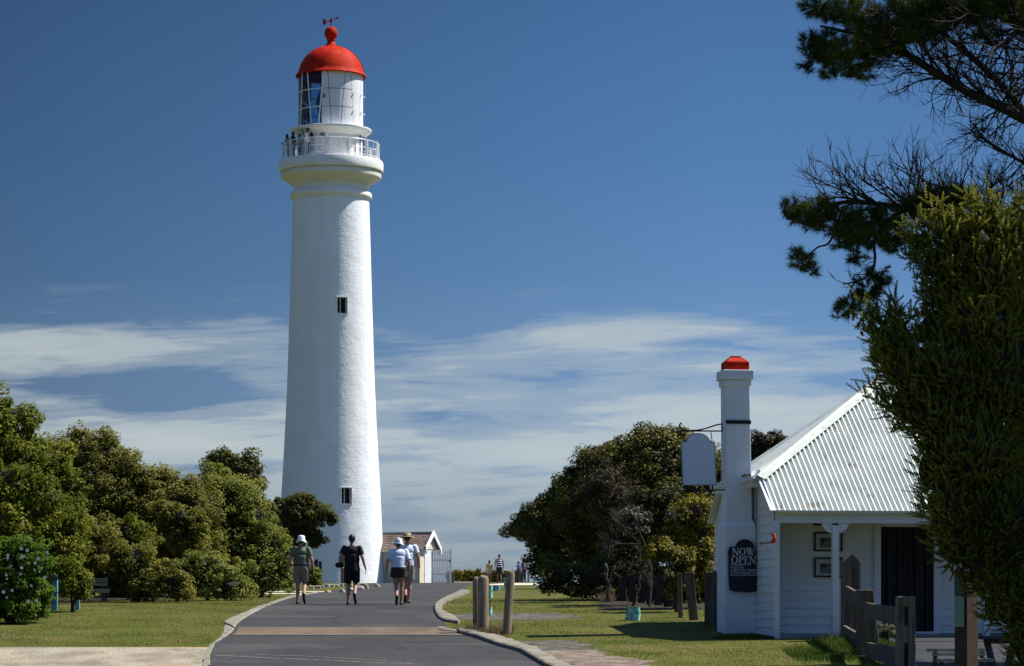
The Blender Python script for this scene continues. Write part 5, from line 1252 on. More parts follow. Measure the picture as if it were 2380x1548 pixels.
for bl, d_, m_, lb in (
    ([(200, 1290, 55, 40), (165, 1260, 50, 40), (215, 1240, 50, 40)], 72, lm_olive, 'brownish overhanging shrub above the dark hollow behind the blue posts'),
    ([(160, 1340, 30, 40), (182, 1350, 18, 30), (184, 1382, 18, 18)], 66, lm_bright, 'small leafy shrub between the blue posts and the pale bench'),
    ([(300, 1300, 52, 40), (345, 1345, 55, 44), (310, 1362, 42, 34), (390, 1350, 46, 42), (420, 1375, 28, 18)], 72, lm_yel_ := lm_olive, 'low olive shrub right of the pale bench'),
    ([(300, 1240, 45, 36), (330, 1262, 40, 32), (270, 1270, 34, 30)], 73.5, lm_bright, 'fresh green shoots in the middle of the left hedge'),
    ([(415, 1205, 44, 30), (450, 1225, 32, 30), (385, 1185, 30, 22), (430, 1262, 42, 26)], 75, lm_olive, 'leafy olive bough jutting out at mid height of the left hedge'),
    ([(455, 1320, 48, 42), (500, 1330, 42, 44), (470, 1362, 50, 28), (540, 1366, 48, 24)], 74, lm_sage, 'low bushy shrub at the lawn edge under the rounded sage tree'),
    ([(590, 1352, 46, 34), (630, 1342, 42, 36), (560, 1345, 30, 36), (655, 1350, 30, 26), (668, 1300, 16, 30)], 78, lm_sage, 'low sage shrub at the right end of the left hedge, nearest the white hat man')):
    tree('shrub', lb, 'shrub', bl, d_, m_, ((bl[0][0] + bl[1][0]) / 2, 1390), den=7, npl=60, rc=.19, tr=.05, lw=.05, ll=.08)
tree('tree', 'small dark flat topped tree in front of the left side of the lighthouse', 'tree',
     [(700, 1176, 40, 25), (668, 1186, 34, 26), (735, 1188, 30, 22), (757, 1202, 18, 13), (645, 1205, 28, 30), (700, 1208, 46, 28), (660, 1240, 30, 36), (728, 1250, 20, 17), (700, 1240, 28, 20), (650, 1275, 22, 30), (770, 1208, 8, 6)], 118, lm_dark, (672, 1362), den=7.5, npl=55, rc=.2, lw=.08, ll=.12, tr=.14, cf=.66)
tree('shrub', 'small dry shrub at the foot of the dark sign post', 'shrub', [(732, 1343, 15, 17), (722, 1330, 12, 18), (715, 1345, 10, 14)], 135, lm_sage, (728, 1362), den=14, npl=40, rc=.14, lw=.08, ll=.12, tr=.04)
# low hedge beyond the gate
hb = [(1056 + i * 13.5, 1341 - 2 * math.sin(i * 1.9), 12, 11 + 2 * math.sin(i * 2.3)) for i in range(12)]
tree('hedge', 'low wind clipped hedge along the cliff edge right of the white gate', 'hedge', hb, 198, lm_yel, (1130, 1352), den=9, npl=40, rc=.22, lw=.10, ll=.16, tr=.03, cf=.85)

# right of the drive
tree('tree', 'big dark windswept tree leaning left over the far end of the lawn', 'tree',
     [(1200, 1236, 27, 17), (1222, 1228, 30, 32), (1250, 1200, 34, 32), (1282, 1176, 34, 34), (1310, 1150, 34, 36), (1275, 1240, 55, 60), (1262, 1290, 34, 40), (1320, 1210, 60, 70), (1310, 1290, 60, 50), (1185, 1240, 10, 5), (1265, 1325, 26, 20)], 140, lm_mid, (1290, 1356), den=2.5, npl=80, rc=.42, lw=.085, ll=.14, tr=.22, depth=.7, flat=.7)
tree('tree', 'dark dome of windswept foliage in the middle of the right hand trees', 'tree',
     [(1335, 1122, 34, 34), (1370, 1092, 40, 36), (1402, 1068, 36, 32), (1430, 1070, 34, 34), (1350, 1180, 60, 80), (1400, 1160, 70, 95), (1392, 1270, 50, 58), (1430, 1290, 60, 70), (1385, 1330, 36, 34), (1425, 1340, 46, 36)], 110, lm_mid, (1390, 1372), den=3.0, npl=85, rc=.34, lw=.065, ll=.115, tr=.2, depth=1.7, flat=.7)
tree('tree', 'tall dark tree behind the hanging sign with a domed sunlit top', 'tree',
     [(1445, 1050, 36, 32), (1485, 1030, 36, 32), (1528, 1024, 38, 30), (1570, 1028, 36, 26), (1606, 1040, 32, 30), (1450, 1120, 65, 80), (1530, 1110, 85, 85), (1600, 1110, 60, 80), (1640, 1075, 34, 40), (1480, 1220, 70, 90), (1560, 1220, 80, 90), (1640, 1200, 40, 110), (1665, 1100, 30, 50)], 75, lm_mid, (1530, 1390), den=4.6, npl=85, rc=.28, lw=.05, ll=.09, tr=.2, depth=1.25, flat=.7)
tree('tree', 'grey green and reddish crown showing right of the chimney above the roof', 'tree',
     [(1765, 1040, 30, 28), (1800, 1036, 34, 28), (1835, 1045, 30, 26), (1780, 1075, 40, 36), (1835, 1080, 50, 40), (1740, 1060, 22, 30)], 92, lm_brown, (1790, 1380), den=8, npl=60, rc=.22, lw=.06, ll=.10)
tree('shrub', 'brown half dead bush with upright twigs in the middle of the dark trees', 'shrub',
     [(1405, 1120, 38, 46), (1440, 1160, 42, 46), (1400, 1180, 36, 40), (1370, 1140, 26, 34)], 72, lm_brown, (1420, 1390), den=5, npl=50, rc=.25, lw=.018, ll=.17, up=.1, tr=.06)
tree('shrub', 'olive shrub with thin upright shoots below the hanging sign', 'shrub',
     [(1505, 1180, 48, 44), (1550, 1165, 40, 40), (1480, 1210, 44, 36), (1530, 1220, 50, 50)], 69.5, lm_mid, (1510, 1395), den=6, npl=60, rc=.2, lw=.03, ll=.11, tr=.06)
tree('shrub', 'silvery grey leaves catching the sun amid the dark trees', 'shrub',
     [(1468, 1198, 28, 16), (1490, 1206, 20, 14), (1560, 1196, 16, 10)], 68.6, lm_silver, (1470, 1395), den=9, npl=34, rc=.14, lw=.045, ll=.09, tr=.04, cf=.5)
tree('shrub', 'large yellow green shrub against the left side of the chimney', 'shrub',
     [(1610, 1190, 44, 32), (1630, 1220, 36, 44), (1590, 1230, 44, 40), (1560, 1250, 38, 36), (1625, 1280, 38, 52), (1645, 1330, 22, 46)], 67.5, lm_yel, (1610, 1410), den=7.5, npl=60, rc=.19, tr=.06, lw=.05, ll=.08)
tree('shrub', 'yellow leaved shrub tumbling over the paling fence left of the leaning slab', 'shrub',
     [(1545, 1278, 34, 24), (1575, 1292, 26, 24), (1590, 1322, 26, 18), (1522, 1290, 22, 18), (1580, 1362, 16, 24)], 65.8, lm_yel, (1575, 1410), den=9, npl=60, rc=.15, tr=.05, lw=.05, ll=.08)
tree('shrub', 'dark low undergrowth at the foot of the dark trees', 'shrub', [(1460, 1330, 70, 50), (1380, 1340, 50, 40), (1530, 1350, 50, 40), (1300, 1340, 50, 30)], 74, lm_dark, (1450, 1390), den=4, npl=50, rc=.25, tr=.05)
tree('shrub', 'low dark undergrowth at the left end of the paling fence', 'shrub', [(1340, 1368, 40, 16), (1380, 1372, 36, 16), (1440, 1380, 30, 14)], 77, lm_dark, (1390, 1384), den=9, npl=45, rc=.14, tr=.03)
tree('shrub', 'dark shrub filling the gap behind the slab posts beside the chimney', 'shrub', [(1610, 1365, 40, 40), (1650, 1370, 36, 44), (1560, 1370, 30, 36)], 71, lm_dark, (1620, 1400), den=6, npl=50, rc=.2, tr=.05)
# bare twigs, drawn as tapering branching sprays
def spray(q, p, d, ln, r_, lv, curl=.25, up=.25, n=5, fork=(2, 3), spread=.7, shrink=.68, flatten=1.0, grav=0.0):
    pts = [Vector(p)]; d = Vector(d).normalized(); kids = []
    bend = Vector((random.gauss(0, curl), random.gauss(0, curl) * flatten, random.gauss(up, curl)))
    for i in range(n):
        d = (d + bend / n + Vector((random.gauss(0, .07), random.gauss(0, .07) * flatten, random.gauss(0, .07)))).normalized(); pts.append(pts[-1] + d * ln / n)
        if lv > 0 and i >= 1 and random.random() < .55: kids.append((pts[-1], d.copy()))
    q.tube(pts, [r_ * (1 - .55 * i / n) for i in range(n + 1)], 4 if lv < 2 else 6, cap=False)
    if lv > 0:
        kids += [(pts[-1], d.copy())] * random.randint(*fork)
        for kp, kd in kids:
            s_ = Vector((random.gauss(0, spread), random.gauss(0, spread) * flatten, random.gauss(0, spread)))
            spray(q, kp, kd + s_ * .8, ln * shrink * random.uniform(.6, 1.1), r_ * .5, lv - 1, curl, up, n, fork, spread, shrink, flatten)
    return pts
def twigs(name, label, cat, base, specs, m, d):
    o = empty(name, (P(base[0], base[1], d).x, d, gz(d)), 0, label, cat); q = MB()
    for x, y, dx, dz, ln, r_, lv in specs: spray(q, P(x, y, d + random.uniform(-.3, .3)), (dx, random.uniform(-.3, .1), dz), ln, r_, lv, flatten=.6)
    for v in q.v: v -= o.location
    return o, q
o, q = twigs('dead_shrub', 'tangle of dead grey twigs hanging in front of the dark trees', 'dead shrub', (1450, 1400),
    [(1490, 1262, -1, random.uniform(-.7, .7), .55, .010, 3) for _ in range(5)] + [(1470, 1230, -.8, random.uniform(0, .6), .4, .008, 2) for _ in range(4)] + [(1510, 1280, -.3, -.9, .5, .01, 2) for _ in range(4)], deadm, 68.3)
q.build('twigs', deadm, o); q = MB(); a_ = P(1510, 1400, 68.3) ; a_.z = gz(68.3); q.tube([a_ - o.location, P(1515, 1330, 68.3) - o.location, P(1498, 1262, 68.3) - o.location, P(1480, 1220, 68.3) - o.location], [.04, .03, .022, .01], 6); q.build('trunk', deadm, o)
g = G(1411, 1400); o = empty('dead_sapling', g, 0, 'twisted dead sapling held up by two stakes on the right lawn', 'dead tree'); s_ = S(g.y)
f_ = lambda x, y: Vector(((x - 1411) / s_, 0, (1400 - y) / s_))
q = MB(); q.tube([f_(1411, 1400), f_(1412, 1372), f_(1416, 1360), f_(1420, 1342), f_(1424, 1326), f_(1436, 1320), f_(1441, 1308)], [.02, .02, .032, .035, .036, .03, .012], 6)
for x, y, dx, dz in ((1421, 1340, -1, .2), (1424, 1328, .7, -.5), (1418, 1352, .8, .3), (1412, 1362, -1, -.1), (1416, 1360, .6, -.8), (1434, 1321, .5, .6)): spray(q, f_(x, y), (dx, 0, dz), .2, .011, 1)
q.build('trunk', deadm, o)
q = MB(); q.bar(f_(1407, 1404), f_(1410, 1361), .026); q.build('stake', stake_m, o); q = MB(); q.bar(f_(1415, 1404), f_(1414, 1361), .026); q.build('stake', stake_m, o)
# small weeds
tree('shrub', 'pale green weed clump behind the split fence near the door', 'shrub', [(2060, 1467, 22, 14), (2078, 1476, 20, 12)], 53.5, leafmat('pale weed', (.05, .06, .03), (.12, .14, .07), (.22, .24, .13), 2), (2065, 1490), den=40, npl=40, rc=.07, lw=.02, ll=.05, tr=.015, cf=.5)

# ------------------------------------------------------------------ pine at the upper right
pined = 30.0; ps = S(pined)
needle_m = leafmat('pine needles', (0.014, 0.024, 0.006), (0.045, 0.068, 0.012), (0.20, 0.22, 0.030), 1.6, .12, vary=.35)
pbark = mat('dark pine bark', (0.020, 0.015, 0.012), (0.045, 0.035, 0.028), 8, .95, .8, 30)
pine = empty('pine_tree', (P(2760, 0, pined).x, pined, gz(pined)), 0, 'dark pine reaching in from the upper right with needle tufts and bare twigs', 'tree')
PO = pine.location
def PP(x, y, dz=0.0): return P(x, y, pined + dz)
q = MB()
tx = PP(2760, 700).x
q.tube([(tx + .1, pined, gz(pined) - .2), (tx, pined, 2), (tx - .1, pined, 5), (tx + .1, pined, 9)], [.34, .30, .24, .10], 12)
q.build('trunk', pbark, pine, smooth=True)
for v in pine.children[0].data.vertices: v.co -= PO
limbs = [([(2760, 420), (2560, 350), (2400, 284), (2330, 250), (2250, 214), (2180, 172), (2110, 126), (2060, 92), (2010, 84), (1950, 70), (1905, 60)], .075, .010),
         ([(2400, 284), (2320, 190), (2220, 100), (2150, 50), (2100, 20)], .045, .015),
         ([(2760, 640), (2560, 580), (2400, 540), (2330, 528), (2260, 520), (2190, 508), (2110, 486), (2040, 474), (1960, 470), (1880, 492), (1830, 510)], .070, .010),
         ([(2110, 486), (2060, 515), (2032, 560), (2034, 600), (2026, 632), (1998, 652), (1960, 660)], .022, .008),
         ([(2026, 632), (2032, 656), (2050, 672), (2080, 706)], .012, .005),
         ([(1990, 650), (1978, 672), (1968, 700)], .010, .005),
         ([(1960, 480), (1930, 560), (1900, 575), (1872, 600)], .014, .007),
         ([(2700, 560), (2500, 460), (2400, 392), (2330, 350), (2285, 320), (2262, 286)], .028, .007),
         ([(2560, 350), (2450, 180), (2380, 60), (2330, -20)], .06, .03), ([(2700, 300), (2500, 80), (2400, -80)], .08, .03)]
q = MB(); paths = []
for pl, r0, r1 in limbs:
    n_ = len(pl); dz = random.uniform(-.15, .15); pts = [PP(x, y, dz * i / n_ + .04 * math.sin(i * 2.1)) for i, (x, y) in enumerate(pl)]
    sm_p = []
    for i in range(n_ - 1):
        p0, p1, p2, p3 = pts[max(i - 1, 0)], pts[i], pts[i + 1], pts[min(i + 2, n_ - 1)]
        for k in range(4):
            t_ = k / 4; sm_p.append(.5 * ((2 * p1) + (-p0 + p2) * t_ + (2 * p0 - 5 * p1 + 4 * p2 - p3) * t_ ** 2 + (-p0 + 3 * p1 - 3 * p2 + p3) * t_ ** 3))
    sm_p.append(pts[-1]); rr = [r0 + (r1 - r0) * i / (len(sm_p) - 1) for i in range(len(sm_p))]
    q.tube(sm_p, rr, 8); paths.append(sm_p)
for v in q.v: v -= PO
q.build('limb', pbark, pine, smooth=True)
q = MB(); random.seed(21)
def sprays(path, f0, f1, n_, ln, r_, lv, dirs, up=.35, spread=.6):
    for _ in range(n_):
        i = int((f0 + (f1 - f0) * random.random()) * (len(path) - 1)); p = path[i]; dx, dz = random.choice(dirs)
        spray(q, p, (dx + random.gauss(0, .2), random.gauss(0, .4), dz + random.gauss(0, .2)), ln * random.uniform(.6, 1.15), r_, lv, curl=.5, up=up, spread=spread, flatten=.8)
sprays(paths[2], .42, .80, 26, .42, .013, 2, [(-1, .5), (-.9, .9), (-1, .2)], .45)
sprays(paths[2], .25, .6, 30, .48, .013, 2, [(-1, .6), (-.7, .9), (-.9, .1)], .4)
sprays(paths[0], .22, .62, 34, .50, .014, 2, [(-1, .5), (-.8, 1), (-1, .9)], .2)
sprays(paths[0], .3, .7, 12, .35, .009, 2, [(-1, -.1), (-1, -.4)], .35)
sprays(paths[1], .0, .8, 34, .5, .014, 2, [(-1, .2), (.5, .7), (.8, .1), (-.6, -.5)], .1)
sprays(paths[8], .3, .9, 26, .55, .015, 2, [(-1, .1), (-.8, -.5), (-.6, .6)], .1)
sprays(paths[7], .45, 1.0, 10, .26, .007, 1, [(-1, .6), (-.8, -.3), (-.3, 1)], .3)
sprays(paths[2], .12, .3, 22, .6, .012, 2, [(-.6, 1), (-.9, .6), (-.2, 1)], .3)
sprays(paths[7], .2, .6, 16, .4, .009, 2, [(-.7, 1), (-1, .4), (-.6, -.6)], .2)
sprays(paths[3], .3, 1.0, 10, .18, .006, 1, [(-1, .3), (-1, -.3), (.8, -.3)], .1)
for v in q.v: v -= PO
q.build('twigs', pbark, pine)
def needles(cl, per, shoots_f, ln=.085, wd=.0048):
    V = []
    for (x, y, rx, ry) in cl:
        n_ = max(3, int(rx * ry * shoots_f)); 
        for _ in range(n_):
            a = random.uniform(0, 6.283); r_ = math.sqrt(random.random()); c = np.array(tuple(PP(x + rx * r_ * math.cos(a), y + ry * r_ * math.sin(a), random.uniform(-1, 1) * rx / ps * .8)))
            ax = np.array([math.cos(a) * r_ * 1.0 + random.gauss(0, .35), random.gauss(0, .5), -math.sin(a) * r_ * .6 + .35 + random.gauss(0, .3)]); ax /= np.linalg.norm(ax)
            t_ = rng.uniform(0, 1, (per, 1)); base = c + ax * (t_ * .10 - .05)
            dr = ax * rng.uniform(.25, 1.1, (per, 1)) + unit(rng.normal(size=(per, 3))) * .85; dr = unit(dr)
            l_ = ln * rng.uniform(.7, 1.2, (per, 1)); sd_ = unit(np.cross(dr, rng.normal(size=(per, 3)))) * wd / 2
            V.append(np.stack([base - sd_, base + sd_, base + dr * l_], 1).reshape(-1, 3))
    return np.concatenate(V)
cl1 = [(1893, 12, 30, 26), (1930, 30, 30, 22), (1975, 30, 42, 34), (2020, 55, 46, 46), (1915, 88, 30, 22), (1880, 100, 22, 20), (1893, 140, 34, 24), (1935, 128, 38, 34), (1985, 120, 46, 44), (2030, 112, 40, 40), (1940, 172, 28, 12), (2000, 168, 34, 16),
       (2075, 75, 50, 44), (2130, 50, 50, 50), (2180, 30, 60, 42), (2250, 20, 60, 38), (2310, 22, 60, 44), (2370, 30, 50, 44), (2120, 8, 60, 30), (2220, 0, 70, 30), (2330, 0, 60, 30), (2160, 90, 26, 16), (2290, 82, 26, 18)]
cl2 = [(1838, 486, 26, 20), (1870, 500, 34, 26), (1905, 490, 36, 26), (1890, 520, 30, 18), (1950, 515, 40, 36), (1985, 540, 42, 34), (2030, 545, 40, 34), (2070, 545, 34, 34), (2010, 500, 40, 26), (2060, 500, 34, 20), (1960, 560, 30, 20), (2085, 575, 18, 12),
       (2125, 480, 30, 24), (2160, 465, 36, 28), (2205, 460, 42, 30), (2245, 462, 30, 26), (2180, 490, 40, 20), (1865, 605, 26, 20), (1880, 628, 16, 14), (1851, 590, 14, 12), (1992, 592, 22, 16), (2035, 640, 22, 13), (2015, 668, 28, 22), (2050, 652, 20, 14), (1972, 712, 28, 20), (1950, 728, 14, 10), (2084, 722, 14, 10), (2000, 690, 20, 12), (2035, 688, 16, 10)]
V = np.concatenate([needles(cl1, 80, .040), needles(cl2, 80, .042)]) - np.array(tuple(PO))
link('foliage', npmesh('foliage', V, np.arange(len(V)).reshape(-1, 3), 3), needle_m, pine)
# the rest of the crown, above and to the right of the view, shades what stands under it
big = []
for i in range(46):
    x_ = random.uniform(8.6, 13); z_ = random.uniform(3.2, 10.0); y_ = random.uniform(26, 38)
    if z_ < 7.6 and x_ < y_ * .19 + 1.0: continue
    if (HY - 0) / F * y_ + .8 > z_ and x_ < y_ * .186 + 1.2: continue
    big.append((Vector((x_, y_, z_)), (random.uniform(.9, 1.5), random.uniform(.9, 1.5), random.uniform(.5, .8))))
V, _, _ = crown_arrays(big, 3.0, 40, .05, .16, .3, back=1.0)
leafobj('unseen_foliage', V - np.array(tuple(PO)), needle_m, pine)

# ------------------------------------------------------------------ bottlebrush bush, right foreground
bsd = 18.4; bs = S(bsd)
bush_m = leafmat('bottlebrush leaves', (0.029, 0.042, 0.008), (0.104, 0.118, 0.018), (0.327, 0.306, 0.044), 1.3, .2, vary=.5)
bushb = [(2330, 560, 70, 62), (2240, 575, 75, 52), (2180, 610, 40, 50), (2300, 640, 90, 80), (2200, 680, 55, 60), (2280, 760, 100, 90), (2180, 760, 50, 50), (2085, 808, 54, 38), (2056, 778, 28, 28), (2110, 850, 78, 66), (2210, 870, 110, 95), (2330, 880, 110, 130),
         (2120, 940, 66, 60), (2190, 960, 100, 90), (2260, 1050, 120, 110), (2170, 1090, 46, 66), (2220, 1170, 84, 88), (2330, 1200, 110, 130), (2230, 1260, 66, 66), (2300, 1330, 64, 74), (2350, 1400, 54, 74), (2390, 1490, 44, 80), (2410, 1400, 70, 90), (2310, 1410, 30, 46)]
bush = empty('bottlebrush_bush', (P(2380, 1400, bsd).x, bsd + .2, gz(bsd)), 0, 'large dark bottlebrush bush with sunlit spiky tips at the right edge', 'bush'); BO = np.array(tuple(bush.location))
bb = B3(bushb, bsd, .85) ; shade_blobs = [(Vector((4.40 + .12 * math.sin(k * 2.1), bsd + .30 + .3 * math.sin(k * 1.7), -1.5 + k * .24)), (.62, .8, .50)) for k in range(15)]  # unseen blobs added right of the view to keep sun off the bush
shade_blobs += [(Vector((5.1 + .12 * math.sin(k * 2.7), bsd + .55 + .3 * math.sin(k * 1.3), -1.3 + k * .385)), (.62, .95, .58)) for k in range(15)] + [(Vector((5.9, bsd + .8, -1.0 + .52 * k)), (.7, .95, .65)) for k in range(13)]
def sprigs(blobs, den, ln, leafl, leafw, per, tips=True, back=.35):
    C = np.array([tuple(b[0]) for b in blobs]); Rr = np.array([b[1] for b in blobs]); Pp, Dd = [], []
    for i, (c, r_) in enumerate(zip(C, Rr)):
        n = int(4 * np.pi * (r_[0] * r_[2]) * den) + 4; d = unit(rng.normal(size=(n, 3))); p = c + d * r_ * rng.uniform(.72, 1.0, (n, 1)); keep = np.ones(n, bool)
        for j in range(len(C)):
            if j != i: keep &= (((p - C[j]) / Rr[j]) ** 2).sum(1) > .60
        keep &= (d[:, 1] < .2) | (rng.random(n) < back); Pp.append(p[keep]); Dd.append(unit(d / r_)[keep])
    p, d = np.concatenate(Pp), np.concatenate(Dd); m = len(p)
    ax = d * .75 + np.array([-.12, 0, .55]) + rng.normal(size=(m, 3)) * .33; ax = unit(ax); L_ = ln * rng.uniform(.55, 1.3, (m, 1))
    t_ = np.linspace(0, 1, per)[None, :, None]; bend = rng.normal(size=(m, 3)) * .15; bend[:, 2] += .12
    pos = p[:, None] + ax[:, None] * L_[:, None] * t_ + bend[:, None] * L_[:, None] * t_ ** 2
    ref = unit(np.cross(ax, np.array([.3, .5, .81]))); r2_ = np.cross(ax, ref)
    ang = (np.arange(per) * 2.4)[None, :] + rng.uniform(0, 6.28, (m, 1)); 
    rad = ref[:, None] * np.cos(ang)[..., None] + r2_[:, None] * np.sin(ang)[..., None]
    dr = rad * .75 + ax[:, None] * .75; dr /= np.linalg.norm(dr, axis=2, keepdims=True)
    sw = np.cross(dr, ax[:, None]); sw /= np.maximum(np.linalg.norm(sw, axis=2, keepdims=True), 1e-6)
    ll_ = leafl * (1 - .45 * t_ ** 3) * rng.uniform(.8, 1.2, (m, per, 1))
    V = np.stack([pos, pos + dr * ll_ * .5 + sw * leafw / 2, pos + dr * ll_, pos + dr * ll_ * .5 - sw * leafw / 2], 2)
    return V.reshape(-1, 3), p, ax, L_
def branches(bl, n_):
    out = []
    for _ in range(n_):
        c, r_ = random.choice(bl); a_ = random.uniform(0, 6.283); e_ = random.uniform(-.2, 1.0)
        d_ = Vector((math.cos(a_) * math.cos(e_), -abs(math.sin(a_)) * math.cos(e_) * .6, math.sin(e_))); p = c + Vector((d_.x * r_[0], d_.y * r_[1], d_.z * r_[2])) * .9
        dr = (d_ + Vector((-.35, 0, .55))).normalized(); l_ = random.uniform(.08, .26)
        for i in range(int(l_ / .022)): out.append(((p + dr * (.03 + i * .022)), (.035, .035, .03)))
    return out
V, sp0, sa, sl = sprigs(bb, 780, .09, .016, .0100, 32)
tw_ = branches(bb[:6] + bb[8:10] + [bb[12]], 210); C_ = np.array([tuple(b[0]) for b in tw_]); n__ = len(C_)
def sprig_at(p, ax, ln, leafl, leafw, per):
    m = len(p); L_ = ln * rng.uniform(.6, 1.3, (m, 1)); t_ = np.linspace(0, 1, per)[None, :, None]; pos = p[:, None] + ax[:, None] * L_[:, None] * t_
    ref = unit(np.cross(ax, np.array([.3, .5, .81]))); r2_ = np.cross(ax, ref); ang = (np.arange(per) * 2.4)[None, :] + rng.uniform(0, 6.28, (m, 1)); rad = ref[:, None] * np.cos(ang)[..., None] + r2_[:, None] * np.sin(ang)[..., None]
    dr = rad * .75 + ax[:, None] * .75; dr /= np.linalg.norm(dr, axis=2, keepdims=True); sw = np.cross(dr, ax[:, None]); sw /= np.maximum(np.linalg.norm(sw, axis=2, keepdims=True), 1e-6); ll_ = leafl * (1 - .45 * t_ ** 3)
    return np.stack([pos, pos + dr * ll_ * .5 + sw * leafw / 2, pos + dr * ll_, pos + dr * ll_ * .5 - sw * leafw / 2], 2).reshape(-1, 3)
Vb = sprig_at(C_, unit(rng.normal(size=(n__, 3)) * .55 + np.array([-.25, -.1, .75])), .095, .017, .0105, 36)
lit_m = leafmat('bottlebrush leaves painted sunlit', (0.06, 0.075, 0.009), (0.16, 0.17, 0.020), (0.33, 0.31, 0.045), 1.3, .3, vary=.5)  # brighter copy of the leaf colour, paints sunlight onto the outer sprigs
leafobj('sunlit_tone_sprigs', Vb - BO, lit_m, bush)
leafobj('foliage', V - BO, bush_m, bush)
V2, _, _ = crown_arrays(shade_blobs, 12, 40, .02, .05, .14, back=.8)
leafobj('unseen_foliage', V2 - BO, bush_m, bush)  # leaves on the added sun blockers outside the view
core([(b[0] - bush.location, b[1]) for b in bb + shade_blobs], bush, .74, fill_m)
q = MB()
for tgt in [(2300, 640), (2240, 700), (2200, 900), (2300, 1000), (2260, 1180)]:
    a_ = Vector((P(2480, 1500, bsd).x, bsd + .3, gz(bsd) - .1)); b_ = P(tgt[0], tgt[1], bsd); m_ = a_.lerp(b_, .5) + Vector((.22, .1, -.05)); q.tube([a_, a_.lerp(m_, .5), m_, m_.lerp(b_, .5), b_], [.05, .04, .03, .02, .008], 6)
for v in q.v: v -= bush.location
q.build('stem', bark, bush)
q = MB()
for x, y in ((2282, 544), (2368, 580), (2290, 552)):
    c = P(x, y, bsd - .18) - bush.location
    for i in range(40): d_ = Vector((random.gauss(0, 1), random.gauss(0, 1), random.gauss(0, 1))).normalized(); q.bar(c + Vector((0, 0, random.uniform(-.03, .03))), c + d_ * .022, .003)
q.build('flower_spike', mat('cream flower filaments', (0.50, 0.42, 0.30), rough=.8), bush)
# unseen trees added beside the camera's side of the cottage, just out of view: they close off the sky for its front
def side_tree(x_, y_, zc, rr, label):
    o = empty('shade_tree', (x_, y_, gz(y_)), 0, label, 'tree', 'unseen trees added to shade the cottage front')
    bl = [(Vector((x_ + random.uniform(-1, 1) * rr * .6, y_ + random.uniform(-1, 1) * rr * .6, zc + random.uniform(-1, 1) * rr * .8)), (rr * .6, rr * .6, rr * .55)) for _ in range(9)]
    V, _, _ = crown_arrays(bl, 2.2, 30, .12, .2, .4, back=1.0); leafobj('foliage', V - np.array(tuple(o.location)), lm_dark, o)
    core([(b[0] - o.location, b[1]) for b in bl], o, .7)
    tk = trunk(o, (x_, y_, 0), [bl[0][0], bl[1][0], bl[2][0]], .2)
    for v in tk.data.vertices: v.co -= o.location
side_tree(12.2, 44.5, 3.6, 2.8, 'dense unseen shade tree added right of the view, near the cottage front')
side_tree(10.8, 36.5, 3.4, 2.6, 'dense unseen shade tree added right of the view, behind the pine trunk')
side_tree(11.0, 49.0, 4.2, 2.6, 'tall unseen shade tree added right of the view, beside the verandah')

# ================================================================== SMALL THINGS
rock_m = mat('pale garden rock', (0.36, 0.31, 0.24), (0.52, 0.47, 0.39), 3, .9, .8, 6, bdist=.05)
rock_o = mat('orange garden rock', (0.40, 0.24, 0.12), (0.50, 0.36, 0.22), 3, .9, .8, 6, bdist=.05)
def rock(x, y, wpx, hpx, m, lab, seed, dd=None):
    g = G(x, y); s = S(g.y); bm_ = bmesh.new(); bmesh.ops.create_icosphere(bm_, subdivisions=3, radius=1)
    for v in bm_.verts:
        n_ = 1 + .35 * mnoise.noise(v.co * 1.1 + Vector((seed, 0, 0))) + .1 * mnoise.noise(v.co * 3); c = v.co * n_
        v.co = Vector((c.x * wpx / 2 / s, c.y * wpx / 2 / s * .7, max(c.z, -.3) * hpx / 2 / s * 1.3 + .3 * hpx / 2 / s))
    me = bpy.data.meshes.new('garden_rock'); bm_.to_mesh(me); bm_.free(); return tag(link('garden_rock', me, m, loc=g, smooth=True), lab, 'rock', 'rocks beside the curved drive')
rock(762, 1378, 16, 9, rock_o, 'low orange brown rock, leftmost of the rocks beside the curved drive', 1)
rock(795, 1378, 14, 13, rock_m, 'rounded pale rock with a dark shaded left side, second from the left', 2)
rock(817, 1374, 22, 11, rock_m, 'widest pale rock in the middle of the roadside rocks', 3)
rock(838, 1371, 17, 12, rock_m, 'pale wedge shaped rock right of the widest rock', 4)
rock(852, 1369, 10, 13, rock_o, 'narrow upright brown rock at the right end of the row', 5)
rock(877, 1364, 13, 9, rock_m, 'small pale rock between the legs of the walker in black', 6)
q = MB(); random.seed(5)
x = 718.0
so = empty('stone_edging', G(790, 1362), 0, 'low edging of flat pale stones round the lighthouse bed', 'edging')
while x < 850:
    wp = random.uniform(7, 16); y = 1369 - (x - 718) * .05 if x < 750 else 1364.5 - (x - 750) * .03; g = G(x + wp / 2, y); s = S(g.y); q = MB(); q.box(g - so.location + Vector((0, 0, .04)), (wp / s * .94, .3, random.uniform(.10, .2)), random.uniform(-.05, .05)); q.build('stone', rock_m, so, bevel=.03); x += wp
# small bird in flight
bd = empty('bird', P(2065, 622, 45), 0, 'tiny dark bird in flight against the sky below the pine', 'bird')
q = MB(); q.tube([(-.055, 0, 0), (-.03, 0, .006), (.01, 0, .008), (.04, 0, .004), (.055, 0, 0)], [.004, .014, .017, .012, .003], 8)
q.add([(-.02, 0, .01), (.02, 0, .01), (.03, -.09, .035), (-.005, -.10, .03)], [[0, 1, 2, 3]]); q.add([(-.02, 0, .01), (.02, 0, .01), (.0, .10, .02), (-.03, .09, .02)], [[0, 1, 2, 3]]); q.build('body', mat('bird feathers', (.05, .06, .06)), bd)

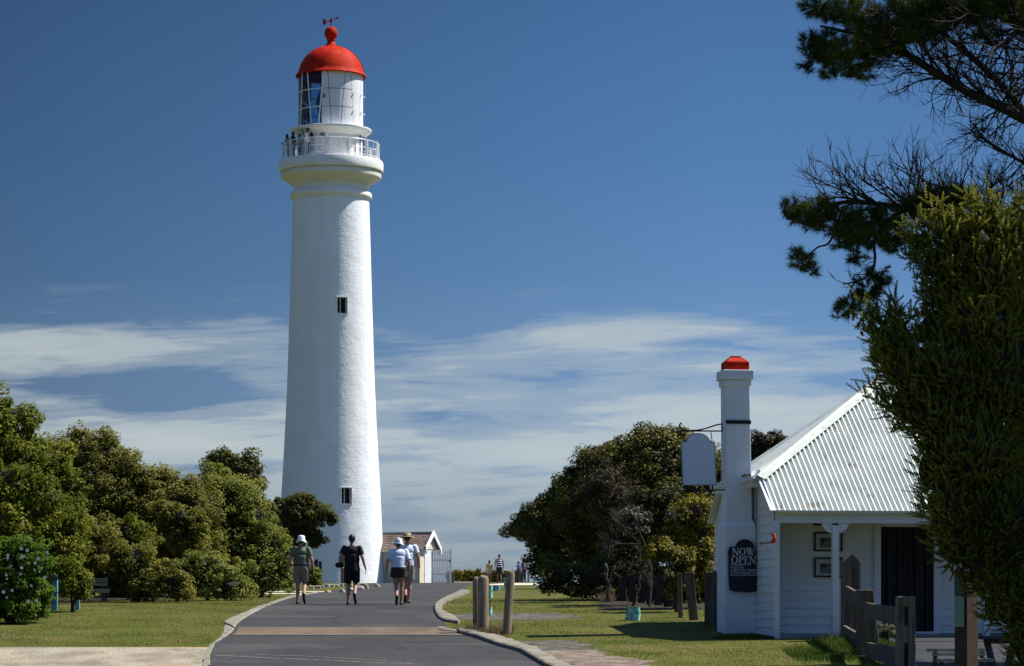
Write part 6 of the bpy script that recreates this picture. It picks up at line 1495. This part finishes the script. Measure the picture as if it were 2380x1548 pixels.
# ================================================================== PEOPLE
def skinm(n, c): 
    m = mat(n, c, tuple(a * .88 for a in c), 6, .55, .15, 60, bdist=.003); m.node_tree.nodes['Principled BSDF'].inputs['Subsurface Weight'].default_value = 0.0; return m
skin = skinm('tanned skin', (0.42, 0.235, 0.165)); skin_d = skinm('darker skin', (0.22, 0.115, 0.07)); skin_r = skinm('sunburnt skin', (0.46, 0.20, 0.14))
hair_b = mat('black hair', (0.012, 0.010, 0.009), (0.03, 0.024, 0.02), 20, .5, .4, 40, stretch=(1, 1, .2)); hair_n = mat('brown hair', (0.05, 0.03, 0.02), (0.09, 0.055, 0.035), 20, .55, .4, 40, stretch=(1, 1, .2))
eye_m = mat('eyes', (0.02, 0.015, 0.012), rough=.2)
def cloth(n, c, v=.8): return mat(n, c, tuple(a * v for a in c), 5, .85, .5, 14, bdist=.02)
def cone(bm_, a, ra, b_, rb, seg=14, caps=True):
    a, b_ = Vector(a), Vector(b_); d = b_ - a; M = Matrix.Translation((a + b_) / 2) @ d.to_track_quat('Z', 'Y').to_matrix().to_4x4()
    bmesh.ops.create_cone(bm_, cap_ends=True, segments=seg, radius1=ra, radius2=rb, depth=d.length, matrix=M)
    if caps:
        for p, r_ in ((a, ra), (b_, rb)): bmesh.ops.create_icosphere(bm_, subdivisions=2, radius=r_, matrix=Matrix.Translation(p))
def ell(bm_, c, r_, rot=None, sub=3):
    M = Matrix.Translation(c) @ ((rot.to_4x4()) if rot else Matrix()) @ Matrix.Diagonal((*r_, 1)); bmesh.ops.create_icosphere(bm_, subdivisions=sub, radius=1, matrix=M)
def fuse(name, bm_, vox, m, parent, smooth=2, cuts=()):
    me = bpy.data.meshes.new(name); bm_.to_mesh(me); bm_.free(); o = bpy.data.objects.new(name, me); col.objects.link(o)
    r_ = o.modifiers.new('r', 'REMESH'); r_.mode = 'VOXEL'; r_.voxel_size = vox; s_ = o.modifiers.new('s', 'SMOOTH'); s_.factor = .5; s_.iterations = smooth
    m2 = bpy.data.meshes.new_from_object(o.evaluated_get(bpy.context.evaluated_depsgraph_get())); bpy.data.objects.remove(o)
    if cuts:
        b2_ = bmesh.new(); b2_.from_mesh(m2)
        for co_, no_ in cuts: bmesh.ops.bisect_plane(b2_, geom=b2_.verts[:] + b2_.edges[:] + b2_.faces[:], plane_co=co_, plane_no=no_, clear_outer=True)
        b2_.to_mesh(m2); b2_.free()
    m2.name = name; m2.materials.clear(); m2.shade_smooth(); return link(name, m2, m, parent)
def person(loc, rz, label, H=1.74, vox=.009, sk=skin, pose=None, hair=hair_n, hairlen=0.0, build=1.0, top=None, bottom=None, shoes=None, sole=None, hat=None, sleeve=.55, legcover=.62, group=None, belt=None, top_hem=.92, loose=1.0, skirt=False, lean=0.0, longpants=False, tanktop=False, head_rot=0.0):
    """facing local +y. pose keys: elbow/wrist/knee/ankle/toe with L and R"""
    k = H / 1.74
    J = dict(hipL=(-.085, 0, .90), hipR=(.085, 0, .90), kneeL=(-.095, .03, .49), kneeR=(.095, .03, .49), ankL=(-.10, .0, .085), ankR=(.10, .0, .085), toeL=(-.12, .16, .03), toeR=(.12, .16, .03),
             shL=(-.185, 0, 1.405), shR=(.185, 0, 1.405), elL=(-.235, -.03, 1.12), elR=(.235, -.03, 1.12), wrL=(-.245, .06, .88), wrR=(.245, .06, .88), hdL=(-.24, .10, .79), hdR=(.24, .10, .79), neck=(0, 0, 1.47), head=(0, .015, 1.615))
    J.update(pose or {}); J = {a: Vector(b_) * k for a, b_ in J.items()}
    if lean:
        for a in J:
            if J[a].z > .95 * k and not a.startswith(('hip',)): J[a].y += lean * (J[a].z - .95 * k)
    root = empty('person', loc, rz, label, 'person', group); bw = build
    ly = lambda z: lean * max(0, z - .95) * k
    def body():
        b_ = bmesh.new()
        ell(b_, (0, ly(1.27) + .005, 1.27 * k), (.158 * bw * k, .105 * bw * k, .19 * k)); ell(b_, (0, ly(1.38), 1.375 * k), (.165 * bw * k, .085 * k, .075 * k)); ell(b_, (0, ly(1.08), 1.07 * k), (.135 * bw * k, .10 * bw * k, .15 * k)); ell(b_, (0, -.01, .93 * k), (.158 * bw * k, .115 * bw * k, .12 * k))
        cone(b_, J['neck'] - Vector((0, 0, .06 * k)), .062 * k, J['head'] - Vector((0, .01, .06 * k)), .050 * k)
        for s_ in 'LR':
            cone(b_, J['hip' + s_], .088 * bw * k, J['knee' + s_], .056 * k); 
            cf_ = J['knee' + s_].lerp(J['ank' + s_], .28) + Vector((0, -.012 * k, 0)); cone(b_, J['knee' + s_], .052 * k, cf_, .056 * k); cone(b_, cf_, .056 * k, J['ank' + s_], .036 * k)
            cone(b_, J['ank' + s_], .036 * k, J['toe' + s_], .026 * k)
            cone(b_, J['sh' + s_], .056 * bw * k, J['el' + s_], .040 * k); cone(b_, J['el' + s_], .041 * k, J['wr' + s_], .026 * k)
            sg = -1 if s_ == 'L' else 1; hv = (J['hd' + s_] - J['wr' + s_]).normalized(); sd_ = Vector((0, 1, 0)) - hv * hv.y; sd_.normalize(); nrm = hv.cross(sd_)
            pc = J['wr' + s_] + hv * .05 * k; Mr = Matrix((sd_, nrm, hv)).transposed(); ell(b_, pc, (.040 * k, .016 * k, .05 * k), Mr)
            for fi, (o_, fl) in enumerate(((.030, .070), (.011, .080), (-.009, .074), (-.028, .058))):
                f0 = J['wr' + s_] + hv * .085 * k + sd_ * o_ * k; inn = nrm * (-sg * .0) ; cu = nrm * (.012 * (1 if nrm.x * sg < 0 else -1))
                f1 = f0 + hv * fl * .5 * k + cu * .5; f2 = f1 + hv * fl * .42 * k + cu * 1.6; cone(b_, f0, .0095 * k, f1, .0088 * k, 8); cone(b_, f1, .0088 * k, f2, .0078 * k, 8)
            t0_ = J['wr' + s_] + hv * .035 * k + sd_ * .032 * k; t1_ = t0_ + (sd_ * .6 + hv * .8).normalized() * .038 * k; cone(b_, t0_, .012 * k, t1_, .010 * k, 8); cone(b_, t1_, .010 * k, t1_ + (hv * .95 + sd_ * .1).normalized() * .028 * k, .008 * k, 8)
        h = J['head']; Hr = Matrix.Rotation(head_rot, 3, 'Z')
        def hp_(x, y, z): return h + Hr @ Vector((x, y, z)) * k
        ell(b_, hp_(0, -.005, .02), (.076 * k, .094 * k, .098 * k), Hr); ell(b_, hp_(0, .025, -.045), (.056 * k, .066 * k, .066 * k), Hr)
        cone(b_, hp_(0, .082, .012), .010 * k, hp_(0, .106, -.022), .015 * k, 8); ell(b_, hp_(0, .085, -.056), (.026 * k, .012 * k, .010 * k), Hr, 2); ell(b_, hp_(0, .080, .03), (.05 * k, .014 * k, .009 * k), Hr, 2)
        for s2 in (-1, 1): ell(b_, hp_(s2 * .077, -.005, .0), (.012 * k, .020 * k, .032 * k), Hr, 2)
        return b_, hp_, Hr
    b_, hp_, Hr = body(); bo_ = fuse('body', b_, vox, sk, root)
    q = MB(); 
    for s2 in (-1, 1): c = hp_(s2 * .031, .080, .012); q.lathe([(0, -.011 * k), (.008 * k, -.008 * k), (.011 * k, 0), (.008 * k, .008 * k), (0, .011 * k)], c, 8)
    q.build('eyes', eye_m, bo_)
    if hair is not None:
        b_ = bmesh.new(); ell(b_, hp_(0, -.022, .035), (.086 * k, .093 * k, .098 * k), Hr); ell(b_, hp_(0, -.055, -.01), (.070 * k, .055 * k, .07 * k), Hr)
        if hairlen: cone(b_, hp_(0, -.07, -.02), .065 * k, hp_(0, -.075, -.02 - hairlen), .045 * k); cone(b_, hp_(.06, -.03, 0), .03 * k, hp_(.065, -.03, -hairlen * .8), .022 * k); cone(b_, hp_(-.06, -.03, 0), .03 * k, hp_(-.065, -.03, -hairlen * .8), .022 * k)
        fuse('hair', b_, max(vox, .008), hair, bo_, 1, cuts=[(hp_(0, .055, 0), Hr @ Vector((0, 1, -.25)))])
    L_ = loose; e = .016 * L_
    if top is not None:
        b_ = bmesh.new(); ell(b_, (0, ly(1.27), 1.27 * k), ((.163 * bw + e) * k, (.112 * bw + e) * k, .20 * k)); ell(b_, (0, ly(1.385), 1.38 * k), ((.168 * bw + e) * k, (.090 + e) * k, .082 * k)); 
        ell(b_, (0, ly(1.30), 1.30 * k), ((.172 * bw + e) * k, (.118 * bw + e) * k, .17 * k)); ell(b_, (0, ly(1.12), 1.12 * k), ((.160 * bw + e) * k, (.125 * bw + e) * k, .24 * k)); cone(b_, (0, ly(1.24), 1.24 * k), (.150 * bw + e * .5) * k, (0, -.005, (top_hem - .05) * k), (.160 * bw + e) * k, 24, False)
        for v in b_.verts: v.co.y *= .84 if v.co.z > 1.15 * k else .80
        if not tanktop:
            for s_ in 'LR': cone(b_, J['sh' + s_] + Vector((0, 0, -.004)), (.060 * bw + .008) * k, J['sh' + s_].lerp(J['el' + s_], sleeve), (.056 + e * .9) * k, 14, False); ell(b_, J['sh' + s_] + Vector((0, 0, -.004)), ((.060 * bw + .006) * k,) * 3)
        cuts = [((0, 0, top_hem * k), (0, 0.0, -1))]
        if not tanktop:
            pass
        else: cuts += [((s2 * .15 * k, 0, 1.40 * k), (s2 * 1.0, 0, .35)) for s2 in (-1, 1)]
        to_ = fuse('shirt', b_, vox, top, root, 10, cuts)
    if bottom is not None:
        b_ = bmesh.new(); ell(b_, (0, -.012, .94 * k), ((.166 * bw + .008) * k, (.126 * bw + .006) * k, .13 * k))
        for s_ in 'LR':
            f = 1.0 if longpants else legcover; a_ = J['hip' + s_]; kn = J['knee' + s_]
            if longpants: cone(b_, a_, .105 * bw * k, kn, .078 * k); cone(b_, kn, .078 * k, J['ank' + s_] + Vector((0, 0, .02)), .062 * k, 14, False)
            else:
                en = a_.lerp(kn, f) if f <= 1 else kn.lerp(J['ank' + s_], f - 1); cone(b_, a_ + Vector((0, 0, .02)), .108 * bw * k, en + Vector(((-.018 if s_ == 'L' else .018) * k, 0, 0)), (.088 if not skirt else .13) * k * (1 if bw < 1.1 else 1.05), 16, False); ell(b_, a_, (.105 * bw * k,) * 3)
        fuse('trousers' if longpants else 'shorts', b_, vox, bottom, root, 2, [((0, 0, 1.02 * k), (0, 0, 1))])
    if belt: q = MB(); q.lathe([((.162 * bw) * k, .985 * k), ((.170 * bw) * k, .990 * k), ((.170 * bw) * k, 1.018 * k), ((.16 * bw) * k, 1.022 * k)], (0, -.01, 0), 24, sy=.80); q.build('belt', belt, root)
    if shoes:
        for s_ in 'LR':
            b_ = bmesh.new(); a_, t_ = J['ank' + s_], J['toe' + s_]; dn = (t_ - a_).normalized(); heel = a_ - dn * .02 * k
            fv = t_ - a_; flat = Vector((fv.x, fv.y, fv.z)); dirv = fv.normalized(); up_ = dirv.cross(Vector((1, 0, 0))); up_ = -up_ if up_.z < 0 else up_
            up_.normalize()
            # sole direction: for a planted foot it is level, for a lifted foot it follows the shin
            if abs(a_.z - .085 * k) < .02: base = Vector((a_.x, a_.y - .06 * k, .03 * k)); tip = Vector((t_.x, t_.y + .045 * k, .026 * k))
            else: shin = (a_ - J['knee' + s_]).normalized(); side = Vector((1, 0, 0)); base = a_ + shin * .045 * k - dn * .055 * k; tip = t_ + dn * .05 * k + shin * .02 * k
            cone(b_, base, .036 * k, tip, .033 * k); mid = base.lerp(tip, .6); ell(b_, mid, (.048 * k, .048 * k, .036 * k)); cone(b_, a_ - Vector((0, 0, .0)), .044 * k, base, .04 * k); cone(b_, a_, .042 * k, base.lerp(tip, .5), .036 * k)
            so_ = fuse('shoe', b_, max(vox * .9, .007), shoes, root, 2)
            if sole and abs(a_.z - .085 * k) >= .02: pass
    if hat == 'bucket' or hat == 'straw':
        q = MB(); c = J['head'] + Vector((0, -.01, .0)) * k
        if hat == 'bucket': pr = [(.145, -.035), (.148, -.030), (.105, .045), (.102, .060), (.098, .105), (.088, .135), (.05, .148), (0, .150)]; m_ = mat('white cotton hat', (.80, .81, .84), (.72, .74, .80), 5, .8, .5, 12)
        else: pr = [(.19, .018), (.192, .024), (.16, .040), (.106, .048), (.104, .056), (.100, .115), (.085, .135), (.04, .128), (0, .125)]; m_ = mat('straw hat weave', (.52, .42, .26), (.40, .30, .17), 14, .85, .5, 40)
        q.lathe([(r_ * k, z * k) for r_, z in pr], c, 28, sx=.95, sy=1.08); pr2 = [(max(r_ - .006, 0) * k, (z - .006) * k) for r_, z in pr]; q.lathe(pr2, c, 28, sx=.95, sy=1.08)
        for v in q.v:
            d_ = v - c; d_ = Matrix.Rotation(R(-9 if hat == 'bucket' else -4), 3, 'X') @ d_; v.xyz = c + d_ + Vector((0, 0, .012 * math.sin(3 * math.atan2(d_.y, d_.x)) * (1 if d_.xy.length > .12 * k else 0)))
        ho = q.build('hat', m_, bo_, smooth=True)
        if hat == 'straw': q = MB(); q.lathe([(.107 * k, .05 * k), (.108 * k, .078 * k)], c, 28, sx=.95, sy=1.08); q.build('hat_band', mat('dark hat band', (.10, .07, .05)), ho)
        else: q = MB(); q.box(c + Vector((.02, -.115, .045)) * k, (.05, .01, .05), .2); q.build('patch', mat('blue patch', (.10, .16, .42)), ho)
    return root, J
black = cloth('black cotton', (0.012, 0.012, 0.014)); khaki = cloth('khaki cotton', (0.25, 0.215, 0.165)); olive = cloth('pale green patterned shirt', (0.15, 0.165, 0.105), .7)
wht = cloth('white shirt cotton', (0.62, 0.68, 0.82), .9); brown = cloth('dark brown skirt cloth', (0.045, 0.03, 0.025)); grey = cloth('grey shorts', (0.26, 0.26, 0.25)); bsh = mat('black shoe', (0.012, 0.012, 0.013), (0.022, 0.021, 0.02), 8, .6); bshb = mat('brown shoe', (0.05, 0.025, 0.016), rough=.6); navyc = mat('dark navy sneaker', (0.010, 0.016, 0.035), rough=.6)
# walking away: left foot planted, right foot lifted behind with its sole to the camera
stepR = dict(kneeR=(.085, .06, .52), ankR=(.095, -.27, .235), toeR=(.112, -.24, .095), kneeL=(-.09, .03, .49), ankL=(-.095, .05, .085), toeL=(-.12, .20, .03), hipL=(-.085, .01, .905), hipR=(.085, -.01, .895))
def wpt(x, y): g = G(x, y); return g
o, J = person(wpt(700, 1404.5), R(-2), 'leftmost walker, a man in a white bucket hat, pale green shirt and khaki shorts', H=1.70, pose={**stepR, 'elL': (-.29, -.06, 1.13), 'wrL': (-.335, .03, .89), 'hdL': (-.35, .08, .80), 'elR': (.275, -.03, 1.13), 'wrR': (.315, .04, .88), 'hdR': (.32, .08, .79)},
    build=1.18, top=olive, bottom=khaki, shoes=bsh, hat='bucket', legcover=.86, belt=black, top_hem=.985, sleeve=.62, hair=hair_n)
strip = cloth('sunlit white sock', (.7, .7, .68)); 
o, J = person(wpt(818, 1405.5), R(-3), 'bareheaded man in black shirt and black shorts walking away with one arm bent', H=1.75, pose={**stepR, 'elL': (-.285, -.09, 1.16), 'wrL': (-.30, .06, .965), 'hdL': (-.25, .11, .925), 'elR': (.27, -.02, 1.14), 'wrR': (.335, .02, .90), 'hdR': (.345, .06, .81)},
    build=1.1, top=black, bottom=black, shoes=navyc, hair=hair_b, legcover=.92, top_hem=.84, sleeve=.62, loose=1.2)
bg_ = MB(); bg_.lathe([(0, -.07), (.05, -.06), (.07, 0), (.05, .06), (0, .07)], (0, 0, 0), 12, sx=1.6, sy=.7); bgo = bg_.build('pouch', black, None, smooth=True)
bgo.parent = None; mw = Matrix.Translation(o.location) @ Matrix.Rotation(R(-3), 4, 'Z'); bgo.location = mw @ Vector((-.31, -.02, .985)); tag(bgo, 'small black pouch carried under the bent arm of the walker in black', 'bag')
stepL = dict(kneeL=(-.075, .10, .51), ankL=(-.045, -.22, .20), toeL=(-.055, -.185, .065), kneeR=(.075, .03, .49), ankR=(.06, .05, .085), toeR=(.075, .20, .03), hipL=(-.08, -.01, .90), hipR=(.08, .01, .90))
o, J = person(wpt(927, 1406.5), R(0), 'woman in white sun hat, white top and dark brown skirt walking up the drive', H=1.655, pose={**stepL, 'elL': (-.29, -.07, 1.14), 'wrL': (-.325, .00, .90), 'hdL': (-.315, .05, .80), 'elR': (.26, -.05, 1.13), 'wrR': (.26, .10, .88), 'hdR': (.25, .15, .80), 'head': (-.01, .05, 1.60)},
    build=1.2, top=wht, bottom=brown, shoes=bsh, hat='bucket', legcover=.42, skirt=True, top_hem=.985, sleeve=.85, loose=1.5, lean=.12)
g = wpt(945, 1404); g.y += .45; g.z = gz(g.y)
o, J = person(g, R(4), 'man in straw hat, white shirt and grey shorts, partly behind the woman in white', H=1.77, pose={'kneeL': (-.06, .1, .51), 'ankL': (-.05, -.18, .17), 'toeL': (-.06, -.12, .06), 'kneeR': (.06, .03, .49), 'ankR': (.035, .04, .085), 'toeR': (.05, .19, .03), 'elR': (.275, -.03, 1.14), 'wrR': (.30, .05, .90), 'hdR': (.295, .10, .80)},
    build=1.12, top=wht, bottom=grey, shoes=bshb, hat='straw', legcover=.8, top_hem=.95, sleeve=.62, loose=1.3, hair=hair_n)
# couple further on
stripe = mat('black and white striped cloth', (.7, .7, .7)); t = stripe.node_tree; b = t.nodes['Principled BSDF']; co = t.nodes.new('ShaderNodeTexCoord'); wv = t.nodes.new('ShaderNodeTexWave'); wv.bands_direction = 'Z'; wv.inputs['Scale'].default_value = 2.3; wv.inputs['Distortion'].default_value = .6
t.links.new(co.outputs['Object'], wv.inputs['Vector']); cr = t.nodes.new('ShaderNodeValToRGB'); cr.color_ramp.interpolation = 'CONSTANT'; cr.color_ramp.elements[0].color = (.02, .03, .025, 1); cr.color_ramp.elements[1].color = (.72, .74, .78, 1); cr.color_ramp.elements[1].position = .5; t.links.new(wv.outputs[0], cr.inputs[0]); t.links.new(cr.outputs[0], b.inputs['Base Color'])
yelc = cloth('yellow cotton', (.60, .46, .12)); pinks = cloth('pale pink skirt', (.55, .38, .30)); dgrey = cloth('dark grey shorts', (.07, .07, .065))
fd = 182.0
def far(x, d): return Vector(((x - CX) / S(d), d, gz(d)))
person(far(1160.5, fd), R(5), 'man in a black and white striped top and dark shorts on the far path', H=1.84, vox=.013, sk=skin_r, top=stripe, bottom=dgrey, shoes=bshb, hair=hair_n, legcover=.95, tanktop=True, top_hem=.93, build=1.1, pose={'elR': (.26, -.03, 1.14), 'wrR': (.27, .02, .90), 'elL': (-.26, -.03, 1.14), 'wrL': (-.27, .05, .9)})
person(far(1137.5, fd), R(-3), 'dark haired girl in a yellow top and pale skirt on the far path', H=1.45, vox=.013, sk=skin_r, top=yelc, bottom=pinks, shoes=bshb, hair=hair_b, hairlen=.12, legcover=.55, tanktop=True, build=.98, skirt=True)
purple = cloth('purple blue top', (.06, .05, .20)); greyw = cloth('grey white top', (.36, .37, .46))
person(far(1205, 197), R(60), 'person in a purple blue top behind the far pickets', H=1.5, vox=.015, top=purple, bottom=dgrey, hair=hair_b, shoes=bsh, longpants=True)
person(far(1218, 197.5), R(30), 'person in a grey white top with a wide black hat behind the far pickets', H=1.68, vox=.015, top=greyw, bottom=dgrey, hair=hair_b, shoes=bsh, longpants=True)
q = MB(); q.lathe([(0, .12), (.08, .10), (.10, .03), (.24, .0), (.23, -.015), (0, -.01)], (0, 0, 0), 20); hh = q.build('sun_hat', black, None, smooth=True); hh.location = far(1217.5, 197.5) + Vector((0, 0, 1.63)); tag(hh, 'wide black sun hat on the head of the person behind the far pickets', 'hat')
# visitors on the balcony
def bal(a, r_): p = radial(a, r_, ZF); return Vector((TX, TD, 0)) + p
jean = cloth('blue jeans', (.05, .08, .14)); lpink = cloth('pale patterned top', (.30, .27, .25)); blackw = cloth('black top with white band', (.02, .02, .025)); creamt = cloth('cream trousers', (.34, .31, .24))
aL = dict(elL=(-.24, .16, 1.16), wrL=(-.25, .40, 1.08), hdL=(-.26, .50, 1.06), elR=(.24, .16, 1.16), wrR=(.25, .38, 1.08), hdR=(.26, .48, 1.06))
person(bal(-72, 2.62), R(65), 'woman with long dark hair leaning on the balcony rail, leftmost of the four', H=1.56, vox=.014, sk=skin_d, top=lpink, bottom=dgrey, hair=hair_b, hairlen=.16, shoes=bsh, longpants=True, pose=aL, lean=.25)
person(bal(-58, 2.55), R(70), 'woman in a black top and cream trousers, second from left on the balcony', H=1.60, vox=.014, sk=skin_d, top=blackw, bottom=creamt, hair=hair_b, hairlen=.10, shoes=bsh, longpants=True, pose={**aL, 'elR': (.22, -.05, 1.12), 'wrR': (.2, .1, .93), 'hdR': (.2, .16, .88)}, lean=.1)
person(bal(-43, 2.6), R(40), 'short dark haired child behind the balcony rail between the two taller adults', H=1.40, vox=.014, sk=skin_d, top=lpink, bottom=jean, hair=hair_b, hairlen=.06, shoes=bsh, longpants=True)
cam_pose = dict(elL=(-.22, .16, 1.28), wrL=(-.12, .30, 1.50), hdL=(-.08, .34, 1.57), elR=(.24, .14, 1.26), wrR=(.10, .28, 1.50), hdR=(.06, .33, 1.57))
o, J = person(bal(-33, 2.35), R(80), 'man in loose white shirt holding a camera up, rightmost of the four on the balcony', H=1.72, vox=.014, sk=skin_d, top=cloth('loose white shirt', (.60, .60, .66)), bottom=dgrey, hair=hair_b, shoes=bsh, longpants=True, pose=cam_pose, loose=2.0, sleeve=.9, top_hem=.86)
mw = Matrix.Translation(o.location) @ Matrix.Rotation(R(80), 4, 'Z')
b_ = bmesh.new(); ell(b_, (0, 0, 0), (.15, .10, .20)); ell(b_, (0, -.05, -.06), (.11, .07, .11)); bp2 = fuse('backpack', b_, .014, black, None); bp2.location = mw @ Vector((0, -.24, 1.27)); bp2.rotation_euler = (0, 0, R(80)); tag(bp2, 'black backpack worn by the man in the loose white shirt on the balcony', 'backpack')
q = MB(); q.box((0, 0, 0), (.12, .06, .08)); q.lathe([(.03, 0), (.03, .08)], (0, 0, 0), 10); cb_ = q.build('camera_body', black, None, bevel=.008); cb_.name = 'handheld_camera'; cb_.location = mw @ Vector((0, .36, 1.60)); cb_.rotation_euler = (0, 0, R(80)); tag(cb_, 'small dark camera held up by the man in white on the balcony', 'camera')
# vent on the gallery wall is part of the tower; nothing else to finish
